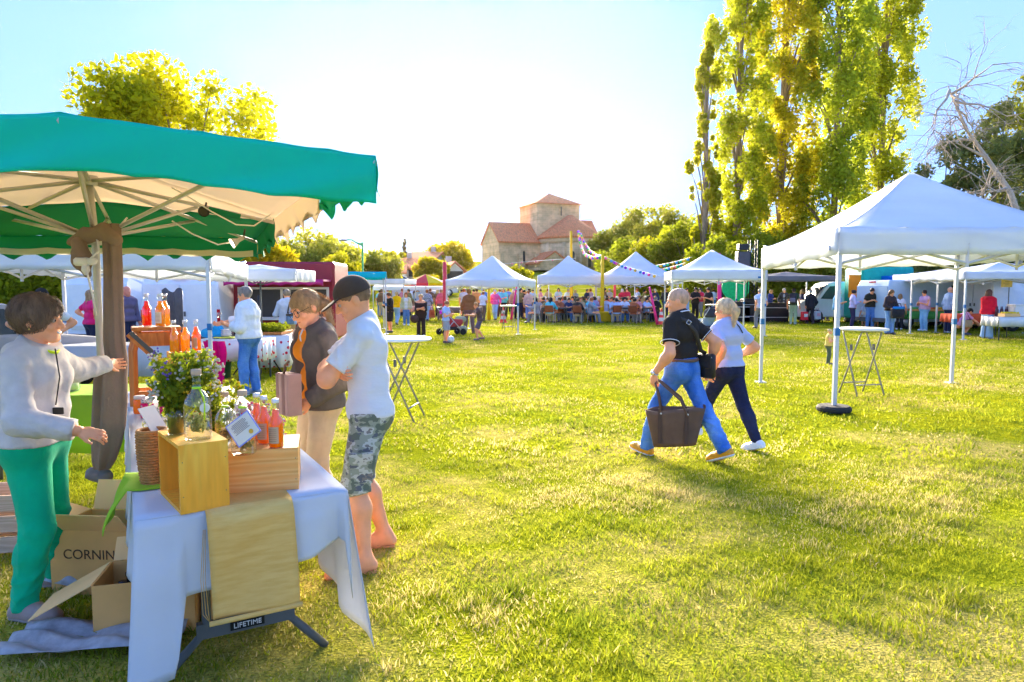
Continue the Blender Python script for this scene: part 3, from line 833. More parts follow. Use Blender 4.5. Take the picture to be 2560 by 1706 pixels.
# ------------------------------------------------------------------ trees
def leaf_mat():
    m = bpy.data.materials.new('leaf'); nt, N, L = _nodes(m); b = N['Principled BSDF']
    ca = N.new('ShaderNodeVertexColor'); ca.layer_name = 'leaf'
    L.new(ca.outputs[0], b.inputs['Base Color']); b.inputs['Roughness'].default_value = 0.65; b.inputs['Specular IOR Level'].default_value = 0.15
    t = N.new('ShaderNodeBsdfTranslucent'); L.new(ca.outputs[0], t.inputs[0])
    mx = N.new('ShaderNodeMixShader'); mx.inputs[0].default_value = 0.6
    L.new(b.outputs[0], mx.inputs[1]); L.new(t.outputs[0], mx.inputs[2]); L.new(mx.outputs[0], N['Material Output'].inputs['Surface'])
    return m
LEAF = leaf_mat()
BARK = mat('bark', (0.30, 0.23, 0.16), rough=0.95, var=0.3, nscale=3.0, bump=0.8, bscale=14.0, stretch=(3, 3, 0.5), spec=0.1)
PALEBARK = mat('pale_bark', (0.52, 0.42, 0.32), rough=0.95, var=0.25, nscale=3.0, bump=0.6, bscale=14.0, spec=0.1)
GREEN = ((0.20, 0.25, 0.012), (0.33, 0.36, 0.015)); YEL = ((0.36, 0.37, 0.01), (0.55, 0.47, 0.01)); GOLD = ((0.52, 0.42, 0.01), (0.60, 0.48, 0.01)); DARK = ((0.22, 0.25, 0.07), (0.38, 0.38, 0.09)); OLIVE = ((0.27, 0.30, 0.03), (0.42, 0.40, 0.03))
def crown_mesh(name, root, C, rad, nleaf, size, pal, seed, flat=0.8, hang=0.0):
    """leaf-sized faces spread through clumps C (n,3) with radii rad"""
    r = np.random.default_rng(seed)
    if size > .06: nleaf = int(nleaf * .68); size = size * 1.16
    pr_ = rad**2.2; ci = r.choice(len(C), nleaf, p=pr_ / pr_.sum())
    d = r.normal(0, 1, (nleaf, 3)); d /= np.linalg.norm(d, axis=1)[:, None]
    P = C[ci] + d * (rad[ci] * r.random(nleaf) ** 0.45)[:, None] * np.array([1, 1, flat])
    n = r.normal(0, 1, (nleaf, 3)) + np.array([0, 0, 0.4]); n /= np.linalg.norm(n, axis=1)[:, None]
    a = np.cross(n, r.normal(0, 1, (nleaf, 3))); a /= np.linalg.norm(a, axis=1)[:, None]; b = np.cross(n, a)
    s = (size * (0.55 + 0.9 * r.random(nleaf)))[:, None]
    V = np.stack([P - a * s, P - b * s * 0.55, P + a * s, P + b * s * 0.55], 1).reshape(-1, 3)
    F = np.arange(nleaf * 4).reshape(-1, 4)
    o = link_np(name, V, F, LEAF, root, smooth=False)
    ct = r.random(len(C)); t = np.clip(ct[ci] * 0.6 + 0.4 * r.random(nleaf), 0, 1)[:, None]
    c0, c1 = np.array(pal[0]), np.array(pal[1])
    c = (c0 * (1 - t) + c1 * t) * (0.75 + 0.5 * r.random(nleaf))[:, None]
    cc = np.concatenate([np.repeat(c, 4, 0), np.ones((nleaf * 4, 1))], 1).astype(np.float32)
    o.data.color_attributes.new('leaf', 'FLOAT_COLOR', 'POINT').data.foreach_set('color', cc.ravel())
    return o
def limbs(mb, base, tips, r0, trunk_h, rs):
    """tapered trunk with limbs that bend towards the clumps"""
    top = Vector(base) + Vector((rs.uniform(-.2, .2), rs.uniform(-.2, .2), trunk_h))
    m1 = (Vector(base) + top) / 2 + Vector((rs.uniform(-.15, .15), rs.uniform(-.15, .15), 0))
    mb.tube([Vector(base) - Vector((0, 0, .2)), Vector(base) + Vector((0, 0, .15)), m1, top], [r0 * 1.5, r0 * 1.1, r0 * 0.9, r0 * 0.6], 8)
    for t in tips:
        t = Vector(t); st = Vector(base).lerp(top, rs.uniform(0.55, 1.0))
        if trunk_h > 12: st = Vector(base).lerp(top, min(.98, max(.05, (t.z - rs.uniform(3.5, 7)) / trunk_h)))
        mid = st.lerp(t, 0.5) + Vector((0, 0, (t.z - st.z) * 0.15))
        mb.tube([st, mid, t], [r0 * 0.42, r0 * 0.25, r0 * 0.07], 5)
def tree(name, label, x, y, H, hw, trunk_h, nclump, nleaf, size, pal, seed, group=None, hy=None, shape='round', bark=None, clump=0.30, low=0.25):
    rs = random.Random(seed); z0 = ground_z(x, y) - 0.05
    root = thing(name, label, 'tree', (x, y, z0), rs.uniform(0, 6.28), group)
    r = np.random.default_rng(seed); C = []; rad = []
    hy = hy or hw
    while len(C) < nclump:
        p = r.uniform(-1, 1, 3)
        if shape == 'round':
            if np.linalg.norm(p) > 1 or np.linalg.norm(p) < 0.35: continue
            q = np.array([p[0] * hw, p[1] * hy, H * (low + (1 - low) * (p[2] * 0.5 + 0.5))])
            rr = hw * clump * (0.7 + 0.6 * r.random())
        elif shape == 'column':
            t = (p[2] * 0.5 + 0.5); wid = min(1.0, (1 - t) * 3.0 + 0.18) * min(1, t * 3.5 + 0.35)
            if math.hypot(p[0], p[1]) > 1: continue
            q = np.array([p[0] * hw * wid, p[1] * hw * wid, H * (low + (1 - low) * t)]); rr = hw * clump * (0.5 + 0.8 * r.random())
        elif shape == 'cone':
            t = (p[2] * 0.5 + 0.5)
            if math.hypot(p[0], p[1]) > 1: continue
            q = np.array([p[0] * hw * (1.02 - t), p[1] * hw * (1.02 - t), H * (low + (1 - low) * t)]); rr = hw * clump * (1.2 - t * .6)
        C.append(q); rad.append(rr)
    C = np.array(C); rad = np.array(rad)
    mb = MB(); lim = [C[i] for i in range(0, nclump, max(1, nclump // (14 if shape != 'column' else 40)))]
    limbs(mb, (0, 0, 0), lim, max(0.06, H * (0.016 if shape != 'column' else 0.0095)), trunk_h, rs)
    mb.obj('trunk', bark or BARK, root, True)
    crown_mesh('crown', root, C, rad, nleaf, size, pal, seed + 1, 1.0 if shape != 'column' else 1.7)
    return root
def place_tree(label, px, ytop, Y, hwpx, **k):
    s = F_PX / Y; x = xat(px, Y, 5); g0 = ground_z(x, Y)
    return tree(k.pop('name', 'tree'), label, x, Y, zat(ytop, Y) - g0, hwpx / s, **k)
# big tree behind the green parasol
place_tree('large yellow-green tree rising behind the green market parasol', 462, 158, 30, 235, trunk_h=4.2, nclump=85, nleaf=46000, size=0.11, pal=((0.40, 0.42, 0.008), (0.60, 0.54, 0.008)), seed=3, clump=0.24)
place_tree('golden leafy tree peeking out under the green parasol corner', 650, 590, 27, 90, trunk_h=1.6, nclump=26, nleaf=11000, size=0.08, pal=GOLD, seed=4, clump=0.34)
place_tree('broad pale green tree left of the green street lamp', 780, 585, 58, 105, trunk_h=2, nclump=40, nleaf=15000, size=0.16, pal=OLIVE, seed=5, group='trees along the village edge', clump=0.34)
place_tree('yellow tree close to the left of the green street lamp', 845, 640, 52, 55, trunk_h=1.4, nclump=24, nleaf=7000, size=0.13, pal=YEL, seed=6, group='trees along the village edge', clump=0.36)
place_tree('rounded green tree just right of the green street lamp', 935, 632, 66, 62, trunk_h=2, nclump=30, nleaf=9000, size=0.16, pal=OLIVE, seed=7, group='trees along the village edge', clump=0.36)
place_tree('pale bushy tree at the left end of the village houses', 700, 640, 64, 80, trunk_h=2, nclump=28, nleaf=9000, size=0.17, pal=OLIVE, seed=8, group='trees along the village edge', clump=0.36)
place_tree('dark green tree behind the white van on the left', 60, 640, 34, 150, trunk_h=2, nclump=36, nleaf=12000, size=0.13, pal=GREEN, seed=9, clump=0.32)
place_tree('green bush tree behind the food truck', 300, 655, 36, 170, trunk_h=1.6, nclump=36, nleaf=12000, size=0.13, pal=GREEN, seed=10, clump=0.32)
place_tree('slim dark cypress above the village roofs', 1012, 598, 96, 8, name='cypress_tree', trunk_h=1.0, nclump=26, nleaf=4500, size=0.14, pal=((0.10, 0.085, 0.02), (0.13, 0.10, 0.02)), seed=11, shape='cone', clump=0.6, low=0.03)
place_tree('small round tree left of the cypress', 985, 632, 92, 26, trunk_h=1.5, nclump=18, nleaf=4000, size=0.2, pal=YEL, seed=12, group='trees among the village houses', clump=0.4)
place_tree('golden tree between the cypress and the church', 1120, 622, 98, 58, trunk_h=2, nclump=30, nleaf=8000, size=0.24, pal=GOLD, seed=13, group='trees among the village houses', clump=0.36)
place_tree('golden bushy tree in front of the village house', 1075, 650, 72, 42, trunk_h=1.0, nclump=24, nleaf=7000, size=0.17, pal=GOLD, seed=14, group='trees among the village houses', clump=0.38, low=0.1)
place_tree('low clipped yellow shrub tree beside the white gabled house', 1085, 690, 64, 26, trunk_h=0.5, nclump=14, nleaf=3500, size=0.12, pal=YEL, seed=15, group='trees among the village houses', clump=0.45, low=0.08)
place_tree('orange-yellow shrub tree at the foot of the church wall', 1285, 678, 80, 48, trunk_h=0.6, nclump=18, nleaf=4500, size=0.16, pal=YEL, seed=16, clump=0.4, low=0.1)
# wood on the slope right of the church
for i, (px, yt, Y, hw, pal, lb) in enumerate((
    (1540, 545, 98, 62, OLIVE, 'first tree of the wood right of the church'),
    (1600, 528, 92, 70, OLIVE, 'rounded olive tree in the wood behind the yellow pole'),
    (1668, 512, 86, 78, OLIVE, 'tall olive tree in the wood left of the poplars'),
    (1560, 610, 70, 70, GREEN, 'low green tree in the wood behind the garland of pennants'),
    (1640, 590, 66, 75, YEL, 'bright yellow-green tree behind the middle tents'),
    (1715, 560, 62, 75, GREEN, 'dense green tree at the left foot of the poplars'))):
    place_tree(lb, px, yt, Y, hw, trunk_h=2.2, nclump=40, nleaf=11000, size=0.2 if Y > 80 else 0.15, pal=pal, seed=30 + i, group='trees on the wooded slope', clump=0.32, low=0.06)
# poplars
for i, (px, yt, hw, Y, lb) in enumerate((
    (1762, 105, 38, 57, 'slender shorter poplar on the left flank of the row'),
    (1842, -165, 78, 58, 'tall golden poplar, left one of the row'),
    (1958, -160, 80, 60, 'tall golden poplar with a dark bare trunk, second of the row'),
    (2088, -175, 90, 58, 'tall green poplar, third of the row'),
    (2205, -150, 84, 60, 'tall loose poplar nearest the dark evergreens'))):
    x = xat(px, Y, 12); s = F_PX / Y
    tree('poplar_tree', lb, x, Y, zat(yt, Y) - ground_z(x, Y), hw / s, 0.75 * (zat(yt, Y)), 210 if i else 80, 40000 if i else 13000, 0.15,
         (((0.36, 0.39, 0.012), (0.58, 0.52, 0.012)), ((0.36, 0.42, 0.02), (0.58, 0.56, 0.02)), ((0.44, 0.44, 0.02), (0.68, 0.56, 0.02)), ((0.32, 0.40, 0.03), (0.50, 0.54, 0.03)), ((0.36, 0.42, 0.025), (0.58, 0.56, 0.025)))[i],
         50 + i, 'row of poplars', shape='column', clump=0.25, low=0.10)
for i, (px, yt, Y, hw, pal, lb) in enumerate((
    (1790, 600, 50, 90, GREEN, 'leafy bush below the left poplars'),
    (1905, 585, 52, 95, GREEN, 'leafy bush below the second poplar behind the hanging loudspeakers'),
    (2030, 600, 49, 95, OLIVE, 'leafy bush below the third poplar'),
    (2150, 560, 52, 100, GREEN, 'leafy bush between the third and fourth poplar'),
    (2290, 520, 50, 95, OLIVE, 'tall bush between the poplars and the bare tree'))):
    place_tree(lb, px, yt, Y, hw, name='bush', trunk_h=0.8, nclump=34, nleaf=11000, size=0.14, pal=pal, seed=70 + i, group='bushes below the poplars', clump=0.33, low=0.02)
# dark trees at the right edge
for i, (px, yt, Y, hw, pal, lb) in enumerate((
    (2355, 330, 47, 85, DARK, 'dark evergreen tree right of the poplars'),
    (2470, 240, 45, 110, DARK, 'large dark evergreen tree behind the bare branches'),
    (2580, 120, 46, 110, OLIVE, 'tall autumn-tinted tree at the right edge'),
    (2420, 560, 36, 130, DARK, 'low dark shrub mass behind the stalls on the right'),
    (2600, 520, 36, 120, DARK, 'dark shrub mass at the far right edge'),
    (2250, 610, 38, 110, DARK, 'dark shrub behind the green van'))):
    place_tree(lb, px, yt, Y, hw, trunk_h=3 if i < 3 else 1, nclump=55, nleaf=17000, size=0.13, pal=pal, seed=80 + i, group='dark trees on the right edge', clump=0.3, low=0.04)
def bare_tree():
    Y = 33; b = at(2545, 640, Y); b.z = 0
    root = thing('bare_tree', 'bare leafless tree with tangled pale branches in front of evergreens', 'tree', b)
    rs = random.Random(5); mb = MB(); tw = MB()
    P = lambda px, py: at(px, py, Y) - b
    tr = [Vector((0, 0, -.2)), P(2552, 560), P(2525, 480), P(2470, 400), P(2420, 330), P(2385, 255), P(2370, 215)]
    mb.tube(tr, [0.19, 0.16, 0.13, 0.10, 0.07, 0.04, 0.02], 8)
    def grow(p, d, ln, r, lvl):
        pts = [p]; q = p.copy(); dd = d.copy()
        for k in range(4):
            dd = (dd + Vector((rs.uniform(-.45, .45), rs.uniform(-.45, .45), rs.uniform(-.35, .3)))).normalized(); q = q + dd * ln / 4; pts.append(q.copy())
        (mb if lvl == 0 else tw).tube(pts, [r, r * .8, r * .6, r * .4, r * .2], 5 if lvl == 0 else 3, cap=False)
        if lvl < 3:
            for k in range(5 if lvl < 2 else 3):
                grow(pts[rs.randint(1, 4)], (dd + Vector((rs.uniform(-1, 1), rs.uniform(-.8, .8), rs.uniform(-.8, .7)))).normalized(), ln * rs.uniform(.45, .7), r * .42, lvl + 1)
    for k in range(13):
        i = rs.randint(2, 5); p = tr[i].lerp(tr[i + 1], rs.random())
        grow(p, Vector((rs.uniform(-1.2, .9), rs.uniform(-.8, .4), rs.uniform(-.35, .6))).normalized(), rs.uniform(1.6, 3.2), 0.075, 0)
    mb.obj('trunk', PALEBARK, root, True); tw.obj('twigs', PALEBARK, root, True)
bare_tree()

# ------------------------------------------------------------------ church and houses
def stone_mat(name, c, sc=1.0):
    m = bpy.data.materials.new(name); nt, N, L = _nodes(m); b = N['Principled BSDF']
    vec = _coord(nt, 'Object')
    br = N.new('ShaderNodeTexBrick'); br.inputs['Scale'].default_value = sc
    br.inputs['Color1'].default_value = (*c, 1); br.inputs['Color2'].default_value = (c[0] * .82, c[1] * .8, c[2] * .75, 1); br.inputs['Mortar'].default_value = (c[0] * 1.1, c[1] * 1.1, c[2] * 1.1, 1)
    br.inputs['Mortar Size'].default_value = 0.012; br.inputs['Brick Width'].default_value = 0.7; br.inputs['Row Height'].default_value = 0.32
    mp = N.new('ShaderNodeMapping'); mp.inputs['Rotation'].default_value = (R(90), 0, 0); L.new(vec, mp.inputs[0]); L.new(mp.outputs[0], br.inputs['Vector'])
    n = _noise(nt, 0.8, 6, vec); r_ = _ramp(nt, n.outputs['Fac'], [(0.3, (0.75, 0.74, 0.7)), (0.7, (1.2, 1.18, 1.15))])
    L.new(_mix(nt, 1.0, br.outputs['Color'], r_.outputs[0], 'MULTIPLY'), b.inputs['Base Color']); b.inputs['Roughness'].default_value = 0.95
    n2 = _noise(nt, 6, 5, vec); L.new(_bump(nt, n2.outputs['Fac'], 0.6, 0.08), b.inputs['Normal'])
    return m
STONE = stone_mat('church_stone', (0.82, 0.60, 0.36))
TILE = mat('roof_tiles', (0.78, 0.28, 0.12), rough=0.9, var=0.3, nscale=2.0, bump=0.9, bscale=3.0, stretch=(3, 1, 1), spec=0.1)
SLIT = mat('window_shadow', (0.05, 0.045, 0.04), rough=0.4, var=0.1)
RENDERW = mat('house_render', (0.62, 0.55, 0.46), rough=0.95, var=0.12, nscale=1.5, bump=0.3, bscale=20)
def church():
    Y = 110.0; s = F_PX / Y
    c = at(1372, 722, Y); g0 = ground_z(c.x, Y) - 0.5
    root = thing('church', 'romanesque stone church with tower, round apse and terracotta roofs', 'church', (c.x, Y, g0), R(21))
    Mi = root.matrix_basis.inverted()
    L = lambda px, py, yy=Y: Mi @ at(px, py, yy)
    ze = lambda py: zat(py, Y) - g0
    def gable(name, x0, x1, y0, y1, eave, ridge, axis, win=()):
        """walled block with a gabled roof; axis is the ridge direction"""
        mb = MB(); cx_, cy_ = (x0 + x1) / 2, (y0 + y1) / 2
        if axis == 'x': prof = [(x, [(y0, 0), (y0, eave), (cy_, ridge), (y1, eave), (y1, 0)]) for x in (x0, x1)]; vs = [(x, y, z) for x, pr in prof for (y, z) in pr]
        else: vs = [(x, y, z) for y in (y0, y1) for (x, z) in [(x0, 0), (x0, eave), (cx_, ridge), (x1, eave), (x1, 0)]]
        mb.add(vs, [(0, 1, 2, 3, 4), (9, 8, 7, 6, 5), (0, 5, 6, 1), (4, 3, 8, 9), (1, 6, 7, 2), (2, 7, 8, 3)])
        o = mb.obj(name, STONE, root)
        rf = MB(); t = 0.22; ov = 0.35
        if axis == 'x':
            dz = (ridge - eave) / (cy_ - y0)
            for sg, yy in ((-1, y0), (1, y1)):
                rf.slab([(x0 - .2, yy + sg * ov, eave - dz * ov + .05), (x1 + .2, yy + sg * ov, eave - dz * ov + .05), (x1 + .2, cy_, ridge + .05), (x0 - .2, cy_, ridge + .05)], (0, 0, 1), t)
        else:
            dz = (ridge - eave) / (cx_ - x0)
            for sg, xx in ((-1, x0), (1, x1)):
                rf.slab([(xx + sg * ov, y0 - .2, eave - dz * ov + .05), (xx + sg * ov, y1 + .2, eave - dz * ov + .05), (cx_, y1 + .2, ridge + .05), (cx_, y0 - .2, ridge + .05)], (0, 0, 1), t)
        rf.obj('roof', TILE, o)
        return o
    # tower
    tw = 7.2; te = ze(517); ta = ze(499)
    wl = MB().box((0, 0, te / 2), (tw, tw, te)).obj('tower', STONE, root)
    r_ = MB(); e = tw / 2 + 0.45
    r_.add([(-e, -e, te), (e, -e, te), (e, e, te), (-e, e, te), (0, 0, ta + .9)], [(0, 1, 4), (1, 2, 4), (2, 3, 4), (3, 0, 4), (3, 2, 1, 0)])
    r_.obj('roof', TILE, wl)
    MB().lathe([(0.12, 0), (0.05, 0.5), (0.0, 0.9)], (0, 0, ta + .7), 6).obj('finial', STONE, wl)
    def arch(par, x, y, z, w_, h_, nrm=(0, -1)):
        a = MB(); n = Vector((nrm[0], nrm[1], 0)).normalized(); t = Vector((-n.y, n.x, 0))
        pts = [Vector((x, y, z)) + t * (-w_ / 2), Vector((x, y, z)) + t * (w_ / 2)]
        for k in range(7): a_ = math.pi * k / 6; pts.append(Vector((x, y, z + h_ - w_ / 2)) + t * (w_ / 2 * math.cos(a_)) + Vector((0, 0, w_ / 2 * math.sin(a_))))
        a.slab(pts, n, 0.06); o_ = a.obj('window', SLIT, par)
        fr = MB(); fr.tube([p + n * 0.05 for p in pts[1:2] + pts[2:] + pts[:1]], 0.13, 5); fr.obj('surround', STONE, o_)
    arch(wl, 0.4, -tw / 2 - .01, ze(545), 0.42, 1.5)
    # nave to the left, transept to the right
    n = gable('nave', -10.2, -2.6, -4.6, 3.2, ze(612), ze(566), 'x')
    arch(n, -6.2, -4.61, ze(660), 0.6, 1.8)
    for xx in (-9.9, -6.9, -4.2):
        MB().box((xx, -4.95, ze(640) / 2), (0.7, 0.75, ze(640)), taper=0.8).obj('buttress', STONE, n)
    gable('transept', 2.2, 8.4, -1.6, 5.2, ze(606), ze(549), 'x')
    # apse
    ac = Vector((1.5, -4.6)); ar = 5.0; ea = ze(603); at_ = ze(545)
    ap = MB(); ap.lathe([(ar, 0), (ar, ea)], (ac.x, ac.y, 0), 36); a_o = ap.obj('apse', STONE, root, True)
    MB().lathe([(ar + .4, ea - .1), (ar + .35, ea + .2), (0.4, at_)], (ac.x, ac.y, 0), 36).obj('roof', TILE, a_o, True)
    MB().lathe([(ar + .05, ea - .75), (ar + .22, ea - .65), (ar + .22, ea - .2), (ar + .05, ea - .1)], (ac.x, ac.y, 0), 36, capb=False, capt=False).obj('cornice', STONE, a_o, True)
    for dg in (-105, -75, -45, -15, -135):
        nx, ny = math.cos(R(dg - 21 + 15)), math.sin(R(dg - 21 + 15)); arch(a_o, ac.x + nx * ar, ac.y + ny * ar, ze(672), 0.8, 2.4, (nx, ny))
        nx, ny = math.cos(R(dg - 21)), math.sin(R(dg - 21)); MB().tube([(ac.x + nx * ar, ac.y + ny * ar, 0), (ac.x + nx * ar, ac.y + ny * ar, ea - .7)], 0.28, 8).obj('half_column', STONE, a_o, True)
    gable('annex', -5.6, -1.0, -9.5, -4.7, ze(664), ze(640), 'y')
    gable('sacristy', 4.0, 12.0, -8.6, -4.0, ze(668), ze(650), 'x')
church()
def house(label, px, ybase_top, Y, wpx, eave_py, ridge_py, rz, depth, axis='x', wallm=None):
    s = F_PX / Y; c = at(px, 722, Y); g0 = ground_z(c.x, Y) - 0.3
    root = thing('village_house', label, 'house', (c.x, Y, g0), R(rz), 'village houses')
    w2 = wpx / s / 2; e = zat(eave_py, Y) - g0; r_ = zat(ridge_py, Y) - g0; d2 = depth / 2
    mb = MB()
    if axis == 'x':
        mb.add([(x, y, z) for x in (-w2, w2) for (y, z) in [(-d2, 0), (-d2, e), (0, r_), (d2, e), (d2, 0)]], [(0, 1, 2, 3, 4), (9, 8, 7, 6, 5), (0, 5, 6, 1), (4, 3, 8, 9), (1, 6, 7, 2), (2, 7, 8, 3)])
        rf = MB()
        for sg in (-1, 1): rf.slab([(-w2 - .3, sg * (d2 + .4), e - .25), (w2 + .3, sg * (d2 + .4), e - .25), (w2 + .3, 0, r_ + .04), (-w2 - .3, 0, r_ + .04)], (0, 0, 1), .2)
    else:
        mb.add([(x, y, z) for y in (-d2, d2) for (x, z) in [(-w2, 0), (-w2, e), (0, r_), (w2, e), (w2, 0)]], [(0, 1, 2, 3, 4), (9, 8, 7, 6, 5), (0, 5, 6, 1), (4, 3, 8, 9), (1, 6, 7, 2), (2, 7, 8, 3)])
        rf = MB()
        for sg in (-1, 1): rf.slab([(sg * (w2 + .4), -d2 - .3, e - .25), (sg * (w2 + .4), d2 + .3, e - .25), (0, d2 + .3, r_ + .04), (0, -d2 - .3, r_ + .04)], (0, 0, 1), .2)
    mb.obj('wall', wallm or RENDERW, root); ro = rf.obj('roof', TILE, root)
    MB().box((w2 * .4, 0.2, r_ + .3), (.6, .5, 1.3)).obj('chimney', RENDERW, ro)
    for k in (-.45, .45):
        wn = MB().box((k * w2, -d2 - .02, e * .62), (.9, .1, 1.2)).obj('window', SLIT, root)
        MB().box((k * w2, -d2 - .05, e * .62 - .68), (1.15, .2, .1)).obj('sill', RENDERW, wn)
house('low village house with pale gable under the cypress', 1012, 700, 90, 62, 672, 650, 12, 8, 'x')
house('taller village house with hipped tiled roof right of the cypress', 1070, 700, 95, 70, 652, 634, -8, 9, 'x')
house('small village house with a tan roof among golden trees', 985, 700, 84, 58, 682, 664, 6, 7, 'x')
house('white gabled village house beside the red pole', 1115, 700, 78, 40, 680, 662, 18, 9, 'y', mat('white_render', (0.8, 0.77, 0.72), rough=0.95, var=0.08, nscale=1.5, bump=0.2, bscale=20))

# ------------------------------------------------------------------ street lamp
def street_lamp():
    Y = 40; b = at(908, 722, Y); b.z = ground_z(b.x, Y)
    root = thing('street_lamp', 'green street lamp with curved arm above the fair', 'street lamp', b)
    GP = mat('green_paint', (0.04, 0.42, 0.12), rough=0.4, var=0.06)
    h = zat(606, Y) - b.z
    MB().lathe([(0.10, 0), (0.10, 0.4), (0.07, 0.45), (0.045, h)], (0, 0, 0), 10).obj('pole', GP, root, True)
    tip = at(862, 600, Y) - b
    a = MB(); a.tube([(0, 0, h - .15), (-.3, 0, h - .05), (-.65, 0, tip.z + .02), tip], [.06, .045, .035, .03], 8); ar = a.obj('arm', GP, root, True)
    MB().slab([(0, -.015, h - .25), (-.33, -.015, h - .06), (0, -.015, h - .03)], (0, 1, 0), .03).obj('bracket', GP, ar)
    MB().ball((0, 0, 0), (.3, .13, .07), 12, 6, M=Matrix.Translation(tip + Vector((-.1, 0, -.02)))).obj('lamp_head', mat('lamp_grey', (0.3, 0.3, 0.32), rough=0.4), root, True)
street_lamp()
# ------------------------------------------------------------------ folding tents
CANVAS = mat('white_canvas', (0.88, 0.91, 0.95), rough=0.75, var=0.06, nscale=1.3, bump=0.65, bscale=3.2, transl=0.38, spec=0.2, stretch=(0.6, 0.6, 3))
CANVASC = mat('coloured_canvas', rough=0.75, var=0.06, nscale=2.0, bump=0.35, bscale=6.0, transl=0.2, spec=0.2, objcol=True)
STEEL = mat('painted_steel', (0.62, 0.63, 0.64), rough=0.4, var=0.05, metal=0.2)
RUBBER = mat('black_rubber', (0.03, 0.03, 0.03), rough=0.8, var=0.15)
BLUEPL = mat('blue_plastic', (0.02, 0.16, 0.4), rough=0.4)
def tent(name, label, x, y, rz, w, d, eave, val, peak, group=None, color=None, curve=1.45, posts=(1, 1, 1, 1), truss=True, weights=(), wavy=0.0, z0=0.0, tagside=None, hh=None):
    """folding tent; eave = height of the valance's lower edge"""
    root = thing(name, label, 'tent', (x, y, z0), R(rz), group)
    m = CANVASC if color else CANVAS
    top = eave + val; w2, d2 = w / 2, d / 2
    cor = [Vector((-w2, -d2, 0)), Vector((w2, -d2, 0)), Vector((w2, d2, 0)), Vector((-w2, d2, 0))]
    hh = hh or (0, 0, 0, 0)     # height offsets of the corners
    mb = MB()
    for k in range(4):
        a, b = cor[k], cor[(k + 1) % 4]; ha, hb = hh[k], hh[(k + 1) % 4]
        def fn(u, t, a=a, b=b, ha=ha, hb=hb):
            e = a.lerp(b, u); zz = top + (ha + (hb - ha) * u) * t + (peak - top) * (1 - t) ** curve - 0.05 * math.sin(math.pi * u) * t * (1 - t) * 4 + 0.010 * math.sin(u * 31 + k) * t
            return (e.x * t, e.y * t, zz)
        mb.grid(lambda u, v, f=fn: f(u, 1 - v * 0.985), 13, 13)
    mb.obj('roof', m, root, True, color=color, thick=0.006)
    for k in range(4):
        a, b = cor[k], cor[(k + 1) % 4]; n = Vector(((b - a).y, -(b - a).x, 0)).normalized(); ha, hb = hh[k], hh[(k + 1) % 4]
        v_ = MB()
        v_.grid(lambda u, t: (a.lerp(b, u) + n * (0.012 + 0.02 * t * math.sin(u * 23 + k * 2) + 0.006 * math.sin(u * 61) * t)) + Vector((0, 0, top + ha + (hb - ha) * u - 0.0 - t * val + wavy * t * (math.sin(u * math.pi * 2) * .6) + 0.008 * math.sin(u * 40) * t)), 29, 5)
        o = v_.obj('valance', m, root, True, color=color, thick=0.005)
        if tagside == k:
            p = a.lerp(b, 0.93) + n * 0.06; MB().box((p.x, p.y, top + hb - val * .72), (.16, .02, .06), rz=math.atan2((b - a).y, (b - a).x)).obj('corner_tag', BLUEPL, o)
    for k in range(4):
        if not posts[k]: continue
        c = cor[k] * 0.985
        p = MB().box((c.x, c.y, (top + hh[k]) / 2 - 0.02), (.05, .05, top + hh[k] - .06)).obj('post', STEEL, root)
        MB().box((c.x, c.y, 1.08), (.065, .065, .10)).obj('lock_sleeve', BLUEPL, p)
        MB().box((c.x, c.y, 0.012), (.16, .16, .02)).obj('foot_plate', STEEL, p)
        if k in weights: MB().lathe([(.21, 0.0), (.22, .02), (.22, .05), (.19, .075), (.05, .08)], (c.x, c.y, 0.025), 20).obj('foot_weight', RUBBER, p)
    if truss:
        for k in range(4):
            a, b = cor[k] * 0.985, cor[(k + 1) % 4] * 0.985; t = MB(); z1, z2 = top - .06, top - .06 - max(val * 1.15, .30)
            for q in range(2):
                p0, p1 = a.lerp(b, q * .5), a.lerp(b, q * .5 + .5)
                t.sq(Vector((p0.x, p0.y, z1)), Vector((p1.x, p1.y, z2)), .028); t.sq(Vector((p0.x, p0.y, z2)), Vector((p1.x, p1.y, z1)), .028)
            md = a.lerp(b, .5); t.sq(Vector((md.x, md.y, z1 + .02)), Vector((md.x, md.y, z2 - .05)), .035)
            t.obj('scissor_truss', STEEL, root)
        t = MB(); mz = top - .1
        for k in range(4):
            md = cor[k].lerp(cor[(k + 1) % 4], .5); t.sq(Vector((md.x, md.y, mz - .12)), Vector((0, 0, mz + .16)), .026)
        t.sq(Vector((0, 0, mz)), Vector((0, 0, peak - .05)), .04); t.obj('centre_pole', STEEL, root)
    return root
G = 'white folding tents around the field'
tent('folding_tent', 'large white folding tent with a standing table under it, nearest on the right', 5.98, 10.42, -1.5, 3.35, 2.95, 2.09, 0.35, 3.40, G, posts=(1, 1, 1, 1), weights=(0,), tagside=3, hh=(0.0, 0.0, -0.04, -0.10), curve=1.3)
tent('folding_tent', 'white folding tent left of the church view with a wavy valance', -0.75, 26.3, -14, 2.75, 2.9, 1.71, 0.27, 2.92, G, wavy=0.06)
tent('folding_tent', 'white folding tent in front of the round apse', 3.0, 36.6, -2, 3.25, 3.3, 1.86, 0.46, 3.42, G, posts=(0, 1, 1, 1))
tent('folding_tent', 'white folding tent behind the tall yellow pole', 6.55, 36.4, -2, 3.85, 3.5, 1.86, 0.46, 3.62, G, posts=(0, 1, 1, 1))
tent('folding_tent', 'white folding tent with blue tag behind the walking couple', 7.55, 26.0, -9, 3.2, 4.2, 1.94, 0.35, 3.12, G, tagside=0)
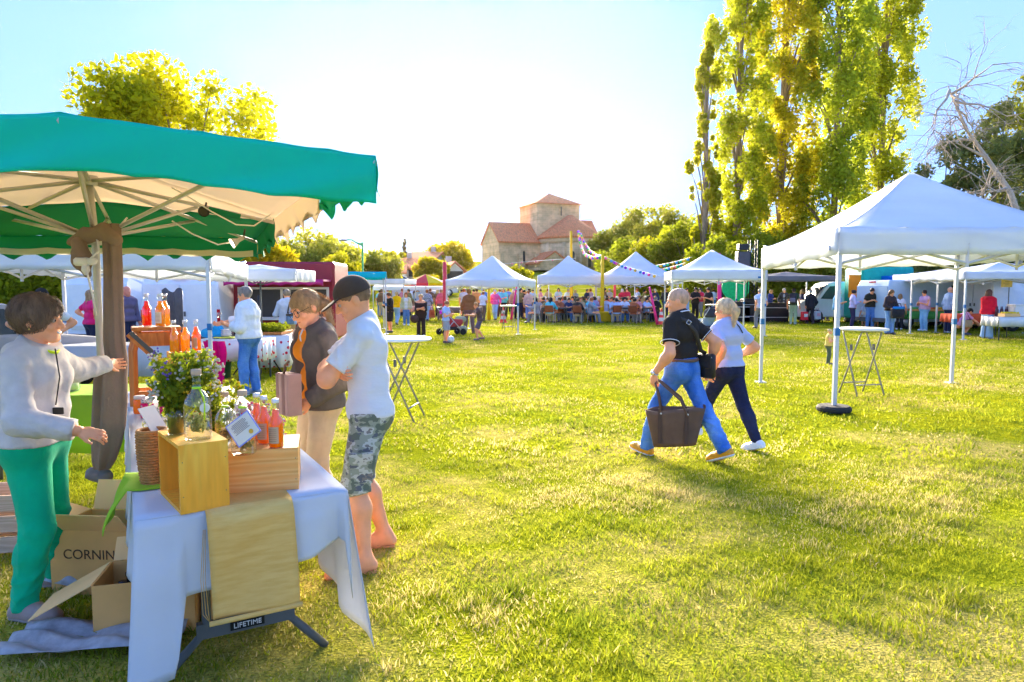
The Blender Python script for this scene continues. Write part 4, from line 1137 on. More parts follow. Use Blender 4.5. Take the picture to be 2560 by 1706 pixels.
tent('folding_tent', 'white tent peak far back between the two tents by the apse', 4.1, 43.5, 6, 4.2, 3.6, 1.95, 0.4, 3.35, G, truss=False)
tent('folding_tent', 'small white tent peak far back left of the blue-tagged tent', 9.1, 44, 0, 3.0, 3.0, 1.95, 0.35, 3.10, G, truss=False)
tent('folding_tent', 'white folding tent behind the vendor on the left', -6.35, 11.35, 11, 3.2, 3.0, 1.92, 0.30, 2.45, G, posts=(1, 1, 1, 1), hh=(0, 0, -.12, -.06), curve=1.2)
# ------------------------------------------------------------------ the juice stall in the foreground
TEAL = (0.0, 0.58, 0.38); CREAM = (0.86, 0.74, 0.58); DKGREEN = (0.012, 0.26, 0.12)
def mesh_canvas(name, c, transl=0.25):
    return mat(name, c, rough=0.7, var=0.03, nscale=2.0, bump=0.3, bscale=5.0, transl=transl, spec=0.25)
TEALM = mesh_canvas('teal_canvas', TEAL, 0.15); CREAMM = mesh_canvas('cream_canvas', CREAM, 0.4); DGREENM = mesh_canvas('green_canvas', DKGREEN, 0.3)
ALU = mat('parasol_aluminium', (0.55, 0.53, 0.50), rough=0.45, var=0.08, metal=0.3)
BROWNC = mat('brown_curtain', (0.27, 0.185, 0.13), rough=0.95, var=0.12, nscale=5.0, bump=0.4, bscale=80.0, spec=0.1)
WHITEPL = mat('white_plastic', (0.75, 0.72, 0.66), rough=0.4, var=0.04)
def parasol():
    c = Vector((-2.70, 4.40, 0)); hub = at(222, 452, 4.4); low = at(238, 597, 4.43)
    root = thing('market_parasol', 'big teal green and cream market parasol over the bottle stall', 'parasol', (low.x, low.y, 0))
    N, Mn, S1, B, C = at(939, 391, 3.10), at(150, 283, 2.75), at(795, 462, 3.85), at(685, 546, 4.9), at(641, 597, 5.8)
    NL, BL, CL, Mf = Vector((-3.05, 2.5, 2.24)), Vector((-3.75, 3.95, 2.15)), Vector((-4.5, 5.6, 2.08)), Vector((-3.35, 5.85, 2.10))
    peak = hub + Vector((0, 0, 0.16))
    S1L = NL.lerp(BL, .06); S1m = Mn.lerp(peak, .06)
    def strip(a, b, name, m, label):
        mb = MB()
        def row(r, u): return r[0].lerp(r[1], u * 2) if u < .5 else r[1].lerp(r[2], u * 2 - 1)
        mb.grid(lambda u, v: row(a, u).lerp(row(b, u), v) - Vector((0, 0, 0.035 * math.sin(math.pi * v) * abs(math.sin(2 * math.pi * u)) + 0.004 * math.sin(u * 60 + v * 9))), 25, 9)
        o = mb.obj(name, m, root, True, True, thick=0.004); o['label'] = label
    nr, sr, mr, fr = (NL, Mn, N), (S1L, S1m, S1), (BL, peak, B), (CL, Mf, C)
    m2 = (BL.lerp(CL, .25), peak.lerp(Mf, .5), B.lerp(C, .12))
    strip(nr, sr, 'canopy_panel', TEALM, 'teal near strip of the canopy'); strip(sr, mr, 'canopy_panel', CREAMM, 'cream middle strip of the canopy'); strip(mr, m2, 'canopy_panel', CREAMM, 'cream strip just behind the canopy ridge'); strip(m2, fr, 'canopy_panel', DGREENM, 'green far strip of the canopy')
    def val(pts, drop, m, scal, out=0.02, nu=40, seed=0):
        mb = MB(); L = [0]
        for i in range(1, len(pts)): L.append(L[-1] + (pts[i] - pts[i - 1]).length)
        def P(u):
            s = u * L[-1]
            for i in range(1, len(pts)):
                if s <= L[i] + 1e-6: return pts[i - 1].lerp(pts[i], (s - L[i - 1]) / (L[i] - L[i - 1])), (pts[i] - pts[i - 1]).normalized()
            return pts[-1], (pts[-1] - pts[-2]).normalized()
        def fn(u, t):
            p, d = P(u); n = Vector((d.y, -d.x, 0)).normalized()
            dr = drop * (1 - scal * abs(math.sin(u * L[-1] / 0.26 * math.pi + seed)) * (1 if t > .8 else 0)) + 0.008 * math.sin(u * 17 + seed)
            w_ = 0.012 * math.sin(u * 19 + 5 * t + seed) * t + 0.006 * math.sin(u * 31 + t * 7 + seed) * t
            return p + n * (out * t + w_) - Vector((0, 0, dr * t))
        mb.grid(fn, nu, 12); return mb.obj('valance', m, root, True, True, thick=0.003)
    val([NL, Mn, N], 0.225, TEALM, 0.04, nu=90)
    val([N, S1], 0.20, TEALM, 0.35, seed=.4); val([S1, B], 0.20, CREAMM, 0.35, seed=1.1); val([B, C], 0.19, DGREENM, 0.35, seed=.2)
    vf = val([C, Mf, CL], 0.20, DGREENM, 0.3, nu=70, seed=.9)
    tp = MB(); tp.grid(lambda u, t: (C.lerp(Mf, u * 2) if u < .5 else Mf.lerp(CL, u * 2 - 1)) + Vector((-.02, -.03, -.10 - .05 * t - .012 * abs(math.sin(u * 22)))), 60, 3); tp.obj('trim_tape', CREAMM, vf, True, True)
    # frame
    MB().tube([(low.x, low.y, 0), low, hub], [.022, .022, .021], 12).obj('pole', ALU, root, True, True)
    MB().lathe([(.05, -.03), (.06, 0), (.05, .03)], hub, 12).obj('top_hub', ALU, root, True, True)
    MB().lathe([(.045, -.04), (.055, 0), (.045, .04)], low, 12).obj('slider', ALU, root, True, True)
    for i, e in enumerate((N, Mn, NL, B, C, Mf, BL, CL)):
        e2 = e - Vector((0, 0, .03)); h2 = hub + (e2 - hub).normalized() * .05
        rb = MB().tube([h2, e2], .0135, 6).obj('rib', ALU, root, True, True)
        md = hub.lerp(e2, .56) - Vector((0, 0, .012))
        MB().tube([low + (md - low).normalized() * .05, md], .0125, 6).obj('strut', ALU, rb, True, True)
        if i in (0, 3): MB().tube([hub.lerp(e2, .62) - Vector((0, 0, .012)), hub.lerp(e2, .80) - Vector((0, 0, .016))], .024, 8).obj('rib_sleeve', DGREENM, rb, True, True)
    MB().box((low.x, low.y, 0.05), (.55, .07, .08)).obj('base_bar', mat('dark_wood', (0.10, 0.06, 0.04), rough=0.7), root, world=True)
    MB().box((low.x, low.y, 0.062), (.07, .55, .08)).obj('base_bar', MATS['dark_wood'], root, world=True)
    # tied-back storm curtain
    cu = thing('brown_curtain', 'brown cloth curtain tied around the parasol pole', 'curtain', (low.x, low.y, 0))
    prof = [(560, 262, 300), (600, 258, 301), (680, 262, 304), (760, 262, 306), (850, 262, 310), (905, 268, 318), (940, 240, 316), (1000, 236, 318), (1060, 234, 314), (1110, 234, 304), (1150, 234, 290), (1172, 238, 276)]
    YC = 4.25; mb = MB(); rows = []
    for (py, xl, xr) in prof:
        a, b = at(xl, py, YC), at(xr, py, YC); rows.append(((a + b) / 2, (b - a).length / 2))
    def fn(u, v):
        k = v * (len(rows) - 1); i = min(int(k), len(rows) - 2); f = k - i
        cc = rows[i][0].lerp(rows[i + 1][0], f); hw = rows[i][1] * (1 - f) + rows[i + 1][1] * f
        a = 2 * math.pi * u; fo = 1 + 0.30 * math.sin(a * 5 + v * 3) + 0.16 * math.sin(a * 9 - v * 5)
        return cc + Vector((math.cos(a) * hw * (0.9 + 0.1 * fo), math.sin(a) * hw * 0.75 * fo, 0))
    mb.grid(fn, 40, 60, True); mb.obj('drape', BROWNC, cu, True, True)
    def blob(pts, rad, nm, m):
        P = [('c', np.array(pts[i]), np.array(pts[i + 1]), rad[i], rad[i + 1]) for i in range(len(pts) - 1)]
        lo, hi = bounds(P, .04); Vt, Fq = surface(field(P, .03, disp=folds(.006, 45, 1)), lo, hi, .009)
        o = link_np(nm, Vt - np.array(cu.location), Fq, m, cu); return o
    blob([at(180, 605, 4.3), at(215, 590, 4.25), at(262, 580, 4.22), at(290, 600, 4.22)], [.03, .045, .05, .04], 'top_fold', BROWNC)
    blob([at(198, 610, 4.22), at(205, 650, 4.2), at(218, 685, 4.22)], [.045, .055, .025], 'tied_bundle', BROWNC)
    blob([at(232, 1185, 4.3), at(262, 1192, 4.3)], [.045, .05], 'sandbag', mat('grey_sack', (0.22, 0.19, 0.17), rough=0.9))
    # electrics hanging from the frame
    pl = thing('power_adapter', 'white multi-plug power adapter hanging on the parasol pole', 'adapter', at(205, 655, 4.12))
    MB().bbox((0, 0, 0), (.085, .05, .05), .2, .012).obj('body', WHITEPL, pl, True); MB().lathe([(.022, 0), (.022, .035), (.01, .05)], M=Matrix.Translation((.04, 0, .0)) @ Matrix.Rotation(R(80), 4, 'Y'), seg=10).obj('plug', WHITEPL, pl, True)
    MB().lathe([(.018, 0), (.024, -.04), (.008, -.07)], (.02, 0, -.01), 10).obj('socket', WHITEPL, pl, True)
    cab = thing('power_cable', 'white power cable looping along the parasol struts', 'cable', at(238, 720, 4.15))
    MB().tube([at(*p) for p in ((215, 668, 4.1), (222, 700, 4.1), (232, 740, 4.15), (240, 790, 4.2))], .006, 6).obj('cable', WHITEPL, cab, True, True)
    MB().tube([at(*p) for p in ((225, 648, 4.1), (248, 628, 4.15), (245, 605, 4.2), (232, 580, 4.25), (240, 565, 4.3), (300, 565, 4.3), (318, 545, 4.35))], .006, 6).obj('cable', WHITEPL, cab, True, True)
    MB().tube([at(*p) for p in ((430, 470, 4.4), (470, 492, 4.4), (530, 530, 4.5), (590, 562, 4.7), (635, 565, 4.8), (700, 520, 4.8), (745, 470, 4.6))], .005, 6).obj('cable', WHITEPL, cab, True, True)
    MB().tube([at(*p) for p in ((430, 553, 4.4), (480, 585, 4.5), (545, 612, 4.6), (578, 606, 4.7))], .005, 6).obj('cable', WHITEPL, cab, True, True)
    EM = bpy.data.materials.new('lamp_glow'); EM.use_nodes = True; e_ = EM.node_tree.nodes['Principled BSDF']; e_.inputs['Emission Color'].default_value = (1, .82, .55, 1); e_.inputs['Emission Strength'].default_value = 4
    DK = mat('dark_metal', (0.05, 0.045, 0.04), rough=0.5)
    for lab, p, d, m in (('dark clip-on spot lamp on the parasol strut', at(510, 529, 4.5), Vector((.35, -.9, -.1)), DK), ('lit halogen clip-on spot lamp at the far parasol corner', at(586, 606, 4.75), Vector((-.75, -.55, -.5)), EM)):
        t = thing('spot_lamp', lab, 'spot lamp', p, 0, 'parasol spot lamps')
        M = d.normalized().to_track_quat('Z', 'Y').to_matrix().to_4x4()
        MB().lathe([(.012, -.07), (.016, -.03), (.034, .012), (.036, .02)], M=M, seg=14, capt=False).obj('shade', ALU if m is EM else DK, t, True)
        MB().lathe([(.0, .012), (.030, .013)], M=M, seg=14, capb=False, capt=False).obj('lens', m, t, True)
        MB().tube([M @ Vector((0, 0, -.07)), M @ Vector((0, 0, -.07)) + Vector((.0, .03, .06))], .007, 6).obj('clip', DK, t, True)
parasol()

# ---- table frame: a runs along the table away from the camera, b across it to the left
TK = Vector((-0.743, 2.96, 0)); TD = Vector((-0.495, 0.869, 0)).normalized(); TPp = Vector((-TD.y, TD.x, 0))
TW, TL, TZ = 0.80, 3.75, 0.75
def TP(a, b, z=0.0): return TK + TD * a + TPp * b + Vector((0, 0, z))
T_RZ = math.atan2(TPp.y, TPp.x) + math.pi     # local x points to the right end of the near edge
GREYT = mat('grey_powder_coat', (0.11, 0.12, 0.125), rough=0.45, var=0.08)
WHITECL = mat('white_tablecloth', (0.80, 0.81, 0.84), rough=0.9, var=0.04, nscale=3.0, bump=0.35, bscale=9.0, transl=0.35, spec=0.1)
def words(txt, name, parent, loc, size, m, rot, world=True, ext=0.002):
    cu = bpy.data.curves.new(name, 'FONT'); cu.body = txt; cu.size = size; cu.align_x = 'CENTER'; cu.align_y = 'CENTER'; cu.extrude = ext
    tmp = bpy.data.objects.new('tmp', cu); COL.objects.link(tmp)
    dg = bpy.context.evaluated_depsgraph_get(); me = bpy.data.meshes.new_from_object(tmp.evaluated_get(dg))
    COL.objects.unlink(tmp); bpy.data.objects.remove(tmp)
    M = rot.copy(); M.translation = loc
    if world and parent is not None: M = parent.matrix_basis.inverted() @ M
    me.transform(M); me.name = name; me.materials.append(m)
    o = bpy.data.objects.new(name, me); COL.objects.link(o); o.parent = parent
    return o
def basis(xa, up):
    xa = Vector(xa).normalized(); up = Vector(up).normalized(); n = xa.cross(up)
    return Matrix(((xa.x, up.x, n.x, 0), (xa.y, up.y, n.y, 0), (xa.z, up.z, n.z, 0), (0, 0, 0, 1)))
def front_table():
    t = thing('folding_table', 'long grey-legged folding table under the white cloth', 'table', TP(1.6, .4), T_RZ)
    mb = MB(); mb.slab([TP(.02, .02, TZ - .045), TP(.02, TW - .02, TZ - .045), TP(TL, TW - .02, TZ - .045), TP(TL, .02, TZ - .045)], (0, 0, 1), .04); mb.obj('tabletop', WHITEPL, t, world=True)
    for a, nm in ((.14, 1), (TL - .25, 0)):
        lf = MB(); zb = .205
        for b0, bf in ((.24, .06), (.56, .76)):
            lf.tube([TP(a, b0, TZ - .05), TP(a, b0, zb), TP(a, (b0 + bf) / 2, zb * .5), TP(a, bf, 0.0)], [.019, .019, .019, .018], 10)
        lo = lf.obj('leg_frame', GREYT, t, True, True)
        br = MB(); br.slab([TP(a - .018, .20, zb - .035), TP(a - .018, .60, zb - .035), TP(a - .018, .60, zb + .03), TP(a - .018, .20, zb + .03)], TD, .036); co = br.obj('crossbar', GREYT, lo, world=True)
        co.parent = t
        if nm:
            pl = MB(); pl.slab([TP(a - .024, .33, zb - .022), TP(a - .024, .47, zb - .022), TP(a - .024, .47, zb + .016), TP(a - .024, .33, zb + .016)], TD, .003); po = pl.obj('name_plate', mat('black_plate', (0.01, 0.01, 0.01), rough=0.4), t, world=True)
            words('LIFETIME', 'lettering', t, TP(a - .027, .40, zb - .003), .030, mat('plate_white', (0.8, 0.8, 0.8), rough=0.5), basis(-TPp, (0, 0, 1)))
    # white cloth
    c = thing('tablecloth', 'white tablecloth draped over the front stall table', 'tablecloth', TP(1.0, .4), T_RZ)
    tz = TZ + .012
    def interp(x, tab):
        for i in range(1, len(tab)):
            if x <= tab[i][0]: f = (x - tab[i - 1][0]) / (tab[i][0] - tab[i - 1][0]); return tab[i - 1][1] + (tab[i][1] - tab[i - 1][1]) * f
        return tab[-1][1]
    tp = MB(); tp.grid(lambda u, v: TP(-.012 + v * (TL + .02), -.012 + u * (TW + .024), tz + .0025 * math.sin(u * 9 + v * 17)), 17, 41); tp.obj('cloth_top', WHITECL, c, True, True, thick=.003)
    fr = [(0, .13), (.16, .14), (.20, .44), (.42, .47), (.80, .51), (.93, .555), (.965, .57), (1.0, .30)]
    def front(u, t):                       # u from the left corner to the right corner
        zb = interp(u, fr); b = TW + .012 - u * (TW + .024)
        out = .014 + .05 * t * (1 - u) * (1 if u < .2 else .25) + .018 * math.sin(u * 17 + 1) * t + (.05 * t if u > .95 else 0)
        e = min(1, t * 6); z = tz - .01 * (1 - math.cos(e * math.pi / 2)) - (tz - zb) * t
        return TP(-.012 - out * min(1, t * 3), b + (.05 * t * (1 - u / .2) if u < .2 else 0), z)
    f = MB(); f.grid(front, 60, 16); f.obj('front_drop', WHITECL, c, True, True, thick=.003)
    sd_ = [(0, .03), (.10, .06), (.7, .24), (1.2, .30), (TL, .34)]
    def right(u, t):
        a = -.012 + u * (TL + .01); zb = interp(a, sd_)
        out = (.07 * math.exp(-a * 5) + .03) * t + .022 * math.sin(a * 19) * t
        return TP(a - .03 * t * math.exp(-a * 8), -.012 - out, tz - (tz - zb) * t)
    r_ = MB(); r_.grid(right, 80, 14); r_.obj('side_drop', WHITECL, c, True, True, thick=.003)
    def left(u, t):
        a = -.012 + u * (TL + .01); zb = interp(a, [(0, .13), (.15, .16), (.3, .36), (TL, .42)])
        return TP(a, TW + .012 + (.02 + .018 * math.sin(a * 15)) * t, tz - (tz - zb) * t)
    l_ = MB(); l_.grid(left, 80, 10); l_.obj('side_drop', WHITECL, c, True, True, thick=.003)
    # burlap runner
    BUR = bpy.data.materials.new('burlap'); nt, N_, L_ = _nodes(BUR); bs = N_['Principled BSDF']; vec = _coord(nt, 'Object')
    wv = N_.new('ShaderNodeTexWave'); wv.inputs['Scale'].default_value = 160; wv.bands_direction = 'X'; wv.inputs['Distortion'].default_value = 2; L_.new(vec, wv.inputs[0])
    w2 = N_.new('ShaderNodeTexWave'); w2.inputs['Scale'].default_value = 160; w2.bands_direction = 'Z'; w2.inputs['Distortion'].default_value = 2; L_.new(vec, w2.inputs[0])
    nn = _noise(nt, 9, 5, _coord(nt, 'Object', (1, 1, 6)))
    rm = _ramp(nt, nn.outputs['Fac'], [(0.3, (0.86, 0.48, 0.12)), (0.7, (0.96, 0.62, 0.20))])
    wm = _mix(nt, 0.5, wv.outputs['Color'], w2.outputs['Color']); wr = _ramp(nt, wm, [(0.2, (.7, .7, .7)), (0.8, (1.15, 1.15, 1.15))])
    L_.new(_mix(nt, 1.0, rm.outputs[0], wr.outputs[0], 'MULTIPLY'), bs.inputs['Base Color']); bs.inputs['Roughness'].default_value = .95; bs.inputs['Specular IOR Level'].default_value = .1
    L_.new(_bump(nt, wm, .5, .002), bs.inputs['Normal'])
    bu = thing('burlap_runner', 'tan burlap runner hanging over the front edge of the white tablecloth', 'table runner', TP(0, .4), T_RZ)
    b0, b1 = .565, .228
    def run(u, v):
        b = b0 + (b1 - b0) * u; L = .30 + .49
        s = v * L
        if s < .30: return TP(.30 - s - .012, b, tz + .006)
        t = (s - .30) / .49; e = min(1.0, t * 8)
        return TP(-.012 - .050 - .012 * t + .034 * (1 - math.sin(e * math.pi / 2)) - .01 * math.sin(u * 5 + t * 4), b - .012 * t, tz + .006 - .006 * e - .430 * t)
    m_ = MB(); m_.grid(run, 14, 44); m_.obj('cloth', BUR, bu, True, True, thick=.003)
    MB().tube([TP(-.082, b0 + .004, .325), TP(-.082, b1 - .02, .325)], .011, 8).obj('rolled_hem', BUR, bu, True, True)
    th = MB()
    for k in range(3): th.tube([TP(-.05, b0 + .004 + .004 * k, .7), TP(-.06, b0 + .012 + .008 * k, .5), TP(-.06, b0 + .004 + .010 * k, .36), TP(-.06, b0 - .002, .32)], .0015, 3)
    th.obj('loose_threads', BUR, bu, True, True)
front_table()
def wood_mat(name, c0, c1, axis='z', sc=1.0):
    m = bpy.data.materials.new(name); nt, N, L = _nodes(m); b = N['Principled BSDF']
    st = {'z': (9, 9, 1.0), 'x': (1.0, 9, 9), 'y': (9, 1.0, 9)}[axis]
    vec = _coord(nt, 'Object', tuple(v * sc for v in st))
    n0 = _noise(nt, 1.6, 3, vec); wv = N.new('ShaderNodeTexWave'); wv.wave_type = 'RINGS'; wv.inputs['Scale'].default_value = 1.1; wv.inputs['Distortion'].default_value = 9; wv.inputs['Detail'].default_value = 3
    L.new(vec, wv.inputs[0])
    n2 = _noise(nt, 12, 4, vec)
    r_ = _ramp(nt, wv.outputs['Fac'], [(0.0, c0), (0.75, c1), (1.0, tuple(v * .93 for v in c0))])
    r2 = _ramp(nt, n2.outputs['Fac'], [(0.3, (.92, .90, .88)), (0.7, (1.06, 1.05, 1.05))])
    L.new(_mix(nt, 1.0, r_.outputs[0], r2.outputs[0], 'MULTIPLY'), b.inputs['Base Color']); b.inputs['Roughness'].default_value = .55
    L.new(_bump(nt, n2.outputs['Fac'], .15, .003), b.inputs['Normal'])
    return m
PLY = wood_mat('plywood', (0.95, 0.40, 0.025), (1.0, 0.54, 0.06), 'z', .55); PINE = wood_mat('pine', (0.95, 0.42, 0.10), (1.0, 0.54, 0.17), 'x', .6)
OAKD = wood_mat('orange_stained_wood', (0.52, 0.17, 0.03), (0.62, 0.23, 0.045), 'z')
def crate(label, a0, b0, wx, dy, h, rz_off, m, openside=None, planks=1, name='wooden_box', z0=None):
    """open box of boards; its near right bottom corner sits at (a0, b0); x runs left to right"""
    z0 = TZ + .016 if z0 is None else z0
    root = thing(name, label, 'wooden box', TP(a0, b0, z0), T_RZ + R(rz_off), 'wooden display boxes')
    t = .014
    MB().box((-wx / 2, dy / 2, t / 2), (wx - .002, dy - .002, t)).obj('bottom_board', m, root)
    for k in range(planks):
        w_ = dy / planks; MB().box((-wx / 2, (k + .5) * w_, h - t / 2), (wx, w_ - (.003 if planks > 1 else 0), t)).obj('top_board', m, root)
    for nm, c, s in (('front_board', (-wx / 2, t / 2, h / 2), (wx - .001, t, h - 2 * t)), ('back_board', (-wx / 2, dy - t / 2, h / 2), (wx - .001, t, h - 2 * t)), ('side_board', (-t / 2, dy / 2, h / 2), (t, dy - 2 * t - .001, h - 2 * t)), ('side_board', (-wx + t / 2, dy / 2, h / 2), (t, dy - 2 * t - .001, h - 2 * t))):
        if openside == 'left' and c[0] < -wx * .8: continue
        MB().box(c, s).obj(nm, m, root)
    nl = MB()
    for xx in (-.012, -wx + .012):
        for zz in (.25, .75): nl.lathe([(.002, 0), (.002, .001)], M=Matrix.Translation((xx, -.0005, h * zz)) @ Matrix.Rotation(R(90), 4, 'X'), seg=6)
    nl.obj('nail_heads', GREYT, root)
    return root
crate('tall plywood box open at its left side, nearest on the white tablecloth', 0.0, .470, .185, .36, .275, 9, PLY, 'left')
crate('low pine box with bottles on top at the table corner', .10, .172, .30, .29, .187, -14, PINE, None, 2)
crate('small orange wooden box behind the flower jar', .62, .52, .20, .22, .20, 3, PLY, None, 1)

# ---- glassware
def glass_mat(name, c=(1, 1, 1)):
    """thin clear glass: see-through with grazing reflections"""
    m = bpy.data.materials.new(name); nt, N, L = _nodes(m); N.remove(N['Principled BSDF'])
    tr = N.new('ShaderNodeBsdfTransparent'); tr.inputs[0].default_value = (*c, 1)
    gl = N.new('ShaderNodeBsdfGlossy'); gl.inputs['Roughness'].default_value = 0.04
    lw = N.new('ShaderNodeLayerWeight'); lw.inputs['Blend'].default_value = 0.35
    n = _noise(nt, 9, 2, _coord(nt)); L.new(_bump(nt, n.outputs['Fac'], .08, .01), gl.inputs['Normal'])
    f = _math(nt, 'MULTIPLY_ADD', lw.outputs['Facing'], 0.50, 0.06)
    mx = N.new('ShaderNodeMixShader'); L.new(f, mx.inputs[0]); L.new(tr.outputs[0], mx.inputs[1]); L.new(gl.outputs[0], mx.inputs[2])
    L.new(mx.outputs[0], N['Material Output'].inputs['Surface'])
    return m
GLASS = glass_mat('clear_glass', (0.90, 0.95, 0.93))
CORK = mat('cork_wood', (0.62, 0.42, 0.27), rough=0.7, var=0.12)
NEON = mat('neon_string', (0.55, 0.85, 0.02), rough=0.5, var=0.05)
PAPER = mat('paper_label', (0.82, 0.74, 0.62), rough=0.85, var=0.05); KRAFT = mat('kraft_label', (0.62, 0.42, 0.26), rough=0.9, var=0.1)
def liquid(c, nm): return mat(nm, c, rough=0.12, var=0.12, nscale=9, bump=0, transl=0.55, spec=0.5)
LORANGE = liquid((1.0, 0.28, 0.0), 'orange_juice'); LAMBER = liquid((0.98, 0.48, 0.01), 'amber_juice'); LRED = liquid((0.85, 0.01, 0.02), 'red_syrup')
def fl_bottle(label, p, h, r_, herbs=1, cardm=None, tagm=False, seed=0, z=None, group='herb spirit bottles with corks'):
    root = thing('glass_bottle', label, 'bottle', p, 0.4 * seed, group)
    MB().lathe([(r_ * .9, 0), (r_, .006), (r_, h * .50), (r_ * .93, h * .58), (r_ * .55, h * .68), (r_ * .32, h * .73), (r_ * .30, h * .88), (r_ * .36, h * .89), (r_ * .36, h * .92)], (0, 0, 0), 28).obj('glass', GLASS, root, True)
    MB().lathe([(r_ * .34, h * .915), (r_ * .38, h * .93), (r_ * .38, h * .995), (r_ * .36, h)], (0, 0, 0), 18).obj('cork_stopper', CORK, root, True)
    if herbs:
        C = np.array([[0.25 * r_ * math.sin(i * 2.1), .25 * r_ * math.cos(i * 1.7), h * (.12 + .035 * i)] for i in range(7)])
        crown_mesh('herbs', root, C, np.full(7, r_ * .62), 260, .009, ((0.30, 0.32, 0.12), (0.5, 0.46, 0.22)) if herbs == 1 else ((0.30, 0.19, 0.10), (0.46, 0.34, 0.2)), 40 + seed, .5)
    MB().lathe([(r_ * .34, h * .72), (r_ * .37, h * .735), (r_ * .34, h * .75)], (0, 0, 0), 16).obj('string', NEON, root, True)
    if tagm:
        tg = MB(); tg.lathe([(.019, 0), (.019, .003)], M=Matrix.Translation((r_ * .55, -r_ * .92, h * .47)) @ Matrix.Rotation(R(90), 4, 'X'), seg=20); tg.obj('round_tag', PAPER, root)
        MB().tube([(r_ * .2, -r_ * .35, h * .73), (r_ * .5, -r_ * .8, h * .6), (r_ * .55, -r_ * 1.0, h * .5), (r_ * .5, -r_ * 1.02, h * .3)], .003, 5).obj('string', NEON, root, True)
    return root
def card(label, p, w_, h_, roll, tilt, yaw, par=None):
    root = thing('tasting_card', label, 'card', p, yaw)
    M = Matrix.Rotation(tilt, 4, 'X') @ Matrix.Rotation(roll, 4, 'Y')
    MB().box(None, (w_, .002, h_), M=M).obj('card', mat('card_blue', (0.28, 0.32, 0.75), rough=0.7), root)
    MB().box(None, (w_ - .010, .002, h_ - .010), M=M @ Matrix.Translation((0, -.0015, 0))).obj('print_area', PAPER, root)
    ln = MB()
    for k in range(8): ln.box(None, (w_ * (.62 if k % 3 else .5), .001, .0022), M=M @ Matrix.Translation((-.004, -.003, h_ * (.34 - k * .055))))
    ln.obj('text_lines', mat('grey_ink', (0.32, 0.24, 0.2), rough=0.9), root)
    MB().lathe([(.010, 0), (.010, .001)], M=M @ Matrix.Translation((w_ * .2, -.003, -h_ * .27)) @ Matrix.Rotation(R(90), 4, 'X'), seg=12).obj('emblem', mat('gold_ink', (0.75, 0.42, 0.05), rough=0.8), root)
zt = TZ + .016 + .275 + .001; zl = TZ + .016 + .187 + .001; zc = TZ + .014
fl_bottle('corked glass bottle with herbs and round tag on the tall plywood box', gp(496, 1098, zt), .285, .052, 1, None, True, 1)
fl_bottle('corked glass bottle with dark herbs on the low pine box behind the square card', gp(610, 1134, zl), .270, .050, 2, None, False, 2)
fl_bottle('second corked glass bottle half hidden at the left of the low pine box', gp(566, 1118, zl), .245, .044, 2, None, False, 3)
card('square tilted white card with blue rim hanging on the bottle', gp(616, 1137, zl) + Vector((.02, -.075, .125)), .118, .105, R(-38), R(-8), R(-8))
card('small tilted card tucked behind the tagged bottle', gp(463, 1085, zt) + Vector((0, .0, .11)), .06, .06, R(40), 0, R(5))
def juice(label, p, h, r_, m, group, label_m=KRAFT, yaw=0.3, cap=None, neck=None):
    root = thing('juice_bottle', label, 'bottle', p, yaw, group)
    body = [(r_ * .92, .004), (r_ * .97, .008), (r_ * .97, h * .50), (r_ * .86, h * .57), (r_ * .52, h * .65), (r_ * .42, h * .78)]
    MB().lathe(body, (0, 0, 0), 22).obj('juice', m, root, True)
    MB().lathe([(r_ * .95, 0), (r_, .005), (r_, h * .505), (r_ * .89, h * .575), (r_ * .55, h * .655), (r_ * .45, h * .80), (r_ * .42, h * .90), (r_ * .46, h * .905), (r_ * .46, h * .93)], (0, 0, 0), 22).obj('glass', GLASS, root, True)
    MB().lathe([(r_ * .49, h * .915), (r_ * .50, h * .925), (r_ * .50, h * .99), (r_ * .46, h)], (0, 0, 0), 18).obj('screw_cap', cap or mat('cap_silver', (0.75, 0.78, 0.85), rough=0.35, metal=0.5), root, True)
    if label_m:
        lb = MB(); lb.grid(lambda u, v: (r_ * 1.012 * math.cos(-2.9 + u * 1.7), r_ * 1.012 * math.sin(-2.9 + u * 1.7), h * (.10 + .34 * v)), 12, 2); lo = lb.obj('paper_label', label_m, root, True)
        tx = MB()
        for k in range(7): tx.grid(lambda u, v, k=k: (r_ * 1.02 * math.cos(-2.7 + u * 1.2), r_ * 1.02 * math.sin(-2.7 + u * 1.2), h * (.14 + .04 * k + .010 * v)), 8, 2)
        tx.obj('label_text', mat('grey_ink2', (0.35, 0.2, 0.12), rough=.9), lo)
    return root
GJ = 'orange juice bottles on the low pine box'
juice('front right orange juice bottle with paper label on the low pine box', gp(691, 1118, zl), .215, .0315, LORANGE, GJ)
juice('middle orange juice bottle on the low pine box', gp(662, 1108, zl), .215, .0315, LORANGE, GJ)
juice('back left orange juice bottle on the low pine box', gp(644, 1098, zl), .215, .0315, LORANGE, GJ)

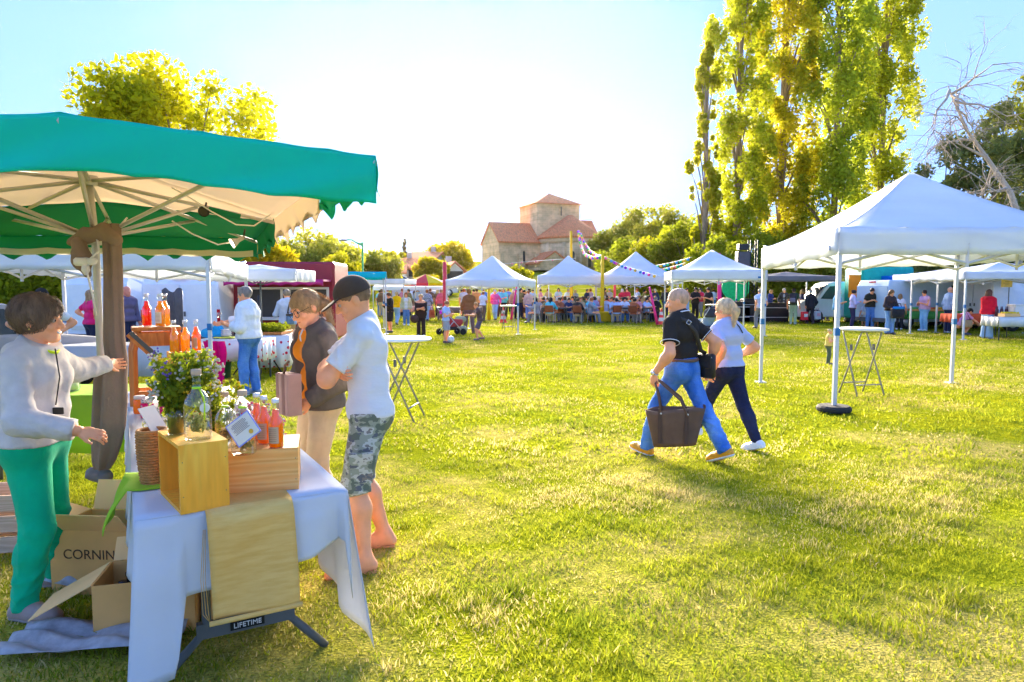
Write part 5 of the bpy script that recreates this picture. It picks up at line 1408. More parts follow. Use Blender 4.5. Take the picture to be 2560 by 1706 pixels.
# ---- flowers in a glass
def bouquet(label, base, H, spread, nstem, seed, vase=True, glass_h=.14, glass_r=.038, pal=((0.17, 0.27, 0.015), (0.42, 0.44, 0.03)), fl=None, nleaf=34, lsz=.014, lean=(0, 0)):
    root = thing('flower_bouquet', label, 'flowers', base)
    rs = random.Random(seed)
    if vase:
        MB().lathe([(glass_r * .9, 0), (glass_r, glass_h), (glass_r * .94, glass_h), (glass_r * .84, .012)], (0, 0, 0), 20, capt=True).obj('glass_jar', GLASS, root, True)
        MB().lathe([(glass_r * .85, .006), (glass_r * .93, glass_h * .86)], (0, 0, 0), 16).obj('water', mat('murky_water', (0.35, 0.28, 0.05), rough=.1, transl=.6, bump=0), root, True)
    st = MB(); C = []; rad = []; tips = []
    for k in range(nstem):
        a = rs.uniform(0, 6.28); q = math.sqrt(rs.random()); hh = H * rs.uniform(.55, 1.0)
        e = Vector((math.cos(a) * q * spread + lean[0] * hh, math.sin(a) * q * spread * .8 + lean[1] * hh, hh)); b = Vector((math.cos(a) * .015, math.sin(a) * .015, .02)); md = b.lerp(e, .5) + Vector((-e.x * .12, -e.y * .12, .02))
        st.tube([b, md, e], [.0028, .0022, .0012], 4); tips.append((e, a, hh))
        for f in (.35, .5, .65, .8, .92):
            C.append(b.lerp(md, f * 2) if f < .5 else md.lerp(e, f * 2 - 1)); rad.append(spread * .16)
    st.obj('stems', mat('stem_green', (0.12, 0.18, 0.02), rough=.8), root, True)
    crown_mesh('leaves', root, np.array(C), np.array(rad), nstem * nleaf, lsz, pal, seed + 3, 1.0)
    for nm, c, pick, sz in (fl or [('purple_blossom', (0.26, 0.14, 0.52), .22, .0055), ('pale_blossom', (0.75, 0.68, 0.55), .25, .007), ('yellow_blossom', (0.85, 0.60, 0.04), .2, .007)]):
        m = mat('petal_' + nm + str(int(c[0] * 100)), c, rough=.7, var=.2, bump=0, transl=.3)
        for e, a, hh in tips:
            if rs.random() > pick: continue
            f = MB()
            for k in range(14):
                p = e + Vector((rs.gauss(0, .010), rs.gauss(0, .010), rs.uniform(-.065, .012))); f.ball(p, (sz * rs.uniform(.6, 1.2), sz * rs.uniform(.6, 1.2), sz * .8), 6, 4)
            f.obj(nm, m, root, True)
    return root
bouquet('wild flower bouquet of mint, lavender and grasses in a glass jar', gp(442, 1085, zt), .37, .145, 54, 5, nleaf=40, lsz=.016, lean=(.10, .05))
bouquet('yellow-green herb bunch behind the flower jar', TP(.75, .42, zc), .46, .15, 26, 6, vase=True, pal=((0.26, 0.34, 0.02), (0.50, 0.50, 0.03)), nleaf=34, lsz=.019, fl=[('yellow_blossom', (0.85, 0.62, 0.04), .25, .007), ('white_blossom', (0.85, 0.82, 0.75), .2, .007)])
bouquet('loose bunch of white and purple meadow flowers beside the bottles', TP(.62, .26, zc), .32, .13, 18, 7, vase=True, pal=((0.14, 0.2, 0.02), (0.3, 0.3, 0.04)), nleaf=22, lsz=.015, fl=[('white_blossom', (0.85, 0.82, 0.78), .6, .008), ('pink_blossom', (0.75, 0.2, 0.3), .3, .007)])
bouquet('grey lavender sprigs leaning left on the stall', TP(.85, .60, zc), .34, .2, 26, 8, vase=True, pal=((0.22, 0.25, 0.10), (0.40, 0.40, 0.24)), nleaf=20, lsz=.012, fl=[('lavender_blossom', (0.42, 0.36, 0.42), .6, .005)])

# ---- wicker basket with a paper sheet
def basket():
    p = TP(.53, .725, zc)
    root = thing('wicker_basket', 'brown wicker basket half hidden behind the tall plywood box', 'basket', p)
    W1 = mat('wicker', (0.50, 0.22, 0.06), rough=.75, var=.35, nscale=25, bump=.8, bscale=60)
    MB().lathe([(.045, 0), (.055, .06), (.060, .15), (.058, .235), (.052, .235), (.055, .15), (.047, .02)], (0, 0, 0), 24, capt=False).obj('lining', W1, root, True)
    for k in range(19):
        z = .006 + k * .0125; r_ = .047 + .014 * math.sin(min(1, z / .18) * 1.5)
        pts = [(math.cos(a) * (r_ + .004 * (1 if (i + k) % 2 else -1)), math.sin(a) * (r_ + .004 * (1 if (i + k) % 2 else -1)), z) for i, a in enumerate([2 * math.pi * q / 28 for q in range(28)])]
        MB().tube(pts, .0068, 5, closed=True).obj('weave_ring', W1, root, True)
    MB().tube([(math.cos(a) * .060, math.sin(a) * .060, .243) for a in [2 * math.pi * q / 24 for q in range(24)]], .009, 6, closed=True).obj('rim', W1, root, True)
    s = thing('paper_sheet', 'white price sheet leaning out of the wicker basket', 'paper', p + Vector((0, 0, .20)))
    sh = MB(); a, b = gp(400, 1080, 1.02), at(345, 1022, 3.1); a = p + Vector((.02, 0, .20)); n = (b - a).normalized(); s2 = Vector((.02, .10, .0))
    sh.slab([a, b, b + s2, a + s2], n.cross(s2).normalized(), .004); sh.obj('sheet', PAPER, s, world=True)
basket()
# ---- green cash box, papers, lime runner
def misc_table():
    GB = mat('cash_box_green', (0.005, 0.20, 0.10), rough=.35, var=.05)
    t = thing('cash_box', 'green metal cash box with a carrying handle on the stall', 'cash box', TP(1.25, .62, zc), T_RZ + R(6))
    MB().bbox((0, 0, .045), (.24, .17, .09), 0, .006).obj('base', GB, t); MB().bbox((0, 0, .107), (.245, .175, .032), 0, .008).obj('lid', GB, t)
    MB().tube([(-.05, 0, .123), (-.045, 0, .134), (.045, 0, .134), (.05, 0, .123)], .004, 6).obj('handle', STEEL, t, True); MB().box((0, -.089, .075), (.025, .006, .03)).obj('lock', STEEL, t)
    t = thing('leaflet_stack', 'stack of white and lilac leaflets by the cash box', 'leaflets', TP(.92, .66, zc), T_RZ)
    for k, c in enumerate(((.75, .74, .8), (.5, .5, .85), (.8, .79, .85), (.78, .76, .8))):
        MB().box((.01 * k, .006 * k, .004 + .006 * k), (.21, .15, .005), rz=.12 * k - .15).obj('leaflet', mat('leaflet%d' % k, c, rough=.7), t)
    LIME = mat('lime_cloth', (0.36, 0.62, 0.03), rough=.9, var=.06, bump=.3, bscale=60, transl=.2)
    t = thing('lime_runner', 'lime green cloth laid across the table and hanging off its left side', 'table runner', TP(.75, .8), T_RZ)
    def fn(u, v):
        a = .44 + u * .34; s = v * .95
        if s < .42: return TP(a - .05 * (1 - v), .40 + s, TZ + .019)
        k = (s - .42) * .34; return TP(a - .15 * k, .832 + .10 * math.sin(min(1, k * 5) * 1.57) * (1 - .6 * u) + .01 * math.sin(u * 9), TZ + .019 - k * (1.0 - .35 * u))
    m_ = MB(); m_.grid(fn, 16, 30); m_.obj('cloth', LIME, t, True, True, thick=.003)
    # stool with syrup bottles
    t = thing('wooden_stand', 'orange stained wooden stool standing on the table with bottles', 'stool', TP(3.02, .60, zc), T_RZ)
    H_ = .58
    MB().bbox((0, 0, H_), (.34, .26, .028), 0, .006).obj('seat', OAKD, t)
    for sx in (-1, 1):
        for sy in (-1, 1): MB().tube([(sx * .17, sy * .12, 0), (sx * .165, sy * .11, H_ * .72), (sx * .13, sy * .09, H_ - .01)], .030, 4).obj('leg', OAKD, t)
    for z_, w_ in ((.09, .04), (.50, .10)):
        MB().box((0, -.115, z_), (.33, .02, w_)).obj('rail', OAKD, t); MB().box((0, .115, z_), (.33, .02, w_)).obj('rail', OAKD, t)
    zs = zc + H_ + .016
    juice('red syrup bottle on the wooden stool', TP(3.08, .66, zs), .25, .034, LRED, 'syrup bottles on the wooden stool', None)
    juice('front orange syrup bottle on the wooden stool', TP(2.98, .57, zs), .25, .036, LAMBER, 'syrup bottles on the wooden stool', PAPER)
    juice('rear orange syrup bottle on the wooden stool', TP(3.10, .53, zs), .25, .034, LAMBER, 'syrup bottles on the wooden stool', None)
    bx = crate('tall wooden box under the orange bottle row', 2.72, .28, .24, .26, .40, 4, PLY)
    for i, lb in enumerate(('left', 'middle', 'right')): juice('%s bottle of the three orange bottles behind the flowers' % lb, TP(2.82 + .015 * i, .49 - .078 * i, zc + .405), .24, .033, LAMBER if i < 2 else LORANGE, 'three orange bottles behind the flowers', KRAFT if i == 2 else None)
    t = thing('chalk_board', 'wood framed price board leaning on the stool', 'board', TP(2.70, .66, zc), T_RZ)
    M = Matrix.Translation((.02, .02, .40)) @ Matrix.Rotation(R(48), 4, 'Y')
    MB().box(None, (.44, .016, .055), M=M).obj('frame_bar', OAKD, t); MB().box(None, (.44, .010, .03), M=M @ Matrix.Translation((0, -.012, .01))).obj('slate', mat('slate', (.08, .09, .09), rough=.6), t)
    # pink and jam jars in the middle of the table
    for i, (a, b, c, nm) in enumerate(((2.35, .70, (.85, .02, .25), 'pink jar with a white lid by the stool leg'), (2.45, .58, (.8, .03, .3), 'pink jar with a paper tag behind the leaflets'), (2.2, .50, (.85, .25, .02), 'orange jam jar by the flowers'), (2.55, .74, (.8, .3, .05), 'amber jam jar at the left table edge'), (1.95, .40, (.7, .03, .05), 'red jam jar by the flowers'))):
        t = thing('jam_jar', nm, 'jar', TP(a, b, zc), .3 * i, 'jam jars on the stall')
        MB().lathe([(.038, 0), (.042, .01), (.042, .09), (.034, .105)], (0, 0, 0), 16).obj('jar', liquid(c, 'jam%d' % i), t, True); MB().lathe([(.037, .105), (.037, .125), (.03, .128)], (0, 0, 0), 16).obj('lid', WHITEPL, t, True)
    t = thing('red_bottle', 'slim red bottle behind the herb spirits', 'bottle', TP(.48, .34, zc)); MB().lathe([(.03, 0), (.03, .19), (.012, .25), (.012, .30)], (0, 0, 0), 16).obj('glass', LRED, t, True); MB().lathe([(.014, .30), (.014, .325)], (0, 0, 0), 12).obj('stopper', CORK, t, True)
misc_table()

# ---- cardboard boxes, sheets and crates on the ground
CARD = mat('cardboard', (0.78, 0.40, 0.12), rough=.9, var=.1, nscale=5, bump=.15, bscale=25); CARD2 = mat('cardboard_pale', (0.90, 0.54, 0.22), rough=.9, var=.08, nscale=4, bump=.15, bscale=25)
def carton(label, loc, rz, w_, d_, h_, flaps, m=CARD, text=None):
    root = thing('cardboard_box', label, 'cardboard box', loc, R(rz), 'cardboard boxes under the table')
    t = .006
    MB().box((0, 0, t / 2 + .002), (w_ - .02, d_ - .02, t)).obj('bottom', m, root)
    for nm, c, s in (('front_wall', (0, -d_ / 2, h_ / 2), (w_, t, h_ - .004)), ('back_wall', (0, d_ / 2, h_ / 2), (w_, t, h_ - .004)), ('side_wall', (-w_ / 2, 0, h_ / 2), (t, d_ - .013, h_ - .004)), ('side_wall', (w_ / 2, 0, h_ / 2), (t, d_ - .013, h_ - .004))):
        MB().box(c, s).obj(nm, m, root)
    for side, ang, ln in flaps:
        o = {'front': ((0, -d_ / 2 - .004, h_), 0, w_), 'back': ((0, d_ / 2 + .004, h_), 180, w_), 'left': ((-w_ / 2 - .004, 0, h_), -90, d_), 'right': ((w_ / 2 + .004, 0, h_), 90, d_)}[side]
        M = Matrix.Translation(o[0]) @ Matrix.Rotation(R(o[1]), 4, 'Z') @ Matrix.Rotation(R(ang), 4, 'X') @ Matrix.Translation((0, 0, ln / 2))
        MB().box(None, (o[2] - .01, .005, ln), M=M).obj('flap', CARD2 if m is CARD else m, root)
    if text: words(text, 'printed_lettering', root, Vector((.02, -d_ / 2 - .0045, h_ * .62)), .075, mat('brown_ink', (0.10, 0.045, 0.02), rough=.9), basis((1, 0, 0), (0, 0, 1)), world=False, ext=.0005)
    return root
c1 = gp(345, 1420); carton('open cardboard box with large brown printed lettering beside the table', (-2.25, 3.74, 0), -4, .46, .34, .36, (('left', 75, .20), ('back', 20, .17), ('front', 40, .15)), CARD, 'CORNING')
carton('open cardboard box with dark bottles inside under the front table corner', (-1.78, 3.28, 0), 14, .44, .30, .27, (('left', 118, .30), ('back', 35, .12)), CARD)
carton('closed cardboard box standing behind the burlap runner', (-1.40, 3.50, 0), 30, .42, .34, .40, (), CARD)
def ground_bits():
    t = thing('bottle_pack', 'dark glass bottles lying in the open cardboard box', 'bottles', (-1.80, 3.30, .012), R(14))
    for i in range(6):
        MB().lathe([(.03, 0), (.032, .12), (.014, .17), (.014, .20), (.018, .205), (.018, .22)], ((i % 3 - 1) * .11, (i // 3 - .5) * .11, .0), 12).obj('bottle', mat('dark_glass', (.03, .02, .025), rough=.15), t, True)
    PL = mat('plastic_film', (.55, .55, .58), rough=.25, var=.3, nscale=14, bump=.9, bscale=22, transl=.4)
    for lb, cx_, cy_, sx, sy, rz_ in (('crumpled grey plastic sheet under the cardboard boxes', -1.92, 3.05, .75, .30, 8), ('shiny bubble wrap strip leaning on the printed box', -2.42, 3.70, .34, .26, -20)):
        s = thing('plastic_sheet', lb, 'plastic sheet', (cx_, cy_, 0), R(rz_)); m_ = MB()
        up = .26 if 'bubble' in lb else .0
        m_.grid(lambda u, v: ((u - .5) * sx, (v - .5) * sy, .062 + .03 * math.sin(u * 11 + v * 6) * math.sin(v * 9) + up * (.4 + .6 * math.sin(u * 2.4)) * v), 30, 16); m_.obj('film', PL, s, True, thick=.002)
    t = thing('wooden_crate', 'edge of a pale wooden crate at the left border', 'crate', (-3.30, 4.25, 0), R(10), 'crates behind the stall')
    WC = wood_mat('crate_wood', (.60, .40, .26), (.72, .52, .36), 'x')
    for z_ in (.07, .20, .33):
        for yy in (-.16, .16): MB().box((0, yy, z_), (.52, .012, .10)).obj('slat', WC, t)
        for xx in (-.255, .255): MB().box((xx, 0, z_), (.012, .30, .10)).obj('slat', WC, t)
    for xx in (-.24, .24):
        for yy in (-.14, .14): MB().box((xx, yy, .2), (.03, .03, .40)).obj('corner_post', WC, t)
    # second stall table behind the vendor
    t = thing('side_table', 'second stall table under a lime green cloth behind the vendor', 'table', (-3.85, 6.1, 0), R(4))
    LM = MATS['lime_cloth']
    MB().box((0, 0, .73), (1.5, .7, .03)).obj('tabletop', LM, t)
    m_ = MB(); m_.grid(lambda u, v: ((u - .5) * 1.52, -.36 - .02 * math.sin(u * 21) * v, .745 - .50 * v), 40, 4); m_.obj('cloth_drop', LM, t, True, thick=.003)
    for xx in (-.6, .6):
        for yy in (-.25, .25): MB().tube([(xx, yy, 0), (xx, yy, .72)], .02, 8).obj('leg', GREYT, t, True)
    t = thing('storage_jar', 'clear storage jar with a bright green lid on the lime table', 'jar', (-3.95, 6.0, .747))
    MB().lathe([(.10, 0), (.11, .02), (.11, .17), (.10, .18)], (0, 0, 0), 20).obj('jar', GLASS, t, True); MB().lathe([(.115, .18), (.115, .215), (.10, .22)], (0, 0, 0), 20).obj('lid', mat('lid_green', (.25, .7, .02), rough=.4), t, True); MB().lathe([(.095, .01), (.10, .10)], (0, 0, 0), 16).obj('sweets', PAPER, t, True)
    for i, (xx, yy) in enumerate(((-3.65, 6.05), (-3.55, 6.15), (-3.5, 5.98))):
        t = thing('glass_tumbler', '%s small clear tumbler on the lime table' % ('left', 'rear', 'right front')[i], 'tumbler', (xx, yy, .747), 0, 'tumblers on the lime table'); MB().lathe([(.028, 0), (.034, .10), (.031, .10), (.026, .008)], (0, 0, 0), 14, capt=False).obj('glass', GLASS, t, True)
ground_bits()
# ------------------------------------------------------------------ people near the camera
def jeans_mat(name, c0, c1):
    m = bpy.data.materials.new(name); nt, N, L = _nodes(m); b = N['Principled BSDF']; vec = _coord(nt)
    n = _noise(nt, 4.5, 5, _coord(nt, 'Object', (1, 1, .5))); r_ = _ramp(nt, n.outputs['Fac'], [(.32, c0), (.68, c1)])
    n2 = _noise(nt, 220, 2, vec); r2 = _ramp(nt, n2.outputs['Fac'], [(.3, (.85,) * 3), (.7, (1.12,) * 3)])
    L.new(_mix(nt, 1, r_.outputs[0], r2.outputs[0], 'MULTIPLY'), b.inputs['Base Color']); b.inputs['Roughness'].default_value = .9; b.inputs['Specular IOR Level'].default_value = .15
    n3 = _noise(nt, 17, 5, _coord(nt, 'Object', (1, 1, 2.0))); L.new(_bump(nt, n3.outputs['Fac'], .9, .02), b.inputs['Normal'])
    return m
JEANS = jeans_mat('blue_jeans', (0.03, 0.14, 0.48), (0.16, 0.36, 0.80)); DJEANS = jeans_mat('dark_jeans', (0.016, 0.020, 0.05), (0.035, 0.042, 0.09))
def camo_mat():
    m = bpy.data.materials.new('camouflage'); nt, N, L = _nodes(m); b = N['Principled BSDF']; vec = _coord(nt, 'Object', (1, 1, 1.7))
    n1 = _noise(nt, 9, 3, vec); n2 = _noise(nt, 12, 3, _coord(nt, 'Object', (1.3, 1, 2)))
    r1 = _ramp(nt, n1.outputs['Fac'], [(0, (0.13, 0.16, 0.12)), (.44, (0.30, 0.33, 0.25)), (.53, (0.52, 0.53, 0.47)), (.61, (0.22, 0.20, 0.17))], 'CONSTANT')
    r2 = _ramp(nt, n2.outputs['Fac'], [(0, (0, 0, 0)), (.60, (1, 1, 1))], 'CONSTANT')
    L.new(_mix(nt, r2.outputs[0], r1.outputs[0], (0.12, 0.13, 0.15)), b.inputs['Base Color']); b.inputs['Roughness'].default_value = .9
    n3 = _noise(nt, 30, 4, vec); L.new(_bump(nt, n3.outputs['Fac'], .4, .01), b.inputs['Normal'])
    return m
CAMO = camo_mat()
TEE = mat('white_cotton', rough=.9, objcol=True, var=.05, nscale=6, bump=.8, bscale=11, spec=.1, transl=.12, stretch=(1, 1, 2.5))
HOOD = mat('sweat_fabric', rough=.95, objcol=True, var=.1, nscale=18, bump=.8, bscale=14, spec=.1)
BLACKPL = mat('black_plastic', (.02, .02, .022), rough=.4)
def strap(root, pts, w_, m, color=None, nm='strap', thick=.004):
    """flat band through world points, lying with its width sideways to the run"""
    pts = [Vector(p) for p in pts]; mb = MB(); rows = []
    for i, p in enumerate(pts):
        d = (pts[min(i + 1, len(pts) - 1)] - pts[max(i - 1, 0)]).normalized(); toc = (Vector((0, 0, CAMH)) - p).normalized(); s = d.cross(toc).normalized()
        rows.append((p - s * w_ / 2, p + s * w_ / 2))
    mb.add([q for r_ in rows for q in r_], [(2 * i, 2 * i + 1, 2 * i + 3, 2 * i + 2) for i in range(len(rows) - 1)])
    return mb.obj(nm, m, root, True, True, color=color, thick=thick)
def to_world(p, v): return p['root'].matrix_basis @ Vector(v)

# vendor in green trousers
VX, VY = -2.40, 3.42
f0, f1 = gp(62, 1548), gp(132, 1468)
vend = person('person', 'smiling short-haired vendor in grey hoodie and bright green trousers holding the brown curtain', VX, VY, 97, 1.665,
    {'lean': 3, 'fw0': (f0.x, f0.y, 0), 'fw1': (f1.x + .02, f1.y, 0), 'toes': (-14, 4), 'pelvis': (0, .012, .525), 'hw0': tuple(at(196, 1078, 3.22)), 'hw1': (-2.43, 4.09, 1.20), 'elbow': ((-.6, .5, -.9), (.3, .5, -.6)),
     'hand0': {'n': (.6, .2, -.6), 'curl': 30, 's': .86}, 'hand1': {'d': (1, -.15, -.1), 'n': (.1, -1, 0), 'curl': 20, 'side': 1, 's': .86}, 'head': (6, 2, 0)},
    {'top': {'name': 'hoodie', 'c': (.62, .57, .53), 'mat': HOOD, 'sleeve': 1.93, 'hem': .005, 't': .013, 'hood': 1, 'fold': .008, 'ff': 17, 'sw': .003, 'boxy': 1},
     'bottom': {'c': (.0, .46, .22), 'len': 1.0, 'slim': .15, 'fold': .011, 't': .008}, 'shoe': {'c': (.36, .26, .22), 'sole': (.35, .28, .25), 'top': .02}, 'hair': {'s': 'fluffy', 'c': (.17, .105, .068)}},
    {'hip': .054, 'bust': .8, 'leg': 1.06, 'fat': 1.04}, .0100, skin=(.97, .42, .21))
def vendor_extras(p):
    J, H, root = p['J'], p['H'], p['root']; h, M = J['Hd'], J['Mh']
    hp = lambda x, y, z: tuple(h + M @ V3(x, y, z) * H)
    MB().ball(hp(-.051, .004, -.026), .0045, 8, 6).obj('earring', mat('gold', (.7, .5, .15), rough=.3, metal=.8), root, True)
    t = MB(); t.tube([tuple(h + M @ V3(x, -.0535 - .004 * (1 - abs(x) * 60), -.0385 + abs(x) * .35) * H) for x in (-.012, -.006, 0, .006, .012)], .0032 * H, 5); t.obj('teeth', mat('teeth', (.85, .83, .78), rough=.3), root, True)
    nk = J['N']; q = [tuple(nk + J['M2'] @ V3(math.cos(a) * .046, -.012 + math.sin(a) * .05, .014 - .03 * max(0, -math.sin(a))) * H) for a in [R(d) for d in range(0, 360, 30)]]
    MB().tube(q, .008, 6, closed=True).obj('neon_collar', mat('neon_yellow', (.75, .95, .0), rough=.7), root, True)
    c0, c1 = J['N'] + J['M2'] @ V3(-.035, -.075, 0) * H, J['W'] + J['M2'] @ V3(-.05, -.085, .03) * H
    MB().tube([tuple(c0), tuple((c0 + c1) / 2 + V3(0, -.02, 0)), tuple(c1)], .0035, 5).obj('lanyard', BLACKPL, root, True)
    MB().bbox(tuple(c1 + V3(0, -.01, -.03)), (.012, .05, .035), 0, .004).obj('key_fob', BLACKPL, root)
vendor_extras(vend)

# man in white T-shirt, cap and camouflage shorts
mf, mb_ = gp(912, 1432), gp(962, 1366)
man = person('person', 'man in dark cap, white T-shirt and camouflage shorts with crossed arms', -.90, 4.12, -78, 1.80,
    {'lean': 5, 'pelvis': (0, .02, .515), 'fw1': (mf.x, mf.y, 0), 'fw0': (mb_.x, mb_.y, 0), 'toes': (-6, 10), 'hands': ((.075, -.085, .650), (-.020, -.118, .668)), 'elbow': ((-.55, -.75, -.6), (.55, -.55, -.8)), 'shy': -.01,
     'hand0': {'d': (1, .45, .02), 'n': (-.3, .8, .2), 'curl': 14, 'side': -1, 's': .92}, 'hand1': {'d': (-.55, .85, .12), 'n': (.8, .6, .0), 'curl': 12, 'side': 1, 's': .85}, 'head': (2, 24, 4)},
    {'top': {'name': 't_shirt', 'c': (.84, .85, .88), 'mat': TEE, 'sleeve': .74, 'hem': -.022, 't': .009, 'sw': .010, 'fold': .011, 'ff': 14, 'boxy': 1}, 'bottom': {'name': 'shorts', 'mat': CAMO, 'c': (1, 1, 1), 'len': .56, 'fold': .007, 't': .014},
     'hair': {'s': 'buzz', 'c': (.24, .14, .08)}, 'cap': {'c': (.085, .055, .042)}}, {'fat': 1.0, 'arm': 1.05, 'leg': 1.0}, .0100, skin=(.97, .42, .21))
def man_extras(p):
    J, H, root = p['J'], p['H'], p['root']
    for i in (0, 1):
        A, f, u = V3(J['A%d' % i]), J['fdd%d' % i], J['fu%d' % i]; s = np.cross(f, u)
        mb = MB(); base = A - u * .047 * H
        prof = [(-.036, .018), (-.02, .024), (.03, .021), (.08, .026), (.11, .022), (.122, .010)]
        pts = [base + f * a * H + s * b * H for a, b in prof] + [base + f * a * H - s * b * H for a, b in reversed(prof)]
        mb.slab([tuple(q) for q in pts], tuple(u), .016); o = mb.obj('flip_flop', mat('flip_flop_tan', (.62, .30, .12), rough=.8), root)
        toe = base + f * .088 * H + u * .012
        for sg in (-1, 1): MB().tube([tuple(toe + u * .030), tuple(base + f * .05 * H + s * sg * .02 * H + u * .048), tuple(base + f * .02 * H + s * sg * .024 * H + u * .02)], .006, 5).obj('strap', MATS['flip_flop_tan'], o, True)
    K, Hh = J['K1'], J['H1']; c = Hh * .28 + K * .72; d = unit(K - Hh)
    Mw = p['root'].matrix_basis
    out = V3(1, .1, 0)
    ctr = c + out * .062 * H
    mb = MB(); M = Matrix.Translation(tuple(ctr)) @ Matrix.Rotation(R(4), 4, 'Y'); mb.box(None, (.018, .125, .16), M=M); o = mb.obj('cargo_pocket', CAMO, root)
    mb = MB(); mb.box(None, (.026, .135, .05), M=M @ Matrix.Translation((.006, 0, .075))); mb.obj('pocket_flap', CAMO, root)
    ch = J['C'] + J['M2'] @ V3(.055, -.085, .015) * H
man_extras(man)

# woman with glasses in a dark hooded jacket
wom = person('person', 'woman with round glasses in dark grey hooded jacket and beige trousers', -1.34, 4.66, -48, 1.70,
    {'lean': 5, 'pelvis': (0, .01, .525), 'hands': ((-.115, -.075, .545), (.105, -.085, .54)), 'elbow': ((-.8, .7, -.4), (.8, .7, -.4)), 'hand0': {'n': (.6, .4, 0), 'curl': 45}, 'hand1': {'n': (-.6, .4, 0), 'curl': 45}, 'head': (4, 22, -8)},
    {'top': {'name': 'jacket', 'c': (.13, .108, .095), 'mat': HOOD, 'sleeve': 2.0, 'hem': -.03, 't': .014, 'hood': 1, 'fold': .008, 'ff': 16, 'open': .042, 'under': (.85, .26, .01), 'sw': .006, 'boxy': 1},
     'bottom': {'c': (.62, .46, .29), 'len': 1, 't': .010, 'fold': .010}, 'shoe': {'c': (.3, .25, .2)}, 'hair': {'s': 'pony', 'c': (.40, .25, .12)}}, {'bust': .9, 'hip': .052}, .0100, skin=(.97, .42, .21))
def glasses(p, r_=.0165, m=BLACKPL):
    J, H, root = p['J'], p['H'], p['root']; h, M = J['Hd'], J['Mh']; hp = lambda x, y, z: h + M @ V3(x, y, z) * H
    g_ = MB()
    for s in (-1, 1):
        g_.tube([tuple(hp(s * .0205 + r_ * math.cos(a), -.0625 + .004 * abs(math.cos(a)), -.001 + r_ * .9 * math.sin(a))) for a in [R(d) for d in range(0, 360, 24)]], .0011 * H, 5, closed=True)
        g_.tube([tuple(hp(s * .038, -.058, .002)), tuple(hp(s * .048, -.02, .003)), tuple(hp(s * .048, .008, .0))], .0010 * H, 4)
    g_.tube([tuple(hp(-.005, -.064, .002)), tuple(hp(.005, -.064, .002))], .0011 * H, 4)
    g_.obj('eyeglasses', m, root, True)
glasses(wom)
def woman_extras(p):
    J, H, root = p['J'], p['H'], p['root']; fw = J['M2'] @ V3(0, -1, 0); xx = J['M2'] @ V3(1, 0, 0)
    for s in (-1, 1):
        c = J['N'] + xx * s * .035 * H + fw * .062 * H
        MB().tube([tuple(c), tuple(c + fw * .02 + V3(0, 0, -.04)), tuple(c + fw * .02 + xx * .012 + V3(0, 0, -.075)), tuple(c + fw * .022 + V3(0, 0, -.05))], .005, 5).obj('drawstring', WHITEPL, root, True)
woman_extras(wom)
t = thing('striped_handbag', 'pink-brown striped handbag at the hip of the woman with glasses', 'handbag', at(722, 985, 4.40), R(-48))
for k, c in enumerate(((.36, .20, .16), (.52, .33, .27), (.30, .16, .13), (.50, .30, .25))): MB().bbox((.045 * (k - 1.5), 0, 0), (.044, .10, .27), 0, .006).obj('panel', mat('bag_stripe%d' % k, c, rough=.8), t)
MB().tube([(0, -.03, .13), (.02, -.03, .19), (.08, -.03, .22)], .008, 6).obj('handle', LEATHER, t, True, color=(.2, .1, .06))

# walking couple
wf, wb = gp(1622, 1136), gp(1802, 1163)
walk = person('person', 'shaven-headed man in black polo shirt and blue jeans walking with a large brown tote', 1.66, 6.62, -138, 1.765,
    {'lean': 4, 'pelvis': (0, .0, .495), 'fw0': (wb.x + .05, wb.y - .0, .015), 'fw1': (wf.x - .02, wf.y, 0.0), 'toes': (2, -6), 'footpitch': (22, -8), 'hands': ((-.17, .06, .50), (.175, -.06, .475)), 'elbow': ((-.3, 1, -.2), (.35, 1, -.1)),
     'hand1': {'d': (.0, -.1, -1), 'n': (-1, .1, 0), 'curl': 62, 'thumb': 20}, 'hand0': {'n': (1, .2, 0), 'curl': 40}, 'head': (28, 8, 0)},
    {'top': {'name': 'polo_shirt', 'c': (.040, .033, .028), 'mat': HOOD, 'sleeve': .66, 'hem': .038, 't': .010, 'sw': .006, 'fold': .006, 'ff': 14}, 'bottom': {'name': 'jeans', 'mat': JEANS, 'c': (1, 1, 1), 'len': 1.0, 'fold': .011, 't': .006, 'waist': .062, 'cuff': .039, 'tuck': 1},
     'shoe': {'c': (.85, .36, .02), 'sole': (.85, .84, .82), 'top': .01}, 'hair': {'s': 'buzz', 'c': (.62, .36, .22)}}, {'fat': 1.05, 'arm': 1.1, 'leg': 1.0}, .0108, skin=(.97, .42, .21))
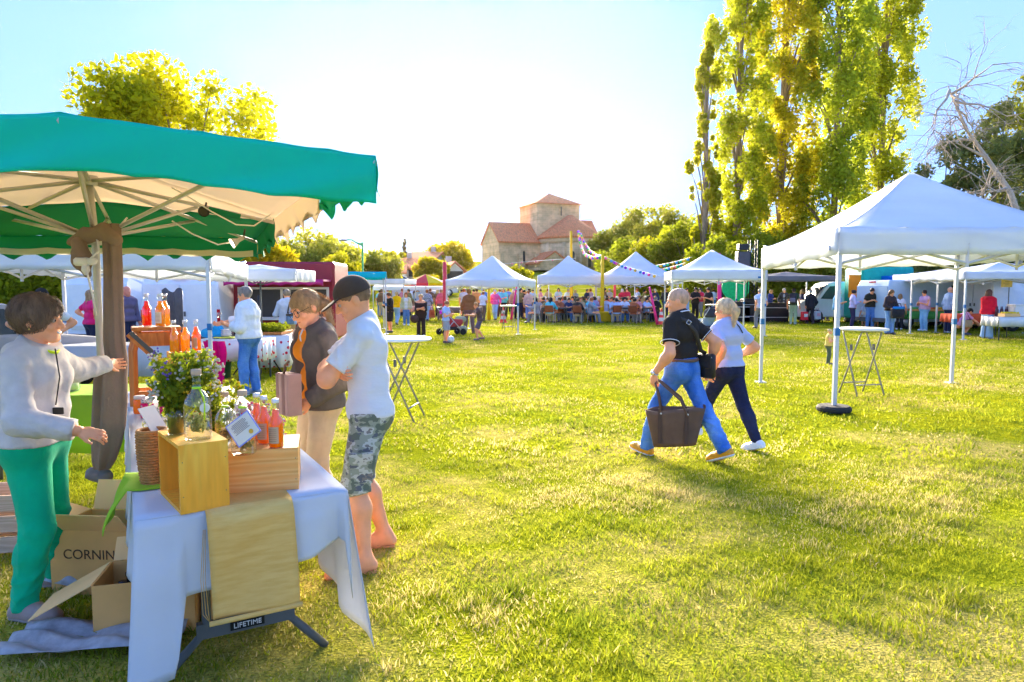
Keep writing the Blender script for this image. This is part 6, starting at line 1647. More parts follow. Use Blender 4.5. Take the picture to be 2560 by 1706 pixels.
def walk_extras(p):
    J, H, root = p['J'], p['H'], p['root']; M2 = J['M2']; bk = M2 @ V3(0, 1, 0); xx = M2 @ V3(1, 0, 0); up = M2 @ V3(0, 0, 1)
    wc = mat('white_trim', (.75, .75, .85), rough=.8)
    for i, s in ((0, -1), (1, 1)):
        S, E = J['S%d' % i], J['E%d' % i]; ax = unit(E - S); c = S + (E - S) * .635; u = unit(np.cross(ax, V3(0, 0, 1.01) + V3(.01, .3, 0))); v = np.cross(ax, u)
        MB().tube([tuple(c + (u * math.cos(a) + v * math.sin(a)) * .0505 * H) for a in [2 * math.pi * k / 20 for k in range(20)]], .004, 5, closed=True).obj('cuff_stripe', wc, root, True)
    MB().tube([tuple(J['N'] + (xx * math.cos(a) * .047 + bk * (math.sin(a) * .047 + .004)) * H + up * (.014 + .012 * math.sin(a)) * H) for a in [R(d) for d in range(-10, 200, 15)]], .006, 5).obj('collar_stripe', wc, root, True)
    Wt = J['P'] + J['M1'] @ V3(0, 0, .05) * H
    MB().tube([tuple(Wt + (J['pr'] @ V3(math.cos(a) * .098, math.sin(a) * .073, 0)) * H) for a in [2 * math.pi * k / 28 for k in range(28)]], .018, 6, closed=True).obj('belt', LEATHER, root, True, color=(.16, .09, .06))
    c = J['R1'] + V3(0, 0, .0); d = unit(J['R1'] - J['E1']); u = unit(np.cross(d, V3(0, 1, .1))); v = np.cross(d, u)
    wt = MB().tube([tuple(c - d * .012 + (u * math.cos(a) + v * math.sin(a)) * .034) for a in [2 * math.pi * k / 16 for k in range(16)]], .007, 5, closed=True).obj('watch', STEEL, root, True)
    MB().lathe([(.021, 0), (.021, .010), (.017, .012)], M=Matrix.Translation(tuple(c - d * .012 + V3(.038, .008, 0))) @ Matrix.Rotation(R(90), 4, 'Y'), seg=14).obj('watch_face', mat('silver', (.7, .72, .75), rough=.25, metal=.8), wt, True)
walk_extras(walk)
def walk_bags(p):
    J, H = p['J'], p['H']; Wm = p['root'].matrix_basis
    W = lambda v: Wm @ Vector(tuple(v))
    bk = J['M2'] @ V3(0, 1, 0); xx = J['M2'] @ V3(1, 0, 0)
    # shoulder bag with strap across the back
    hip = W(J['P'] + V3(-.115, .075, .012) * H)
    t = thing('shoulder_bag', 'black leather shoulder bag worn across the back of the walking man', 'shoulder bag', hip, R(-138 + 90))
    MB().bbox((0, 0, 0), (.20, .075, .24), 0, .02).obj('body', LEATHER, t, True, color=(.022, .018, .016)); MB().bbox((0, -.045, .05), (.17, .012, .12), 0, .008).obj('flap', LEATHER, t, color=(.03, .024, .02)); MB().tube([(-.09, -.04, .09), (.09, -.04, .09)], .004, 5).obj('zip', STEEL, t, True)
    off = bk * .088 * H
    pts = [W(J['S1'] + V3(-.01, .0, .045) * H), W(J['U'] + off * .8 + xx * .055 * H), W(J['C'] + off * 1.02 + xx * .0 * H), W(J['W'] + off * .98 - xx * .05 * H), hip + Vector((0, 0, .12))]
    strap(t, pts, .042, LEATHER, (.045, .036, .03))
    pe = W(J['U'] + off * .93 + xx * .045 * H + V3(0, 0, -.015)); q = (Vector((0, 0, CAMH)) - pe).normalized()
    e = MB(); rr = .024; sx = q.cross(Vector((0, 0, 1))).normalized(); sz = sx.cross(q)
    e.tube([pe + q * .02 + (sx * a + sz * b) * rr for a, b in ((-1, .25), (.25, 1), (1, -.25), (-.25, -1))], .0045, 5, closed=True); e.obj('buckle', mat('silver'), t, True, True)
    # tote
    hd = W(J['R1'] + V3(0, 0, -.075)); top = hd - Vector((0, 0, .27))
    t = thing('tote_bag', 'large dark brown tote bag carried by the walking man', 'tote bag', top + Vector((.20, -.04, -.34)), R(-14))
    TB = mat('tote_brown', (.15, .088, .058), rough=.75, var=.18, nscale=8, bump=.5, bscale=30)
    m_ = MB(); tilt = -.10
    def fn(u, v):
        a = 2 * math.pi * u; hw = .195 + .085 * v; dp = .075 + .03 * v; n = 3.2
        cx_ = math.copysign(abs(math.cos(a)) ** (2 / n), math.cos(a)) * hw; cy_ = math.copysign(abs(math.sin(a)) ** (2 / n), math.sin(a)) * dp
        z = v * .36; return (cx_ + .02 * v + z * tilt * .6, cy_, z - cx_ * tilt + .01 * math.sin(u * 25) * v)
    m_.grid(fn, 48, 10, True); m_.obj('body', TB, t, True, thick=.006)
    bt = MB(); bt.add([fn(k / 48, 0) for k in range(48)], [tuple(range(48))]); bt.obj('base', TB, t)
    for sy in (-1, 1):
        hl = MB(); L = [Vector((-.13, sy * .098, .33)), Vector((-.155, sy * .08, .47)), Vector((-.19, sy * .04, .60)), Vector((-.165, sy * .02, .625)), Vector((-.13, sy * .04, .60)), Vector((.05, sy * .10, .45)), Vector((.115, sy * .103, .30))]
        hl.tube([q for q in L], .011, 6); hl.obj('handle', TB, t, True)
        for xx_ in (-.13, .115): MB().box((xx_ - .01, sy * .098, .20), (.034, .012, .33), taper=1.0).obj('handle_strip', mat('tote_dark', (.09, .052, .036), rough=.7), t); MB().lathe([(.009, 0), (.009, .004)], M=Matrix.Translation((xx_, sy * .106, .32)) @ Matrix.Rotation(R(-90 * sy), 4, 'X'), seg=8).obj('rivet', STEEL, t)
walk_bags(walk)
pf = gp(1892, 1128)
pony = person('person', 'blonde woman with ponytail in pale blue T-shirt and dark jeans walking', 2.26, 7.10, -146, 1.64,
    {'lean': 5, 'pelvis': (0, .0, .50), 'fw0': (pf.x, pf.y, .012), 'fw1': (2.02, 7.45, 0), 'toes': (4, -4), 'footpitch': (18, -6), 'hands': ((-.15, -.07, .555), (.17, .02, .50)), 'elbow': ((-.7, .8, -.2), (.5, 1, -.1)), 'hand1': {'n': (-1, .1, 0), 'curl': 40}, 'hand0': {'n': (1, .1, 0), 'curl': 35}, 'head': (4, 4, 0)},
    {'top': {'name': 't_shirt', 'c': (.56, .62, .84), 'mat': TEE, 'sleeve': .70, 'hem': .012, 't': .010, 'sw': .006, 'fold': .010, 'ff': 14}, 'bottom': {'name': 'jeans', 'mat': DJEANS, 'c': (1, 1, 1), 'len': 1, 'slim': .8, 'fold': .005, 't': .006},
     'shoe': {'c': (.85, .86, .9), 'sole': (.9, .9, .9), 'top': .004}, 'hair': {'s': 'pony', 'c': (.72, .56, .33)}}, {'fat': 1.06, 'hip': .056, 'leg': 1.08, 'arm': 1.08, 'bust': .7}, .0108, skin=(.97, .42, .21))
J = pony['J']; M2 = J['M2']
for s_, c_ in (('left', V3(.02, .082, -.03)),):
    MB().tube([tuple(J['N'] + M2 @ V3(-.03, .02, .02) * 1.64), tuple(J['U'] + M2 @ V3(-.045, .062, .0) * 1.64), tuple(J['C'] + M2 @ V3(-.055, .078, .02) * 1.64)], .007, 5).obj('hood_cord', BLACKPL, pony['root'], True)

# man in white hoodie with a glass
hd_ = at(552, 800, 10.35)
hoodie = person('person', 'grey-haired man in white hoodie and jeans raising a small glass', xat(622, 10.6, 1), 10.6, -97, 1.73,
    {'lean': 3, 'hw1': tuple(at(566, 812, 10.45)), 'hw0': tuple(at(556, 808, 10.75)), 'elbow': ((-.3, .2, -1), (.3, .3, -1)), 'head': (0, 6, 0), 'feet': ((-.05, .03, 0), (.05, -.03, 0)), 'hand1': {'curl': 55, 'n': (-.5, .2, .5)}, 'hand0': {'curl': 50, 'n': (.5, .2, .5)}},
    {'top': {'name': 'hoodie', 'c': (.82, .84, .88), 'mat': HOOD, 'sleeve': 1.55, 'hem': -.02, 't': .020, 'hood': 1, 'sw': .01, 'fold': .006, 'boxy': 1}, 'bottom': {'name': 'jeans', 'mat': JEANS, 'c': (1, 1, 1), 't': .010}, 'shoe': {'c': (.25, .3, .4), 'sole': (.8, .8, .8)}, 'hair': {'s': 'short', 'c': (.26, .22, .19)}},
    {'fat': 1.2, 'belly': 1.0, 'arm': 1.1}, .0125, hero=1)
t = thing('drinking_glass', 'small clear glass in the hand of the man in white hoodie', 'glass', hd_ + Vector((-.02, .0, .03))); MB().lathe([(.022, 0), (.03, .08), (.027, .08), (.02, .006)], (0, 0, 0), 14, capt=False).obj('glass', GLASS, t, True)
# ------------------------------------------------------------------ vehicles
CARGLASS = mat('car_glass', (0.05, 0.065, 0.075), rough=0.08, var=0.1, bump=0, spec=0.6)
TYRE = mat('tyre', (0.02, 0.02, 0.02), rough=0.85); RIM = mat('wheel_rim', (0.5, 0.5, 0.52), rough=0.35, metal=0.6)
REDL = mat('tail_light', (0.65, 0.01, 0.015), rough=0.25); HEADL = mat('head_light', (0.75, 0.77, 0.8), rough=0.15)
PAINT = mat('vehicle_paint', rough=0.35, objcol=True, var=0.04, bump=0.02, bscale=4, spec=0.5)
BUMPER = mat('bumper_grey', (0.12, 0.12, 0.13), rough=0.6)
def vehicle(name, label, cat, x, y, rz, side, W, color, wheels, glass, group=None, z0=0.0, roofinset=0.14, tail=True, doors=()):
    """side = outline in (length, height), nose at +x; glass = list of side window outlines; local +x forward"""
    root = thing(name, label, cat, (x, y, z0), R(rz), group)
    n = len(side); hs = max(p[1] for p in side); w2 = W / 2
    def wy(h): t = max(0, (h - hs * .5) / (hs * .5)); return w2 - roofinset * t * t
    mb = MB(); vs = []
    for s in (-1, 1):
        for (px_, h) in side: vs.append((px_, s * wy(h), h))
    fs = [tuple(range(n)), tuple(range(2 * n - 1, n - 1, -1))] + [(i, n + i, n + (i + 1) % n, (i + 1) % n) for i in range(n)]
    mb.add(vs, fs); body = mb.obj('body', PAINT, root, color=color)
    bv = body.modifiers.new('bevel', 'BEVEL'); bv.width = .05; bv.segments = 3; bv.limit_method = 'ANGLE'; bv.angle_limit = R(25)
    for (wx, wr) in wheels:
        for s in (-1, 1):
            ty = MB().lathe([(wr * .62, -.09), (wr * .95, -.10), (wr, -.06), (wr, .06), (wr * .95, .10), (wr * .62, .09)], M=Matrix.Translation((wx, s * (w2 - .09), wr)) @ Matrix.Rotation(R(90), 4, 'X'), seg=20).obj('wheel', TYRE, root, True)
            MB().lathe([(.03, -.105), (wr * .58, -.098), (wr * .62, -.06), (wr * .62, .06), (wr * .58, .098), (.03, .105)], M=Matrix.Translation((wx, s * (w2 - .085), wr)) @ Matrix.Rotation(R(90), 4, 'X'), seg=14).obj('rim', RIM, ty, True)
    for pts in glass:
        for s in (-1, 1): MB().slab([(a, s * (wy(h) - .01), h) for a, h in pts], (0, s, 0), .018).obj('side_window', CARGLASS, root)
    xr = min(p[0] for p in side); xf = max(p[0] for p in side)
    if tail:
        for s in (-1, 1):
            MB().box((xr - .012, s * (w2 - .12), hs * .48), (.03, .13, .34)).obj('tail_light', REDL, root); MB().box((xf - .02, s * (w2 - .25), .68), (.05, .3, .16)).obj('headlight', HEADL, root)
        MB().box((xr - .04, 0, .38), (.12, W * .92, .16)).obj('rear_bumper', BUMPER, root); MB().box((xf + .02, 0, .38), (.10, W * .92, .20)).obj('front_bumper', BUMPER, root)
    return root
VAN = [(-2.35, .30), (2.45, .30), (2.50, .75), (2.30, 1.02), (1.62, 1.14), (1.05, 1.88), (.75, 1.98), (-2.25, 2.0), (-2.36, 1.7)]
VANW = [[(.62, 1.15), (1.42, 1.17), (.98, 1.76), (.62, 1.78)]]
CARP = [(-2.0, .28), (2.05, .28), (2.08, .62), (1.9, .80), (1.05, .92), (.35, 1.42), (-1.1, 1.46), (-1.75, 1.02), (-2.02, .92)]
CARW = [[(.05, .95), (.92, .95), (.28, 1.34), (.05, 1.35)], [(-1.45, 1.0), (-.03, .95), (-.03, 1.35), (-1.0, 1.37)]]
WHT = (.82, .85, .90)
def van(label, x, y, rz, color=WHT, group='vans parked behind the stalls', rear=True, z0=0.0, tall=1.0):
    pr = [(a, h * tall if h > 1.2 else h) for a, h in VAN]
    r_ = vehicle('van', label, 'van', x, y, rz, pr, 1.98, color, ((-1.5, .33), (1.6, .33)), [[(a, h * tall if h > 1.5 else h) for a, h in VANW[0]]], group, z0)
    ws = MB(); ws.slab([(1.66, -.78, 1.15), (1.66, .78, 1.15), (1.09, .72, 1.84 * tall), (1.09, -.72, 1.84 * tall)], (1, 0, .7), .02); ws.obj('windscreen', CARGLASS, r_)
    if rear:
        for s in (-1, 1):
            d = MB().box((-2.375, s * .44, 1.08 * tall), (.03, .84, 1.36 * tall)).obj('rear_door', PAINT, r_, color=color)
            MB().box((-2.40, s * .10, 1.02), (.03, .05, .12)).obj('handle', BUMPER, d)
        MB().box((-2.36, 0, 1.92 * tall), (.05, .34, .06)).obj('brake_light', REDL, r_); MB().box((-2.40, .42, .62), (.02, .5, .12)).obj('number_plate', WHITEPL, r_)
    return r_
def car(label, x, y, rz, color, z0=0.0, group='cars parked up the slope'):
    r_ = vehicle('parked_car', label, 'car', x, y, rz, CARP, 1.74, color, ((-1.3, .31), (1.3, .31)), CARW, group, z0, .2)
    ws = MB(); ws.slab([(1.0, -.68, .97), (1.0, .68, .97), (.38, .56, 1.39), (.38, -.56, 1.39)], (.6, 0, 1), .02); ws.obj('windscreen', CARGLASS, r_)
    ws = MB(); ws.slab([(-1.72, -.64, 1.06), (-1.72, .64, 1.06), (-1.14, .55, 1.43), (-1.14, -.55, 1.43)], (-.6, 0, 1), .02); ws.obj('rear_window', CARGLASS, r_)
    return r_
van('white van seen from the rear behind the vendor under the left tent', -10.7, 20.3, 84)
van('white van parked side-on right of the rear-facing van on the left', -10.1, 22.8, 172)
van('white van with pale side left of the magenta food truck', -8.6, 19.4, 98)
car('silver car at the left edge behind the vendor', -8.6, 10.6, 62, (.45, .42, .42), group='cars by the stalls')
for i, (px, py, Y, rz, c, lb) in enumerate(((962, 706, 74, 10, (.6, .64, .7), 'pale blue-grey car parked up the slope near the street lamp'), (998, 706, 72, 8, (.7, .7, .72), 'light grey car parked on the slope right of the street lamp'), (930, 708, 76, 15, (.75, .75, .8), 'white car half hidden by trees behind the street lamp'),
    (1062, 712, 60, 12, (.8, .8, .82), 'white car above the coloured parasol'), (1085, 709, 63, 14, (.75, .72, .72), 'second pale car above the coloured parasol'), (1040, 714, 58, 10, (.7, .6, .6), 'rosy grey car left above the coloured parasol'))):
    x = xat(px, Y, 2); car(lb, x, Y, rz, c, ground_z(x, Y))
van('white van behind the grey canopy on the right', 16.2, 33.5, 176); van('grey white van right of the grey canopy', 19.2, 33.0, 172, (.62, .66, .68))
van('white van with open side behind the red hoodie woman', 20.6, 27.4, 8, tall=1.12); van('white van nose at the right edge behind the stalls', 23.0, 24.6, 150)
van('blue-white van behind the pink shirt woman', 17.2, 28.8, 12, (.45, .6, .75))

# ------------------------------------------------------------------ canopies and stalls on the left and right
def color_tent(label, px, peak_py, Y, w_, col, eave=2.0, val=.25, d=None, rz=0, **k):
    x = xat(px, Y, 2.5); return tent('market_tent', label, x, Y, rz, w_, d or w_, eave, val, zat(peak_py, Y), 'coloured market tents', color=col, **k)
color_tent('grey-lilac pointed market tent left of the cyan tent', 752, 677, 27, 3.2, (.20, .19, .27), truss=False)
color_tent('bright cyan pointed market tent behind the capped man', 848, 680, 26, 3.4, (.0, .62, .75), truss=False, rz=12)
color_tent('low white market tent right of the capped man', 925, 700, 34, 4.0, (.84, .88, .93), eave=1.85, truss=False)
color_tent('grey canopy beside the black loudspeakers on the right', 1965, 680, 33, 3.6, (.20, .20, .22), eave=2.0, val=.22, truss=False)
color_tent('white pop-up canopy with sagging valance behind the red hoodie woman', 2500, 655, 23.5, 4.3, (.80, .82, .90), eave=1.93, val=.26, d=3, wavy=.03)
color_tent('white pop-up canopy behind the bald man in blue', 2395, 668, 27, 3.4, (.80, .80, .88), eave=1.93, val=.28, d=3)
color_tent('bright blue canopy right of the teal truck', 2310, 688, 30, 3.6, (.0, .16, .60), eave=1.95, val=.25, d=3)
def awning_stall():
    Y = 14.6; x = xat(668, Y, 2)
    t = tent('market_tent', 'white scalloped stall awning with cream underside beside the food truck', x - .15, Y, 4, 1.9, 1.8, 1.80, .24, 2.16, 'coloured market tents', posts=(0, 0, 0, 0), truss=False)
    MB().tube([(0, 0, 0), (0, 0, 2.1)], .02, 8).obj('pole', GREYT, t, True)
    for k in range(8):
        a = k * math.pi / 4; MB().tube([(0, 0, 1.72), (math.cos(a) * .85, math.sin(a) * .8, 1.98)], .008, 5).obj('strut', GREYT, t, True)
awning_stall()
def food_truck():
    Y = 18.4; x = xat(705, Y, 1.5); MG = mat('magenta_paint', (.50, .02, .20), rough=.5); CR = mat('crimson_paint', (.30, .015, .03), rough=.45)
    t = thing('food_truck', 'magenta and crimson food truck with a serving window', 'food truck', (x, Y + 1, 0), R(3))
    MB().bbox((0, 0, 1.32), (2.7, 2.0, 2.1), 0, .06).obj('body', CR, t)
    MB().box((0, -1.45, 1.86), (2.5, .95, .05)).obj('serving_flap', MG, t); fl = MB(); fl.grid(lambda u, v: ((u - .5) * 2.5, -1.93, 1.86 - v * (.14 - .04 * abs(math.sin(u * 22)))), 40, 3); fl.obj('scalloped_trim', MG, t, True, thick=.01)
    MB().box((0, -1.0, 1.25), (2.3, .06, .75)).obj('serving_opening', SLIT, t)
    for xx in (-1.17, -.05, 1.17): MB().box((xx, -1.03, 1.25), (.06, .05, .85)).obj('window_post', WHITEPL, t)
    for zz in (.86, 1.66): MB().box((0, -1.035, zz), (2.4, .06, .06)).obj('window_rail', WHITEPL, t)
    MB().box((0, -1.18, .84), (2.3, .32, .04)).obj('counter', WHITEPL, t)
    for xx in (-.8, .8):
        ty = MB().lathe([(.2, -.1), (.3, -.1), (.32, 0), (.3, .1), (.2, .1)], M=Matrix.Translation((xx, -.9, .32)) @ Matrix.Rotation(R(90), 4, 'X'), seg=18).obj('wheel', TYRE, t, True)
food_truck()
def teal_truck():
    Y = 31; x = xat(2195, Y, 2); TG = mat('teal_paint', (.0, .40, .30), rough=.5, var=.15)
    t = thing('teal_truck', 'teal green food truck with raised roof flap on the right', 'food truck', (x, Y, 0), R(-4))
    MB().bbox((0, 0, 1.45), (2.2, 1.9, 2.3), 0, .08).obj('body', TG, t); MB().box((-.1, -1.4, 1.9), (1.9, .9, .05)).obj('serving_flap', WHITEPL, t); MB().box((-.1, -.96, 1.35), (1.7, .05, .8)).obj('serving_opening', SLIT, t); MB().box((-1.35, -.8, 1.75), (.5, .05, 1.0)).obj('orange_panel', mat('orange_panel', (.85, .25, .0), rough=.6), t)
    MB().box((-.1, -1.12, .9), (1.8, .3, .04)).obj('counter', WHITEPL, t)
    for xx in (-.7, .7): MB().lathe([(.2, -.1), (.3, -.1), (.32, 0), (.3, .1), (.2, .1)], M=Matrix.Translation((xx, -.86, .32)) @ Matrix.Rotation(R(90), 4, 'X'), seg=16).obj('wheel', TYRE, t, True)
teal_truck()
def marquee():
    Y = 43; x0, x1 = xat(945, Y, 2), xat(1122, Y, 2)
    t = thing('long_marquee', 'long low white marquee left of the red pole', 'marquee', ((x0 + x1) / 2, Y, 0)); L = x1 - x0
    e, r_ = zat(738, Y), zat(723, Y)
    e, r_ = 1.75, 2.15
    m_ = MB(); m_.add([(-L / 2, -1.6, e), (L / 2, -1.6, e), (L / 2, 0, r_), (-L / 2, 0, r_), (-L / 2, 1.6, e), (L / 2, 1.6, e)], [(0, 1, 2, 3), (3, 2, 5, 4)]); m_.obj('roof', CANVAS, t, thick=.01)
    v_ = MB(); v_.grid(lambda u, v: (-L / 2 + u * L, -1.62, e - v * .2), 30, 2); v_.obj('valance', CANVAS, t, thick=.005)
    for k in range(4): MB().tube([(-L / 2 + k * L / 3, -1.55, 0), (-L / 2 + k * L / 3, -1.55, e)], .03, 6).obj('post', STEEL, t, True)
marquee()
def stripe_parasol():
    Y = 38; c = at(1065, 728, Y)
    t = thing('striped_parasol', 'yellow, red and blue market parasol in front of the long marquee', 'parasol', (c.x, Y, 0))
    a0, a1 = xat(1005, Y, 2) - c.x, xat(1118, Y, 2) - c.x; zt_, ze_ = zat(716, Y) , zat(738, Y)
    zt_, ze_ = 2.45, 1.95
    n = 8
    for k in range(n):
        A, B = 2 * math.pi * k / n + .2, 2 * math.pi * (k + 1) / n + .2
        m_ = MB(); rr = (a1 - a0) / 2
        m_.add([(0, 0, zt_), (math.cos(A) * rr, math.sin(A) * rr * .8, ze_), (math.cos(B) * rr, math.sin(B) * rr * .8, ze_), (math.cos(B) * rr, math.sin(B) * rr * .8, ze_ - .15), (math.cos(A) * rr, math.sin(A) * rr * .8, ze_ - .15)], [(0, 1, 2), (1, 4, 3, 2)])
        m_.obj('canopy_panel', CANVASC, t, color=((.85, .65, .0), (.75, .06, .08), (.08, .12, .65), (.85, .65, .0), (.8, .3, .02), (.75, .06, .08), (.85, .65, .0), (.75, .06, .08))[k], thick=.01)
    MB().tube([(0, 0, 0), (0, 0, zt_)], .025, 8).obj('pole', STEEL, t, True)
stripe_parasol()

# ------------------------------------------------------------------ tables
def cloth_table(label, x, y, rz, w_, d_, m, drop=.45, h=.75, name='stall_table', group='stall tables'):
    t = thing(name, label, 'table', (x, y, 0), R(rz), group)
    MB().box((0, 0, h - .02), (w_, d_, .03)).obj('tabletop', m, t)
    for k, (ux, uy, L, off) in enumerate(((1, 0, w_, -d_ / 2), (1, 0, w_, d_ / 2), (0, 1, d_, -w_ / 2), (0, 1, d_, w_ / 2))):
        c = MB(); sg = -1 if k in (0, 2) else 1
        c.grid(lambda u, v: ((u - .5) * L * ux + (off + sg * (.008 + .03 * v * math.sin(u * 19 + k))) * (1 - ux), (u - .5) * L * uy + (off + sg * (.008 + .03 * v * math.sin(u * 19 + k))) * (1 - uy), h - .004 - v * drop), 24, 3); c.obj('cloth_drop', m, t, True, thick=.003)
    for sx in (-1, 1):
        for sy in (-1, 1): MB().tube([(sx * (w_ / 2 - .08), sy * (d_ / 2 - .08), 0), (sx * (w_ / 2 - .08), sy * (d_ / 2 - .08), h - .03)], .018, 6).obj('leg', GREYT, t, True)
    return t
def dotted_mat():
    m = bpy.data.materials.new('strawberry_cloth'); nt, N, L = _nodes(m); b = N['Principled BSDF']; v = N.new('ShaderNodeTexVoronoi'); v.inputs['Scale'].default_value = 9; v.inputs['Randomness'].default_value = .8; L.new(_coord(nt), v.inputs['Vector'])
    r_ = _ramp(nt, v.outputs['Distance'], [(0, (.75, .02, .06)), (.26, (.78, .80, .84))], 'CONSTANT'); L.new(r_.outputs[0], b.inputs['Base Color']); b.inputs['Roughness'].default_value = .8
    return m
DOT = dotted_mat()
cloth_table('stall table with strawberry-dotted oilcloth beside the man in white hoodie', xat(592, 12.4, .7), 12.4, 2, 1.15, .75, DOT, .38)
cloth_table('stall table with long white cloth and greenery left of the blue shirt man', xat(676, 13.6, .7), 13.9, 14, .62, 1.5, DOT, .62)
cloth_table('long stall table under the left white tent', -6.3, 11.2, 8, 2.2, .75, WHITECL, .5)
for i, (px, Y, w_, lb, m) in enumerate(((2330, 27.6, 2.4, 'stall table with vegetables behind the pink shirt woman', mat('green_felt', (.08, .35, .08), rough=.9)), (2425, 24.6, 1.6, 'red-topped stall table behind the crouching person', mat('red_cloth', (.75, .12, .05), rough=.9)), (2545, 22.0, 1.8, 'white folding stall table at the right edge', WHITEPL), (1030, 35.5, 2.0, 'stall table with goods behind the woman in black', mat('pink_cloth', (.7, .35, .35), rough=.9)), (1150, 34.0, 2.2, 'dark stall table behind the child by the pram', mat('brown_board', (.2, .13, .1), rough=.8)))):
    cloth_table(lb, xat(px, Y, .7), Y, 0, w_, .8, m, .3)
def standing_table(label, x, y, h, r_, rz, group='round standing tables'):
    t = thing('standing_table', label, 'standing table', (x, y, 0), R(rz), group)
    MB().lathe([(r_ - .02, h - .032), (r_, h - .026), (r_ + .003, h - .012), (r_ - .006, h)], (0, 0, 0), 36).obj('tabletop', mat('white_laminate', (.86, .88, .92), rough=.35, var=.03), t, True)
    LG = mat('leg_grey', (.30, .30, .31), rough=.45, metal=.3)
    for s in (-1, 1):
        f = MB(); y0, y1 = s * r_ * .52, -s * r_ * .62
        for sx in (-1, 1): f.tube([(sx * .20 * (1 if s > 0 else .86), y0, h - .05), (sx * .21 * (1 if s > 0 else .86), y0 * .9, h - .10), (sx * .24 * (1 if s > 0 else .9), y1, 0.0)], .0125, 8)
        f.tube([(-.20 * (1 if s > 0 else .86), y0, h - .045), (.20 * (1 if s > 0 else .86), y0, h - .045)], .0125, 8)
        q = (h - .24) / h; f.tube([(-.235 * (1 if s > 0 else .9), y0 + (y1 - y0) * .84, .17), (.235 * (1 if s > 0 else .9), y0 + (y1 - y0) * .84, .17)], .010, 6); f.obj('leg_frame', LG, t, True)
    for sx in (-1, 1): MB().box((sx * .2, 0, h - .30), (.03, .03, .09)).obj('hinge', BUMPER, t)
standing_table('round white standing table behind the man in white T-shirt', -1.42, 8.6, 1.03, .40, 82)
standing_table('round white standing table under the big right tent', 5.46, 10.6, 1.04, .36, 12)
standing_table('small white standing table near the traffic cone under the wavy tent', xat(1272, 26.6, 1), 26.6, 1.0, .32, 20)
standing_table('white standing table in front of the two men in black shirts', xat(1790, 27.4, 1), 27.4, 1.02, .42, 5)
def tripod():
    Y = 13.3; x = xat(648, Y, 1)
    t = thing('speaker_tripod', 'black tripod stand beside the man in white hoodie', 'tripod', (x, Y, 0))
    MB().tube([(0, 0, .08), (0, 0, 1.52)], .022, 8).obj('pole', BLACKPL, t, True); MB().lathe([(.035, .62), (.04, .66), (.035, .72)], (0, 0, 0), 10).obj('collar', BLACKPL, t, True)
    for a in (-20, 100, 220):
        c, s = math.cos(R(a)), math.sin(R(a)); l = MB().tube([(0, 0, .66), (c * .52, s * .52, .01)], .014, 6).obj('leg', BLACKPL, t, True); MB().tube([(0, 0, .14), (c * .28, s * .28, .30)], .009, 6).obj('brace', BLACKPL, l, True)
tripod()
